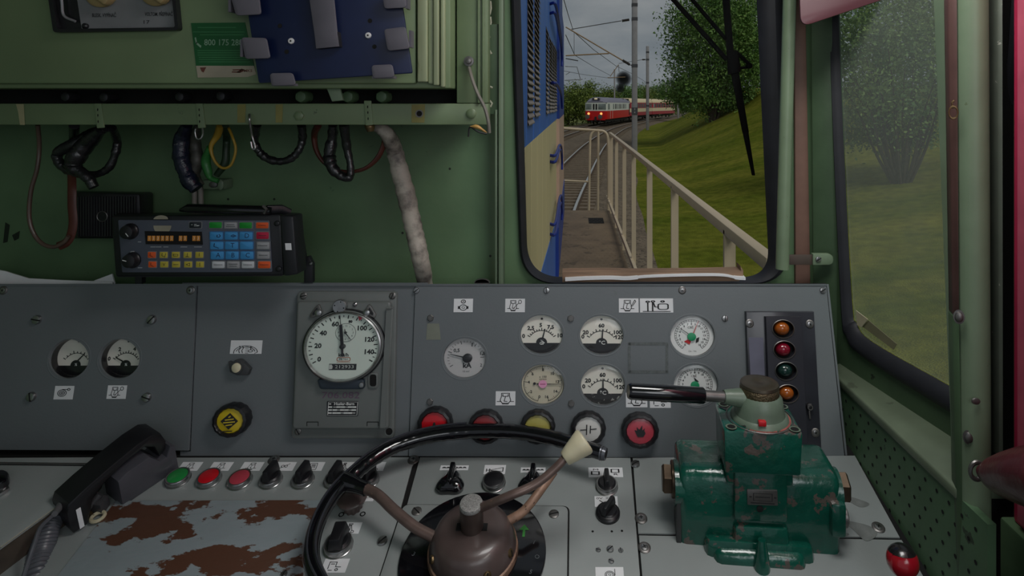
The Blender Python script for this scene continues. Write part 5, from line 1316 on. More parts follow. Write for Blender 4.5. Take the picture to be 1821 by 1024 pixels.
for i in range(0, 241, 1):
    t = i / 240; p = cpath[int(t * (len(cpath) - 1))]; q = cpath[min(len(cpath) - 1, int(t * (len(cpath) - 1)) + 2)]
    d = (q - p).normalized() if (q - p).length > 1e-6 else Vector((0, 0, -1)); e1 = d.cross(Vector((0, 1, .2))).normalized(); e2 = d.cross(e1)
    a = t * 2 * PI * 24; rr = .0125 + .003 * t; hel.append(p + e1 * math.cos(a) * rr + e2 * math.sin(a) * rr)
b.tube(smooth_path(hel, 2), .0042, 8); b.build('coil', cd)
b = MB(CORD); b.tube(smooth_path([A_ + up_ * .045 + ax * -.002, P(92, 918, 1.0), P(72, 938, .98), P(62, 965, .965), P(50, 1000, .95), P(30, 1060, .92)], 8), .0032, 8); b.use(mat('cord_sleeve', (96, 96, 98), .4)).tube([A_ + up_ * .046, P(97, 914, 1.0)], [.007, .0045], 10); b.build('straight_lead', cd)

# -------- green driver's brake valve
bv = thing('brake_valve', 'large chipped dark green driver brake valve with black lever on the desk', 'brake valve', P(1350, 1005, 1.0))
XL, XR = P(1207, 0, .985).x, P(1496, 0, .985).x
XL = (1209 - CX) / F * 1.0; XR = (1492 - CX) / F * 1.0
zz = lambda py, Y: EYE - (py - CY) / F * Y
# main casting: a rounded profile swept sideways
def YZ(prof, x0, x1, m, nm, bev=.004, parent=bv):
    b = MB(m); t = bmesh.new()
    A = [t.verts.new((x0, y, z)) for y, z in prof]; B = [t.verts.new((x1, y, z)) for y, z in prof]
    fa = t.faces.new(A[::-1]); fb = t.faces.new(B)
    for i in range(len(A)): t.faces.new([A[i], A[(i + 1) % len(A)], B[(i + 1) % len(A)], B[i]])
    bmesh.ops.recalc_face_normals(t, faces=t.faces[:])
    bmesh.ops.bevel(t, geom=list(set(fa.edges) | set(fb.edges)), offset=bev, segments=3, affect='EDGES', profile=.5)
    b.merge(t); return b
zbot = EYE - .732
ztop = zz(795, 1.075)
prof = rounded([(1.000, zbot), (.994, ztop - .052), (1.0, ztop), (1.105, ztop), (1.11, EYE - .70)], [0, .02, .05, .02, 0], 8)
b = YZ(prof, XL, XR, VALVE, 'body', .012)
# cylinder bosses at both ends
zc = zz(858, 1.04)
xa_, xb_ = XL - .006, XR + .004
b.at(Matrix.Identity(4)).tube([Vector((xa_, 1.03, zc)), Vector((XL + .03, 1.03, zc))], .034, 24); b.tube([Vector((XR - .03, 1.03, zc)), Vector((xb_, 1.03, zc))], .034, 24)
# lower right step
b.box(XR - .02, XR + .004, .985, 1.06, zz(940, 1.0), zz(880, 1.0), .006)
b.build('body', bv)
# central front boss and stepped foot
fx = lambda px, Y=.98: (px - CX) / F * Y
b = MB(VALVE); Yq = .985
b.hexa([(fx(1306, Yq), Yq, zbot), (fx(1408, Yq), Yq, zbot), (fx(1402, Yq), Yq, zz(938, Yq)), (fx(1310, Yq), Yq, zz(938, Yq))], [(fx(1302, Yq), 1.02, zbot), (fx(1412, Yq), 1.02, zbot), (fx(1408, Yq), 1.02, zz(926, 1.0)), (fx(1304, Yq), 1.02, zz(926, 1.0))], .006)
Yq = .980
b.hexa([(fx(1258, Yq), Yq, zbot), (fx(1450, Yq), Yq, zbot), (fx(1447, Yq), Yq, zz(968, Yq)), (fx(1262, Yq), Yq, zz(964, Yq))], [(fx(1250, Yq), 1.03, zbot), (fx(1456, Yq), 1.03, zbot), (fx(1453, Yq), 1.03, zz(958, 1.01)), (fx(1252, Yq), 1.03, zz(952, 1.01))], .009)
Yq = .968
b.hexa([(fx(1275, Yq), Yq, zbot - .002), (fx(1438, Yq), Yq, zbot - .002), (fx(1432, Yq), Yq + .003, zz(990, Yq)), (fx(1282, Yq), Yq + .003, zz(990, Yq))], [(fx(1262, Yq), 1.02, zbot), (fx(1446, Yq), 1.02, zbot), (fx(1440, Yq), 1.01, zz(972, .98)), (fx(1268, Yq), 1.01, zz(972, .98))], .009)
b.lathe([(.0125, zbot - .004), (.0125, zz(1006, .965)), (.0105, zz(990, .965)), (.006, zz(960, .968))], 20, c=(fx(1358, .968), .968))
b.build('foot', bv)
# neck and upper block
b = MB(VALVE)
Y0, Y1 = .975, 1.07
zt, zbk = zz(768, Y0), zz(845, Y0)
b.hexa([(fx(1293, Y0), Y0, zbk), (fx(1425, Y0), Y0, zbk), (fx(1429, Y0), Y0, zt), (fx(1291, Y0), Y0, zt)], [(fx(1293, Y0), Y1, zbk), (fx(1425, Y0), Y1, zbk), (fx(1429, Y0), Y1, zt), (fx(1291, Y0), Y1, zt)], .004)
b.box(fx(1298, Y0), fx(1418, Y0), .992, 1.06, zbk - .03, zbk + .01, .006)
b.box(fx(1308, .985), fx(1402, .985), .985, 1.02, zz(930, .985), zz(836, .985), .006)
UB = b.build('upper_block', bv)
TC = Vector((fx(1349, 1.02), 1.022, zt))
FTOP = Frame(TC, (1, 0, 0), (0, 1, 0))
b = MB(mat('red_scale_arc', (150, 82, 76), .5, var=.3, scale=120, chip=(40, 80, 64), chip_at=.58, chip_scale=90), FTOP.mat())
aa_ = [(r_ * math.cos(R(a)), r_ * math.sin(R(a))) for r_, rng in ((.050, range(-120, 70, 10)), (.042, range(60, -121, -10))) for a in rng]
b.prism(aa_, 0, .0006); b.use(STEEL); b.tube([(.053 * math.cos(k * PI / 18), .053 * math.sin(k * PI / 18), .0003) for k in range(36)], .0012, 6, True)
b.use(BLACK).strip([(-.05, .02), (-.06, .03)], .006, .001); b.build('scale_plate', UB)
for dx, dy in ((-.052, -.037), (.047, -.037), (-.052, .037), (.047, .037)):
    b = MB(VOID, FTOP.mat() @ Matrix.Translation((dx, dy, 0))); b.lathe([(.009, 0), (.009, .0012), (.0065, .0014)], 18, False, True); b.use(VALVE_L).ring(.0065, .009, .0016, 18); b.build('screw_recess', UB)
b = MB(VALVE_L, FTOP.mat()); b.lathe([(.047, 0), (.046, .004), (.041, .008), (.0385, .020), (.0365, .034), (.030, .042)], 44); 
b.at(Matrix.Identity(4)); ld = (P(1120, 704, .975) - (TC + Vector((0, 0, .030)))); l0 = TC + Vector((0, 0, .030)); ldn = ld.normalized()
b.tube([l0 + ldn * .02, l0 + ldn * .055, l0 + ldn * .062], [.017, .012, .0105], 18)
b.use(RED).at(FTOP.mat() @ Matrix.Translation((-.005, -.043, .008))).box(-.006, .006, -.004, .004, 0, .008, .001)
b.build('handle_head', bv)
b = MB(STEEL); b.tube([l0 + ldn * .058, l0 + ldn * (ld.length * .45)], .0085, 16); b.build('lever_shank', bv)
b = MB(GLOSSB); e_ = l0 + ldn * ld.length; s_ = l0 + ldn * (ld.length * .43)
b.tube([s_, s_ + ldn * .002, s_.lerp(e_, .5), e_ - ldn * .004, e_], [.0115, .0128, .0130, .0125, .0105], 24); b.build('lever_grip', bv)
b = MB(mat('knurled_brass', (112, 98, 76), .38, .75, var=.35, scale=300, bump=.6, bump_scale=350), FTOP.mat()); b.lathe([(.024, .034), (.030, .036), (.0315, .039), (.0315, .050), (.0305, .052)], 60, wob=lambda k: 1 + .012 * (k % 2)); b.build('knurled_nut', bv)
b = MB(mat('worn_dark_cap', (92, 84, 72), .32, .7, var=.2, scale=40), FTOP.mat()); b.lathe([(.0305, .051), (.0315, .053), (.0305, .057), (.026, .059), (.008, .0595), (.006, .0585), (.001, .0585)], 44); b.build('cap', bv)
for xx, sg in ((xa_, -1), (xb_, 1)):
    m_ = Matrix.Translation((xx, 1.04, zc)) @ Matrix.Rotation(R(90 * sg), 4, 'Y')
    b = MB(mat('old_brass_nut', (96, 82, 68), .38, .85, var=.25, scale=50), m_); b.lathe([(.0285, -.002), (.0285, .003), (.027, .004)], 30); b.lathe([(.024, .003), (.0245, .016), (.021, .019)], 6); b.build('hex_plug', bv)
m_ = Matrix.Translation((XR + .003, 1.02, zz(910, 1.02))) @ Matrix.Rotation(R(90), 4, 'Y')
b = MB(STEEL, m_); b.lathe([(.016, -.002), (.016, .010), (.013, .012)], 24); b.build('side_plug', bv)
Fnp = Frame(P(1356, 884, .984), (1, 0, 0), (0, 0, 1)); b = MB(STEEL, Fnp.mat()); b.prism(rounded(quad_px(Fnp, [(1330, 871), (1383, 870), (1384, 897), (1331, 898)]), .001), -.002, .001, .0004)
b.use(INK); M_ = Fnp.m(1357, 884, 26, 13, lift=.0012); b.at(M_).strip([(-.6, -.45), (.65, -.45), (.65, .55), (-.6, .55)], .06, 0, True)
for x0 in (-.8, .85): b.disc(.1, 0, (x0, .05), 10)
for x0 in range(8): b.strip([(-.75 + x0 * .2, -.78), (-.63 + x0 * .2, -.78)], .16, 0)
for x0 in range(5): b.strip([(-.45 + x0 * .2, .05), (-.33 + x0 * .2, .05)], .12, 0)
b.build('maker_plate', bv)
b = MB(VOID, Frame(P(1353, 905, .984), (1, 0, 0), (0, 0, 1)).m(1353, 905, 6)); b.lathe([(1, 0), (.9, .05)], 14); b.build('threaded_hole', bv)
b = MB(mat('dark_bracket', (48, 50, 50), .4)); b.box(XL - .004, XL + .004, 1.0, 1.05, EYE - .735, zz(895, 1.0), .001); b.build('side_bracket', bv)

bv.rotation_euler.z = R(-4.5)
# red ball knob
rk = thing('ball_lever', 'red ball knob with black worn top at the right front of the desk', 'lever', P(1606, 1040, .90))
b = MB(mat('red_ball_paint', (158, 18, 34), .18, var=.1, chip=(24, 20, 22), chip_at=.545, chip_scale=28, coat=.5), Frame(P(1605, 996, .90), (1, 0, 0), (0, 0, 1)).m(1605, 996, 1).copy())
m_ = Matrix.Translation(P(1605, 997, .90)); b.at(m_); rb_ = 27 * .9 / F; b.lathe([(max(.0005, rb_ * math.sin(PI * k / 16)), -rb_ * math.cos(PI * k / 16)) for k in range(17)], 28); b.build('ball', rk)
b = MB(mat('black_worn_paint', (26, 24, 26), .25, coat=.4), m_ @ Matrix.Rotation(R(-10), 4, 'X')); b.lathe([(max(.0004, rb_ * 1.012 * math.sin(PI * k / 16)), rb_ * 1.012 * math.cos(PI * k / 16)) for k in (5, 4, 3, 2, 1, .05)], 28, False, True); b.build('worn_patch', rk)
b = MB(STEEL); p_ = P(1605, 1018, .90); b.tube([p_, p_ + Vector((.004, 0, -.15))], .008, 12); b.build('stem', rk)

# ================================================================ OUTSIDE: LOCOMOTIVE HOOD, WALKWAY, RAILING, WIPER
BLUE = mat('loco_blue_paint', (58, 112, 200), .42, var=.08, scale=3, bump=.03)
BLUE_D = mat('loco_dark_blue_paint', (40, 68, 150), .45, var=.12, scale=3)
NAVY = mat('navy_handle', (18, 42, 138), .4, var=.05)
CREAML = mat('loco_cream_paint', (214, 200, 158), .5, var=.05, scale=2, stretch=(1, 12, .3))
PINKC = mat('pinkish_cream_paint', (196, 166, 152), .5, var=.1, scale=4)
hd = thing('locomotive_hood', 'blue and cream locomotive hood along the left side of the windscreen', 'locomotive hood', (-.6, 5, EYE - 1.4))
HX = -.15
HPL = Frame((HX, 5, EYE), (0, -1, 0), (0, 0, 1))        # hood side, seen from the right; u runs towards the driver
HPL.n = Vector((1, 0, 0))
def hz(px, py): 
    Y = HX * F / (px - CX); return (Y, EYE - (py - CY) / F * Y)
# side sheet, panel by panel with shadow gaps
Yn, Yf = 1.55, 8.3
def side_poly(m, pts, x=HX, th=.05):
    b.use(m); A = [(x, y, z) for y, z in pts]; B = [(x - th, y, z) for y, z in pts]; b.hexa(A, B, 0)
b = MB(BLUE)
zc_n = EYE - .133
edges = [1.55, 1.98, 2.30, 2.34, 2.74, 3.25, 3.72, 5.55, 6.6, 8.3]
for i in range(len(edges) - 1):
    y0, y1 = edges[i], edges[i + 1] - .012 * (1 + i * .3)
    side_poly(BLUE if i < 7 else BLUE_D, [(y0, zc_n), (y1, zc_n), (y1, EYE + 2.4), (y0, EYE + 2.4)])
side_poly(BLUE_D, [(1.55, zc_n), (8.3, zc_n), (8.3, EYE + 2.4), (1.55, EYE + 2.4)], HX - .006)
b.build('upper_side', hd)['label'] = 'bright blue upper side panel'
b = MB(CREAML)
zlo = lambda y: EYE - .76 - (y - 2.75) * (1.24 - .76) / (8.25 - 2.75)
ed = [1.55, 1.9, 2.2, 2.55, 2.95, 3.4, 4.0, 4.8]
for i in range(len(ed) - 1):
    y0, y1 = ed[i], ed[i + 1] - .010
    side_poly(CREAML, [(y0, zlo(y0)), (y1, zlo(y1)), (y1, zc_n - .001), (y0, zc_n - .001)], HX + .001)
side_poly(CREAML, [(1.55, zlo(1.55)), (8.3, zlo(8.3)), (8.3, zc_n - .002), (1.55, zc_n - .002)], HX - .005)
b.build('cream_band', hd)['label'] = 'cream lower side panel'
b = MB(BLUE)
side_poly(BLUE, [(1.55, EYE - 1.42), (8.3, EYE - 1.42), (8.3, zlo(8.3)), (1.55, zlo(1.55))], HX + .004)
b.build('blue_skirt', hd)
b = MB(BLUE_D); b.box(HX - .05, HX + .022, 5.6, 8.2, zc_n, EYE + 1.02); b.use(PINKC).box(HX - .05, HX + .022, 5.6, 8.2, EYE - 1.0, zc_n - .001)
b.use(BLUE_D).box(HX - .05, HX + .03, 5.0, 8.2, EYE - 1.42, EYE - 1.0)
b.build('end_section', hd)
LOUV = mat('grey_louvre', (140, 130, 128), .5, var=.15)
for (ya, yb, zt_, zb_, n_) in ((2.0, 2.26, 1.2, EYE - .07, 0), (2.37, 2.66, 1.2, EYE - .05, 0), (3.34, 3.66, EYE + .42, EYE - .055, 18), (3.8, 4.25, EYE + .42, EYE - .055, 20), (4.32, 4.75, EYE + .44, EYE - .06, 20), (4.82, 5.4, EYE + .46, EYE - .06, 20)):
    if n_ == 0: zt_ = EYE + .6; n_ = 30
    b = MB(mat('louvre_gap', (66, 62, 68), .7)); b.box(HX - .002, HX + .002, ya, yb, zb_, zt_)
    b.use(LOUV); dz = (zt_ - zb_) / n_
    for k in range(n_):
        z = zb_ + k * dz; b.hexa([(HX + .008, ya, z), (HX + .008, yb, z), (HX + .009, yb, z + .004), (HX + .009, ya, z + .004)], [(HX, ya, z + dz * .8), (HX, yb, z + dz * .8), (HX, yb, z + dz * .9), (HX, ya, z + dz * .9)])
    b.build('louvre', hd)
# bent grab handles on the hood corner: pairs of bars
for (y0, y1) in ((27, 42), (152, 159), (266, 276), (374, 390)):
    b = MB(NAVY)
    for py, dy in ((y0, 0), (y1, 6)):
        za = EYE - (py - CY) / F * 4.4
        if (y0, py) == (152, 159): continue
        b.tube(smooth_path([(HX, 3.9, za), (HX + .035, 3.95, za), (HX + .035, 4.9, za - .005), (HX + .04, 5.45, za - .05), (HX + .045, 5.6, za - .15), (HX + .045, 5.6, za - .17 - dy * .01)], 5), .010, 8)
    b.build('grab_handle', hd)

DKZ = EYE - 1.40
wk = thing('walkway', 'brown chequered steel walkway deck beside the locomotive hood', 'walkway', (.15, 5, DKZ - .05))
b = MB(mat('chequer_plate_brown', (124, 106, 84), .6, var=.2, scale=4, chip=(98, 84, 66), chip_at=.6, chip_scale=6, bump=.4, bump_scale=40)); b.box(HX, .47, 1.5, 8.15, DKZ - .05, DKZ); 
for i in range(46):
    for j in range(12):
        y = 4.0 + i * .09; x = HX + .03 + j * .048 + (i % 2) * .024
        a = .012 * (1 if (i + j) % 2 else -1); b.poly([(x - .012, y - a, DKZ + .001), (x, y - .004, DKZ + .004), (x + .012, y + a, DKZ + .001), (x, y + .004, DKZ + .004)])
b.build('deck', wk)
b = MB(VOID); b.box(.18, .36, 7.25, 7.6, DKZ + .001, DKZ + .003); b.build('drain_slot', wk)

RAILC = mat('railing_cream_paint', (205, 188, 162), .5, var=.05, scale=5)
rl = thing('walkway_railing', 'cream painted steel railing along the right side of the walkway', 'railing', (.5, 5, DKZ))
RZ = EYE - .385; rx = .5
b = MB(RAILC); b.box(rx - .018, rx + .018, 1.55, 8.45, RZ - .036, RZ, .004); b.build('top_rail', rl)
for Yp in (1.985, 3.06, 4.07, 5.14, 6.1, 7.2, 8.15, 8.45):
    b = MB(RAILC); b.box(rx - .018, rx + .018, Yp - .008, Yp + .008, DKZ - .04, RZ - .02); b.build('post', rl)
b = MB(RAILC); b.hexa([(rx - .03, 2.6, DKZ + .10), (rx - .005, 2.6, DKZ + .10), (rx - .005, 8.9, DKZ + .05), (rx - .03, 8.9, DKZ + .05)], [(rx - .03, 2.6, DKZ + .14), (rx - .005, 2.6, DKZ + .14), (rx - .005, 8.9, DKZ + .09), (rx - .03, 8.9, DKZ + .09)]); b.build('kick_rail', rl)
er = thing('end_railing', 'cream pipe railing with arched corner at the far end of the walkway', 'railing', (.15, 8.6, DKZ))
b = MB(RAILC); Ye = 8.6
b.tube(smooth_path([P(985, 227, Ye), P(1030, 230, Ye), P(1062, 232, Ye), P(1074, 234, Ye), P(1080, 242, Ye), P(1082, 262, Ye)], 5) + [P(1082, 405, Ye)], .02, 10); b.build('top_pipe', er)
b = MB(RAILC); b.tube([P(1047, 375, Ye)] + smooth_path([P(1049, 262, Ye), P(1050, 243, Ye), P(1055, 234, Ye), P(1064, 231, Ye)], 5), .018, 10); b.build('arched_post', er)
b = MB(RAILC); b.tube([P(1063, 382, Ye), P(1064, 232, Ye)], .018, 10); b.build('post', er)
b = MB(RAILC); b.tube([P(985, 320, Ye), P(1046, 323, Ye)], .014, 8); b.build('middle_bar', er)

# windscreen wiper outside the glass
wp = thing('windscreen_wiper', 'black windscreen wiper hanging down outside the right half of the windscreen', 'wiper', P(1340, 312, 1.43))
WB = mat('wiper_black', (6, 6, 6), .85, var=.1, spec=.05); YW = 1.43
def bar(b, pts, w_, t_=.006):
    for (x0, y0), (x1, y1) in zip(pts, pts[1:]):
        p, q = P(x0, y0, YW), P(x1, y1, YW); d = (q - p).normalized(); s_ = Vector((-d.z, 0, d.x)) * w_ / 2
        b.hexa([p - s_, q - s_, q + s_, p + s_], [p - s_ + Vector((0, t_, 0)), q - s_ + Vector((0, t_, 0)), q + s_ + Vector((0, t_, 0)), p + s_ + Vector((0, t_, 0))], .001)
b = MB(WB); bar(b, [(1188, -12), (1293, 106)], .0105); b.build('arm', wp)
b = MB(WB); bar(b, [(1222, -12), (1292, 70)], .0085); b.build('arm', wp)
b = MB(WB); b.hexa([P(1283, -20, YW), P(1296, -20, YW), P(1305, 95, YW), P(1292, 95, YW)], [P(1283, -20, YW + .01), P(1296, -20, YW + .01), P(1305, 95, YW + .01), P(1292, 95, YW + .01)])
b.hexa([P(1292, 88, YW - .004), P(1313, 90, YW - .004), P(1318, 128, YW - .004), P(1294, 134, YW - .004)], [P(1292, 88, YW + .012), P(1313, 90, YW + .012), P(1318, 128, YW + .012), P(1294, 134, YW + .012)], .003)
b.hexa([P(1299, 128, YW), P(1314, 128, YW), P(1332, 236, YW), P(1320, 236, YW)], [P(1299, 128, YW + .01), P(1314, 128, YW + .01), P(1332, 236, YW + .01), P(1320, 236, YW + .01)], .001)
b.hexa([P(1320, 234, YW), P(1331, 234, YW), P(1343, 312, YW), P(1337, 312, YW)], [P(1320, 234, YW + .008), P(1331, 234, YW + .008), P(1343, 312, YW + .008), P(1337, 312, YW + .008)], .001); b.build('blade', wp)
b = MB(WB); bar(b, [(1310, 93), (1334, 115)], .0075); bar(b, [(1308, 122), (1333, 119)], .006); b.at(Frame(P(1332, 117, YW), (1, 0, 0), (0, 0, 1)).m(1332, 117, 5)).lathe([(1, -1), (1, 1)], 12); b.build('link', wp)

# ================================================================ TRACKS, GROUND
HR = 2.85                                              # eye above the rail head
RP = [(0.0, -.75), (8, -.42), (16.9, .03), (25.3, .67), (34, 1.38), (44.2, 2.33), (58, 3.95), (76.5, 6.75), (98, 11.3), (120, 16.9), (142, 23.0), (180, 35.0), (241, 57), (330, 100)]
def interp(tab, y):
    if y <= tab[0][0]: return tab[0][1]
    for i in range(len(tab) - 1):
        (y0, x0), (y1, x1) = tab[i], tab[i + 1]
        if y <= y1:
            m0 = (x1 - tab[i - 1][1]) / (y1 - tab[i - 1][0]) if i else (x1 - x0) / (y1 - y0)
            m1 = (tab[i + 2][1] - x0) / (tab[i + 2][0] - y0) if i + 2 < len(tab) else (x1 - x0) / (y1 - y0)
            h = y1 - y0; t = (y - y0) / h
            return (2 * t ** 3 - 3 * t * t + 1) * x0 + (t ** 3 - 2 * t * t + t) * h * m0 + (-2 * t ** 3 + 3 * t * t) * x1 + (t ** 3 - t * t) * h * m1
    return tab[-1][1]
xr = lambda y: interp(RP, y)
def centre(y, off):
    """point `off` metres left of the right rail, square to the track"""
    d = (xr(y + .5) - xr(y - .5)); n_ = math.hypot(d, 1)
    return Vector((xr(y) - off / n_, y + off * d / n_, EYE - HR))
RAILM = mat('rail_steel', (205, 205, 205), .3, .6, var=.05); RAILS = mat('rail_rust_side', (86, 70, 58), .8, var=.2)
SLEEP = mat('sleeper_brown', (118, 104, 88), .8, var=.2, scale=6)
def track(label, off, y0, y1, step, nsl):
    t = thing('railway_track', label, 'track', centre(y0 + 2, off + .72))
    for o_ in (off, off + 1.5):
        b = MB(RAILS); ys = np.arange(y0, y1, 2.0)
        for (w0, z0, z1, m) in ((.06, -.14, -.12, RAILS), (.012, -.12, -.03, RAILS), (.036, -.03, 0, RAILM)):
            b.use(m); L = []
            for y in ys:
                L.append([b.v(centre(y, o_ + s_ * w0) + Vector((0, 0, z))) for s_, z in ((-1, z0), (1, z0), (1, z1), (-1, z1))])
            for p, q in zip(L, L[1:]):
                for k in range(4): b.face([p[k], p[(k + 1) % 4], q[(k + 1) % 4], q[k]])
        b.build('rail', t)
    first = None
    y = y0; n_ = 0; rest = MB(SLEEP)
    while y < min(y1, 125):
        c = centre(y, off + .75); d = Vector((xr(y + .5) - xr(y - .5), 1, 0)).normalized(); s_ = Vector((d.y, -d.x, 0))
        a = [c + s_ * 1.25 - d * .12, c + s_ * 1.25 + d * .12, c - s_ * 1.25 + d * .12, c - s_ * 1.25 - d * .12]
        bb = MB(SLEEP) if n_ < nsl else rest
        bb.hexa([p + Vector((0, 0, -.14)) for p in a], [p + Vector((0, 0, -.34)) for p in a])
        if n_ < nsl: bb.build('sleeper', t)
        y += step; n_ += 1
    o = rest.build('sleeper_row', t); stuff(o)
    return t
track('railway track with two bright rails ahead of the walkway', 0, 8, 260, .62, 95)
LOFF = 4.4
track('second railway track to the left that the red train runs on', LOFF, 18, 150, .7, 40)

def hgt(y): return interp([(0, 1.15), (14, 1.25), (20, 1.5), (30, 2.6), (45, 4.1), (60, 4.4), (100, 3.4), (160, 1.5), (300, .6)], y)
def ground_z(x, y):
    d = (x - xr(max(y, 0))) / math.hypot(1, xr(y + 1) - xr(y))
    z = EYE - HR - .28
    if d > 1.6: z += -.02 + min(.10, (d - 1.6) * .05)
    if d > 3.8:
        w_ = max(5.0, 9.0 - y * .02); s_ = min(1, (d - 3.8) / w_)
        z += (s_ if s_ < .75 else .75 + .25 * math.sin((s_ - .75) / .25 * PI / 2)) * hgt(y) 
        if s_ >= 1: z += (d - 3.8 - w_) * .012
    z += .05 * mnoise.noise(Vector((x * .25, y * .25, 0))) * (1 if d > 3.8 else .3)
    return z
def grid(xs, ys, m, nm, drop=0):
    b = MB(m); V = {}
    for i, x in enumerate(xs):
        for j, y in enumerate(ys): V[i, j] = b.v((x, y, ground_z(x, y) - drop))
    for i in range(len(xs) - 1):
        for j in range(len(ys) - 1): b.face([V[i, j], V[i + 1, j], V[i + 1, j + 1], V[i, j + 1]])
    return b.build(nm)
GRASS = mat('grass_slope', (112, 122, 44), .9, var=.32, scale=.55, chip=(92, 106, 42), chip_at=.56, chip_scale=3.0, bump=.6, bump_scale=14, spec=.1)
def grass_mat():
    m = bpy.data.materials.new('mown_grass'); m.use_nodes = True; n, l = m.node_tree.nodes, m.node_tree.links; bs = n['Principled BSDF']
    tc = n.new('ShaderNodeTexCoord')
    def noise(sc, stretch, det=4):
        mp = n.new('ShaderNodeMapping'); mp.inputs['Scale'].default_value = stretch; mp.inputs['Rotation'].default_value = (0, 0, R(25)); l.new(tc.outputs['Object'], mp.inputs['Vector'])
        t = n.new('ShaderNodeTexNoise'); t.inputs['Scale'].default_value = sc; t.inputs['Detail'].default_value = det; l.new(mp.outputs[0], t.inputs['Vector']); return t.outputs['Fac']
    a, c, f = noise(.5, (.4, 1.6, 1)), noise(4, (1, 1, 1)), noise(45, (1, 1, .5), 2)
    r1 = n.new('ShaderNodeValToRGB'); e = r1.color_ramp.elements; e[0].position, e[0].color = .3, srgb(98, 112, 34) + (1,); e[1].position, e[1].color = .72, srgb(140, 138, 58) + (1,); l.new(a, r1.inputs[0])
    r2 = n.new('ShaderNodeValToRGB'); e = r2.color_ramp.elements; e[0].position, e[0].color = .3, (.62, .66, .6, 1); e[1].position, e[1].color = .7, (1.1, 1.1, 1.05, 1); l.new(c, r2.inputs[0])
    r3 = n.new('ShaderNodeValToRGB'); e = r3.color_ramp.elements; e[0].position, e[0].color = .3, (.7, .72, .65, 1); e[1].position, e[1].color = .7, (1.12, 1.1, 1.0, 1); l.new(f, r3.inputs[0])
    m1 = n.new('ShaderNodeMixRGB'); m1.blend_type = 'MULTIPLY'; m1.inputs[0].default_value = 1; l.new(r1.outputs[0], m1.inputs[1]); l.new(r2.outputs[0], m1.inputs[2])
    m2 = n.new('ShaderNodeMixRGB'); m2.blend_type = 'MULTIPLY'; m2.inputs[0].default_value = 1; l.new(m1.outputs[0], m2.inputs[1]); l.new(r3.outputs[0], m2.inputs[2])
    l.new(m2.outputs[0], bs.inputs['Base Color']); bs.inputs['Roughness'].default_value = .95; bs.inputs['Specular IOR Level'].default_value = .05
    bp = n.new('ShaderNodeBump'); bp.inputs['Strength'].default_value = .7; bp.inputs['Distance'].default_value = .05; l.new(f, bp.inputs['Height']); l.new(bp.outputs[0], bs.inputs['Normal'])
    return m
GR = grass_mat()
ys = list(np.concatenate([np.arange(-2, 60, 1.0), np.arange(60, 180, 3.0), np.arange(180, 420, 12.0)]))
b = MB(GR); V = []
ds = list(np.concatenate([np.arange(1.5, 20, .6), np.arange(20, 60, 3), np.arange(60, 300, 20)]))
for y in ys:
    k = math.hypot(1, xr(max(y, 0) + 1) - xr(max(y, 0)))
    V.append([b.v((xr(max(y, 0)) + d * k, y, ground_z(xr(max(y, 0)) + d * k, y))) for d in ds])
for p, q in zip(V, V[1:]):
    for i in range(len(ds) - 1): b.face([p[i], p[i + 1], q[i + 1], q[i]])
struct(b.build('grass_bank'))
BALL = mat('brown_ballast', (118, 106, 92), .9, var=.25, scale=3, chip=(80, 72, 64), chip_at=.55, chip_scale=16, bump=.9, bump_scale=12, spec=.1)
b = MB(BALL); V = []
for y in ys:
    k = math.hypot(1, xr(max(y, 0) + 1) - xr(max(y, 0)))
    V.append([b.v((xr(max(y, 0)) - o_ * k, y, EYE - HR + z)) for o_, z in ((-2.3, -.32), (-1.7, -.26), (-1.0, -.20), (2.5, -.20), (3.3, -.24), (8.5, -.24), (9.6, -.34))])
for p, q in zip(V, V[1:]):
    for i in range(6): b.face([p[i], p[i + 1], q[i + 1], q[i]])
struct(b.build('ballast'))
b = MB(mat('meadow', (104, 112, 52), .95, var=.2, scale=.3)); b.poly([(-300, -5, EYE - HR - .36), (300, -5, EYE - HR - .36), (300, 600, EYE - HR - .36), (-300, 600, EYE - HR - .36)]); struct(b.build('ground'))

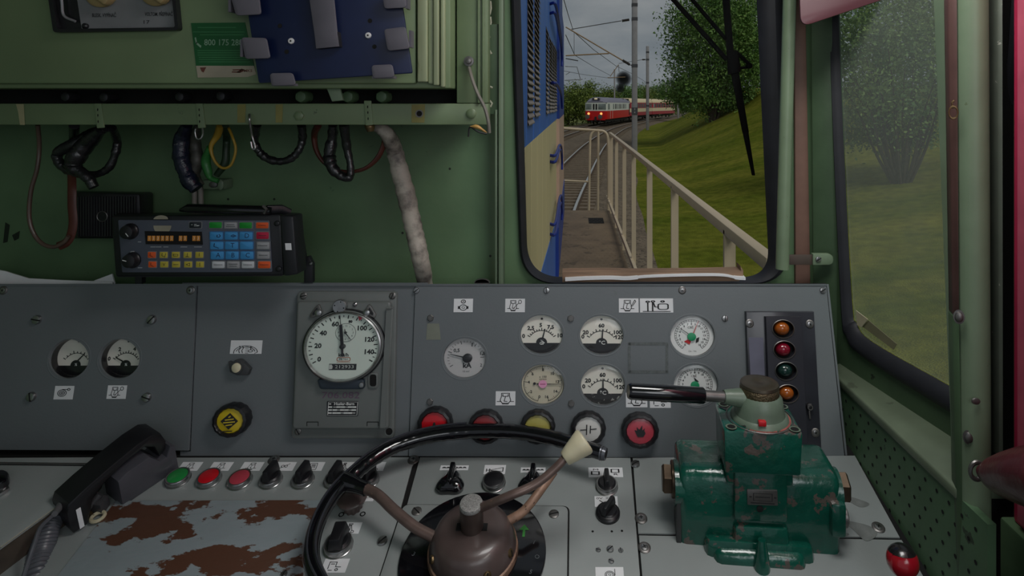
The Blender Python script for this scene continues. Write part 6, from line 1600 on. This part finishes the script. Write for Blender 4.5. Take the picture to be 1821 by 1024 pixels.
# ================================================================ MASTS, WIRES
CONC = mat('grey_concrete_mast', (150, 148, 152), .7, var=.08, scale=4); BAND = mat('dark_mast_band', (72, 72, 78), .6); INSU = mat('brown_insulator', (62, 56, 52), .4); ORW = mat('ochre_tube', (150, 120, 84), .5)
WIRE = mat('dark_wire', (58, 56, 56), .5)
def mast(px, Y, ytop, ybot, wpx, label, bands=(), arms=()):
    base = P(px, ybot, Y); t = thing('catenary_mast', label, 'mast', base)
    r_ = wpx / 2 / F * Y
    b = MB(CONC); top = P(px, ytop, Y); b.box(base.x - r_, base.x + r_, Y - r_, Y + r_, base.z - .3, top.z, r_ * .35); b.build('pole', t)
    for y in bands:
        c = P(px, y, Y); b = MB(BAND); b.box(c.x - r_ * 1.06, c.x + r_ * 1.06, Y - r_ * 1.06, Y + r_ * 1.06, c.z - r_ * .6, c.z + r_ * .6); b.build('band', t)
    for kind, p, q in arms:
        A, B = P(*p, Y), P(*q, Y)
        if kind == 'sign':
            b = MB(BAND); b.box(A.x - r_ * 1.15, A.x + r_ * 1.15, Y - r_ * 1.25, Y - r_ * .9, B.z, A.z); b.use(WHITE_T); c = (A + B) / 2
            b.at(Frame((c.x, Y - r_ * 1.27, c.z), (1, 0, 0), (0, 0, 1)).mat()).text('3', r_ * .9, 0, .10, 0); b.text('4', r_ * .9, 0, -.10, 0); b.build('number_sign', t); continue
        m, rr = (ORW, .04) if kind == 'tube' else (WIRE, .025) if kind == 'rod' else (INSU, .10)
        b = MB(m)
        if kind == 'ins':
            n_ = 12; b.tube([A.lerp(B, k / n_) for k in range(n_ + 1)], [rr * (1 if k % 2 else .6) for k in range(n_ + 1)], 10)
        else: b.tube([A, B], rr, 8)
        b.build({'tube': 'bracket_tube', 'rod': 'stay', 'ins': 'insulator'}[kind], t)
    return t
mast(1128.5, 38.8, -60, 271, 9.5, 'nearest tall concrete catenary mast with orange brown bracket arm', (9, 34, 117), [('sign', (1128, 191), (1128, 203)), ('rod', (1016, 52), (1105, 37)), ('ins', (1106, 37), (1119, 35)), ('tube', (1006, 48), (1108, 108)), ('ins', (1107, 107), (1120, 115)), ('rod', (1119, 115), (1126, 117)), ('tube', (1006, 99), (1083, 95))])
mast(1151.5, 74, 82, 231, 5, 'second concrete mast standing in front of the red train carriages', (93, 106, 147, 188), [('ins', (1142, 106), (1148, 106)), ('rod', (1100, 113), (1143, 106)), ('tube', (1085, 136), (1100, 115)), ('tube', (1080, 138), (1112, 137)), ('rod', (1100, 115), (1101, 128))])
mast(1092.8, 120, 123, 200, 2.6, 'slim mast rising behind the roof of the leading red railcar')
mast(1184.5, 150, 150, 200, 2.4, 'distant slim mast above the last carriage')
mast(1206, 105, 178, 209, 3.6, 'short grey post to the right of the last carriage', ())
mast(1228, 125, 193, 206, 2, 'tiny grey post on the verge right of the short grey post')
b = MB(mat('white_marker', (205, 205, 200), .6)); c = P(1218, 196, 150); b.box(c.x - .12, c.x + .12, c.y - .1, c.y + .1, c.z - 1.4, c.z + .25); tag(b.build('trackside_marker'), 'tiny white trackside marker between the two short posts', 'marker')
def wire(label, pts, r_=.02, m=WIRE):
    b = MB(m); b.tube([P(*p) for p in pts], r_, 6); tag(b.build('overhead_wire'), label, 'wire', None)
wire('overhead wire falling steeply from the top left of the sky to the mast bracket', [(1000, -10, 24), (1010, 25, 31), (1019, 53, 38.8)], .018)
wire('sagging overhead wire from the bracket of the nearest mast to the second mast', [(1020, 56, 38.8), (1055, 88, 50), (1095, 117, 68), (1128, 133, 85), (1150, 147, 100)], .025)
wire('lower overhead wire crossing from the hood edge to the second mast bracket', [(1006, 62, 35), (1022, 98, 42), (1055, 118, 60), (1085, 134, 74)], .022)
wire('short vertical dropper wire hanging from the nearest bracket', [(1021, 56, 38.8), (1021, 98, 38.8)], .016)
wire('thin overhead wire low in the sky left of the second mast', [(1002, 126, 70), (1040, 133, 85), (1085, 139, 100), (1125, 140, 110)], .025)
b = MB(mat('faint_grey_steel', (120, 122, 126), .6)); b.tube([P(1005, 118, 80), P(1026, 119, 80), P(1032, 140, 80)], .05, 6); b.tube([P(1004, 143, 80), P(1036, 141, 80)], .05, 6); b.tube([P(1006, 133, 80), P(1014, 128, 80)], .04, 6)
tag(b.build('catenary_bracket'), 'faint grey overhead line bracket in the sky just right of the hood', 'bracket')
b = MB(WIRE); b.tube([P(1006, 104, 50), P(1028, 108, 50)], .04, 6); tag(b.build('registration_arm'), 'short dark overhead line arm under the long bracket tube', 'bracket')

# ================================================================ THE RED TRAIN
TR = [(82, 2.95), (102, 7.9), (118, 13.6), (134, 20.6)]
RED_T = mat('train_red', (206, 16, 18), .4, var=.06); RED_W = mat('train_wine_red', (168, 52, 66), .45, var=.06); CRM_T = mat('train_cream', (226, 212, 176), .5, var=.05); WHT_T = mat('train_white', (222, 226, 218), .5, var=.04)
ROOFG = mat('train_grey_roof', (128, 126, 144), .5, var=.08); ROOFC = mat('train_cream_roof', (226, 208, 168), .5, var=.05); WINT = mat('train_window', (128, 138, 136), .2, var=.3, scale=2); WIND = mat('train_dark_window', (60, 62, 68), .25, var=.3, scale=3); UND = mat('train_underframe', (38, 36, 36), .7)
def car(i, name, label, low, mid_, roof, stripe, front):
    (y0, x0), (y1, x1) = TR[i], TR[i + 1]
    d = Vector((x1 - x0, y1 - y0, 0)); L = d.length - .5; d.normalize(); s_ = Vector((d.y, -d.x, 0)); up = Vector((0, 0, 1))
    base = Vector((x0, y0, P(0, 222, 82).z if i == 0 else EYE - HR + .15))
    t = thing(name, label, 'train', base)
    M_ = Matrix.Identity(4)
    for k, a in enumerate((s_, d, up)):
        for r_ in range(3): M_[r_][k] = a[r_]
    for r_ in range(3): M_[r_][3] = base[r_]
    hw = 1.5
    def shell(z0, z1, m, nm, taper=0, grow=0, par=t, y_0=0, y_1=None):
        b = MB(m, M_); lp = rounded([(-hw - grow, y_0 - grow), (hw + grow, y_0 - grow), (hw + grow, (y_1 or L) + grow), (-hw - grow, (y_1 or L) + grow)], .35 if front else .1, 4)
        b.prism(lp, z0, z1); return b.build(nm, par)
    LOB = shell(.75, 1.85, low, 'lower_body')
    UPB = shell(1.85, 2.95, mid_, 'upper_body')
    b = MB(roof, M_); n_ = 10
    prof = [(hw * math.cos(PI * k / n_) * 1.0, 2.93 + .78 * math.sin(PI * k / n_) ** .8) for k in range(n_ + 1)]
    secs = ((0, .35, .75), (.5, .7, .92), (1.6, 1, 1), (L - .6, 1, 1), (L, .95, .97)) if front else ((0, .97, .98), (.5, 1, 1), (L - .5, 1, 1), (L, .97, .98))
    rg = [[b.v((x * sx if k_ not in (0,) else x * 1, yy, 2.93 + (z - 2.93) * sz)) for k_, (x, z) in enumerate(prof)] for yy, sz, sx in secs]
    for p, q in zip(rg, rg[1:]):
        for k in range(n_): b.face([p[k], p[k + 1], q[k + 1], q[k]])
    b.face(rg[0]); b.face(rg[-1][::-1]); b.build('roof', t)
    b = MB(UND, M_); b.box(-1.2, 1.2, .4, L - .4, .35, .76)
    b.build('underframe', t)
    for yy in (2.2, 4.6, L - 4.6, L - 2.2):
        for sx in (-.76, .76):
            b = MB(UND, M_ @ Matrix.Translation((sx, yy, .42)) @ Matrix.Rotation(R(90), 4, 'Y')); b.lathe([(.42, -.06), (.42, .06)], 20); b.build('wheel', t)
    if stripe:
        shell(1.35, 1.98, CRM_T, 'cream_stripe', grow=.012)
    n_w = 9 if not front else 7
    ya, yb = (1.6, L - 1.2) if not front else (5.0, L - 4.6)
    for k in range(n_w):
        yy = ya + (yb - ya) * k / (n_w - 1)
        b = MB(WIND if k % 2 or not front else WINT, M_); w_ = (yb - ya) / n_w * .36
        b.box(hw - .02, hw + .015, yy - w_, yy + w_, 2.08, 2.78); b.build('side_window', UPB)
    if front:
        b = MB(UND, M_); b.box(hw - .01, hw + .02, L - 1.2, L - .5, 1.0, 2.8); b.build('door', t)
        b = MB(WHT_T, M_); 
        for yy in (2.4, 4.1): b.box(hw, hw + .02, yy, yy + .08, .8, 2.9)
        b.build('door_edge', t)
        for xc, w_, nm in ((-.95, .38, 'cab_window'), (.85, .52, 'cab_window')):
            b = MB(WINT, M_); b.box(xc - w_, xc + w_, -.03, .03, 2.05, 2.8, .02); b.build(nm, UPB)
        for xc in (-.28, .08):
            b = MB(UND, M_); b.box(xc - .11, xc + .11, -.03, .03, 2.02, 2.78); b.build('cab_window', UPB)
        b = MB(WINT, M_); b.box(hw - .02, hw + .02, .7, 2.0, 2.05, 2.8); b.build('cab_side_window', t)
        for xc in (-.98, .72):
            b = MB(mat('headlight', (255, 190, 120), .3, emit=(255, 176, 96, 1.1)), M_ @ Matrix.Translation((xc, 0, 1.48)) @ Matrix.Rotation(R(90), 4, 'X')); b.lathe([(.17, -.02), (.15, .08), (.05, .1)], 18); b.build('headlight', LOB)
            b = MB(mat('buffer_grey', (96, 90, 88), .6), M_ @ Matrix.Translation((xc - .05, -.05, 1.08)) @ Matrix.Rotation(R(90), 4, 'X')); b.lathe([(.12, -.1), (.12, .35), (.3, .36), (.3, .44), (.1, .47)], 18); b.build('buffer', LOB)
        b = MB(UND, M_); b.box(-.12, .12, -.25, .1, .55, 1.1); b.box(-.6, -.45, -.1, .1, .25, .6); b.box(.5, .65, -.1, .1, .25, .6); b.build('coupling', t)
        b = MB(RED_T, M_); b.box(-1.25, 1.25, -.03, .2, .62, .8); b.build('front_valance', t)
        b = MB(ROOFG, M_ @ Matrix.Translation((0, 0, 0))); b.box(-.5, .55, -.05, .8, 3.28, 3.62, .08); b.use(mat('roof_lamp', (240, 225, 190), .3, emit=(240, 220, 180, .25))).box(-.2, .22, -.08, 0, 3.35, 3.56, .05); b.use(UND).box(-.48, -.25, -.07, 0, 3.36, 3.54); b.box(.3, .5, -.07, 0, 3.36, 3.54); b.build('roof_lamp_box', t)
        b = MB(UND, M_); b.box(hw * .5, hw * .72, L - 4.4, L - 3.6, 3.38, 3.62); b.box(hw * .62, hw * .9, L - 1.5, L - .4, 3.2, 3.6); b.build('roof_hatch', t)
    else:
        b = MB(WHT_T, M_); b.box(hw, hw + .015, .8, 1.2, 2.15, 2.75); b.build('door_window', t)
        b = MB(UND, M_); b.box(-.8, .8, -.45, .05, .8, 2.9); b.build('gangway', t)
    return t
car(0, 'railcar', 'red and white railcar with grey roof and two lit headlights leading the train', RED_T, WHT_T, ROOFG, False, True)
car(1, 'passenger_carriage', 'wine red and cream carriage right behind the leading railcar', RED_W, RED_W, ROOFC, True, False)
car(2, 'passenger_carriage', 'last wine red and cream carriage at the right end of the train', RED_W, RED_W, ROOFC, True, False)
# exhaust smoke puffs above the railcar
def smoke_mat():
    m = bpy.data.materials.new('exhaust_smoke'); m.use_nodes = True; n, l = m.node_tree.nodes, m.node_tree.links; n.clear()
    o = n.new('ShaderNodeOutputMaterial'); v = n.new('ShaderNodeVolumePrincipled'); v.inputs['Color'].default_value = (.03, .03, .03, 1)
    tc = n.new('ShaderNodeTexCoord'); g = n.new('ShaderNodeTexGradient'); g.gradient_type = 'SPHERICAL'; mp = n.new('ShaderNodeMapping')
    mp.inputs['Location'].default_value = (-1, -1, -1); mp.inputs['Scale'].default_value = (2, 2, 2)
    l.new(tc.outputs['Generated'], mp.inputs[0]); l.new(mp.outputs[0], g.inputs[0])
    mm = n.new('ShaderNodeMath'); mm.operation = 'MULTIPLY'; mm.inputs[1].default_value = 4.5; l.new(g.outputs['Fac'], mm.inputs[0]); l.new(mm.outputs[0], v.inputs['Density']); l.new(v.outputs[0], o.inputs['Volume']); return m
SMK = smoke_mat()
for (x, y, r_, lb) in ((1109, 140, 10.5, 'larger dark exhaust smoke puff above the railcar roof'), (1103, 157, 7, 'smaller dark exhaust smoke puff just over the railcar roof')):
    c = P(x, y, 100); rr = r_ * 1.45 * 100 / F; b = MB(SMK, Matrix.Translation(c)); b.lathe([(max(.002, rr * math.sin(PI * k / 14)), -rr * math.cos(PI * k / 14)) for k in range(15)], 20); tag(b.build('smoke_puff'), lb, 'smoke')

# ================================================================ TREES
def leaf_mat(name, c1, c2):
    m = bpy.data.materials.new(name); m.use_nodes = True; n, l = m.node_tree.nodes, m.node_tree.links; bs = n['Principled BSDF']
    tc = n.new('ShaderNodeTexCoord'); nz = n.new('ShaderNodeTexNoise'); nz.inputs['Scale'].default_value = 1.3; nz.inputs['Detail'].default_value = 8; l.new(tc.outputs['Object'], nz.inputs['Vector'])
    rp = n.new('ShaderNodeValToRGB'); e = rp.color_ramp.elements; e[0].position, e[0].color = .35, srgb(*c1) + (1,); e[1].position, e[1].color = .65, srgb(*c2) + (1,); l.new(nz.outputs['Fac'], rp.inputs[0])
    l.new(rp.outputs[0], bs.inputs['Base Color']); bs.inputs['Roughness'].default_value = .6; bs.inputs['Specular IOR Level'].default_value = .2; return m
LEAF1, LEAF2, LEAF3 = leaf_mat('leaf_green', (70, 108, 50), (124, 156, 80)), leaf_mat('leaf_dark_green', (74, 98, 42), (128, 142, 66)), leaf_mat('leaf_bush_green', (78, 116, 66), (140, 166, 92))
BARK = mat('dark_bark', (74, 64, 54), .9, var=.3, scale=12)
def foliage(name, parent, centre_, rad, n_, leaf, m, seed, shape=None, hollow=.25, clumps=60):
    rng = np.random.default_rng(seed); off = ROOT[parent.name]
    cl = rng.normal(size=(clumps, 3)); cl /= np.linalg.norm(cl, axis=1)[:, None]; cl *= (rng.random(clumps) ** (1 / 3) * .86)[:, None]
    idx = rng.integers(0, clumps, n_); p = cl[idx] + rng.normal(size=(n_, 3)) * .15
    p = p * np.array(rad)
    if shape is not None: p = shape(p)
    p = p + np.array(centre_) - np.array(off)
    a = rng.normal(size=(n_, 3)); a /= np.linalg.norm(a, axis=1)[:, None]; c = rng.normal(size=(n_, 3)); c -= (c * a).sum(1)[:, None] * a; c /= np.linalg.norm(c, axis=1)[:, None]
    s_ = (leaf * (.6 + .8 * rng.random(n_)))[:, None]; a *= s_; c *= s_ * .55
    vs = np.empty((n_, 4, 3)); vs[:, 0] = p - a; vs[:, 1] = p + c - a * .1; vs[:, 2] = p + a; vs[:, 3] = p - c - a * .1
    me = bpy.data.meshes.new(name); me.vertices.add(n_ * 4); me.vertices.foreach_set('co', vs.reshape(-1)); me.loops.add(n_ * 4); me.loops.foreach_set('vertex_index', np.arange(n_ * 4, dtype=np.int32))
    me.polygons.add(n_); me.polygons.foreach_set('loop_start', np.arange(0, n_ * 4, 4, dtype=np.int32)); me.update(calc_edges=True); me.materials.append(m)
    o = bpy.data.objects.new(name, me); COL.objects.link(o); o.parent = parent; ROOT[o.name] = off; return o
def stems(parent, base, n_, h, spread, r_, seed, nm='trunk'):
    rng = random.Random(seed)
    for k in range(n_):
        a = 2 * PI * k / n_ + rng.uniform(-.3, .3); q = rng.uniform(.25, 1); e = Vector((math.cos(a) * spread * q, math.sin(a) * spread * q * .8, h * rng.uniform(.75, 1.05)))
        s_ = Vector((math.cos(a), math.sin(a), 0)) * r_ * 2.2 * q + Vector((0, 0, -.25)); m1 = e * .33 + Vector((rng.uniform(-.1, .1), rng.uniform(-.1, .1), 0)) * h * .1
        b = MB(BARK); pts = smooth_path([base + s_, base + s_ * .6 + m1 * Vector((1, 1, 0)).length * .3 if False else base + s_ * .8 + m1, base + e * .68 + Vector((rng.uniform(-.1, .1), 0, 0)) * h * .15, base + e], 4)
        b.tube(pts, [r_ * (1 - .8 * i / (len(pts) - 1)) for i in range(len(pts))], 7)
        for j in range(2):
            p = pts[int(len(pts) * rng.uniform(.35, .8))]; d = Vector((rng.uniform(-1, 1), rng.uniform(-1, 1), rng.uniform(.4, 1.2))) * h * .16; b.tube([p, p + d * .6 + Vector((0, 0, .05)), p + d], [r_ * .4, r_ * .28, r_ * .1], 5)
        b.build(nm, parent)
# broad multi-stemmed tree on the bank
Yt = 44; bt = Vector((P(1268, 200, Yt).x, Yt, ground_z(P(1268, 200, Yt).x, Yt)))
T1 = thing('tree', 'large leafy multi-stemmed tree on the grass bank behind the wiper', 'tree', bt)
stems(T1, bt, 12, 6.5, 2.3, .09, 5)
foliage('foliage', T1, bt + Vector((.1, 0, 5.4)), (3.9, 3.0, 5.2), 38000, .095, LEAF1, 11, clumps=110)
foliage('low_foliage', T1, bt + Vector((-.3, .8, 2.1)), (3.4, 2.2, 2.0), 12000, .09, LEAF1, 12, clumps=50)
Yt = 62; bt = Vector((P(1345, 170, Yt).x, Yt, ground_z(P(1345, 170, Yt).x, Yt)))
T2 = thing('tree', 'paler tree further back at the right edge of the windscreen', 'tree', bt)
stems(T2, bt, 6, 7, 1.8, .1, 8)
foliage('foliage', T2, bt + Vector((.5, 0, 5.6)), (3.4, 3.2, 6.2), 16000, .11, LEAF3, 21, clumps=90)
# bush beyond the side window
Yb_ = 17.5; bx = P(1603, 272, Yb_).x; bb_ = Vector((bx, Yb_, ground_z(bx, Yb_)))
T3 = thing('bush', 'big vase-shaped bush with many dark stems beyond the side window', 'bush', bb_)
stems(T3, bb_, 20, 3.6, 1.9, .055, 17, 'stem')
foliage('foliage', T3, bb_ + Vector((0, .2, 3.5)), (2.5, 2.0, 2.7), 17000, .055, LEAF3, 31, clumps=130)
foliage('low_foliage', T3, bb_ + Vector((0, 1.6, 1.4)), (2.9, .8, .8), 4500, .055, LEAF3, 33, clumps=60)
# row of trees behind the train
specs = [(1010, 92, 62, 149, 'leftmost tree of the row behind the train, beside the hood edge'), (1046, 100, 46, 147, 'second tree from the left in the row, just left of the railcar roof'), (1077, 128, 40, 152, 'tree of the row directly above the front half of the railcar'), (1118, 138, 44, 150, 'tree of the row behind the nearest mast'), (1148, 150, 40, 151, 'tree of the row seen between the nearest and the second mast'), (1172, 158, 36, 147, 'tree of the row just right of the second mast'), (1196, 205, 36, 152, 'rightmost tree of the row above the last carriage')]
for k, (px, Y, w_, top, lb) in enumerate(specs):
    gx = P(px, 0, Y).x; zg = EYE - HR - .3; zt_ = P(px, top, Y).z; t = thing('background_tree', lb, 'tree', (gx, Y, zg), 'trees behind the train')
    hh = zt_ - zg; r_ = w_ / 2 / F * Y * 1.5
    b = MB(BARK); b.tube([Vector((gx, Y, zg)), Vector((gx + .1, Y, zg + hh * .6))], [.18, .08], 8); b.build('trunk', t)
    foliage('foliage', t, (gx, Y, zg + hh * .5), (r_, r_ * .8, hh * .56), 9000, .15, (LEAF2, LEAF1)[k % 2 == 1 and k > 2], 50 + k, clumps=70)
# denser hedge wall right behind the row, further along to the right behind the big tree
for k, (px, Y, w_, top, lb) in enumerate([(1225, 110, 60, 140, 'dark tree between the last carriage and the big tree'), (1560, 30, 150, 60, 'pale green tree behind the left part of the bush in the side window'), (1690, 37, 130, 55, 'pale green tree behind the right part of the bush in the side window'), (1790, 29, 110, 60, 'pale green tree at the far right behind the window post')]):
    gx = P(px, 0, Y).x; zg = ground_z(gx, Y); zt_ = P(px, top, Y).z + (2.5 if k else 0); t = thing('background_tree', lb, 'tree', (gx, Y, zg)); hh = zt_ - zg; r_ = w_ / 2 / F * Y * 1.25
    b = MB(BARK); b.tube([Vector((gx, Y, zg - .3)), Vector((gx + .1, Y, zg + hh * .6))], [.14, .06], 8); b.build('trunk', t)
    foliage('foliage', t, (gx, Y, zg + hh * .52), (r_, r_ * .8, hh * .54), 6500, .16 if k == 0 else .085, (LEAF1, LEAF3)[k > 0], 80 + k, clumps=90)

# ---------------------------------------------------------------- repeats carry a group
GROUPS = {'cable_loop': 'taped cable loops under the beam', 'conduit': 'grey conduits behind the radio', 'wire_hook': 'silver wire hooks under the beam', 'desk_plate': 'grey plates of the desk top', 'switch_plate': 'grey switch plates of the desk top',
          'catenary_mast': 'catenary masts along the line', 'overhead_wire': 'overhead line wires', 'passenger_carriage': 'wine red and cream carriages', 'railway_track': 'railway tracks', 'smoke_puff': 'exhaust smoke puffs', 'loose_paper': 'papers on the console', 'tree': 'trees on the grass bank', 'background_tree': 'trees in the background', 'left_instrument_panel': 'instrument panels', 'main_instrument_panel': 'instrument panels'}
for o in bpy.data.objects:
    if o.parent is None and 'label' in o and 'group' not in o:
        g = GROUPS.get(o.name.split('.')[0])
        if g: o['group'] = g
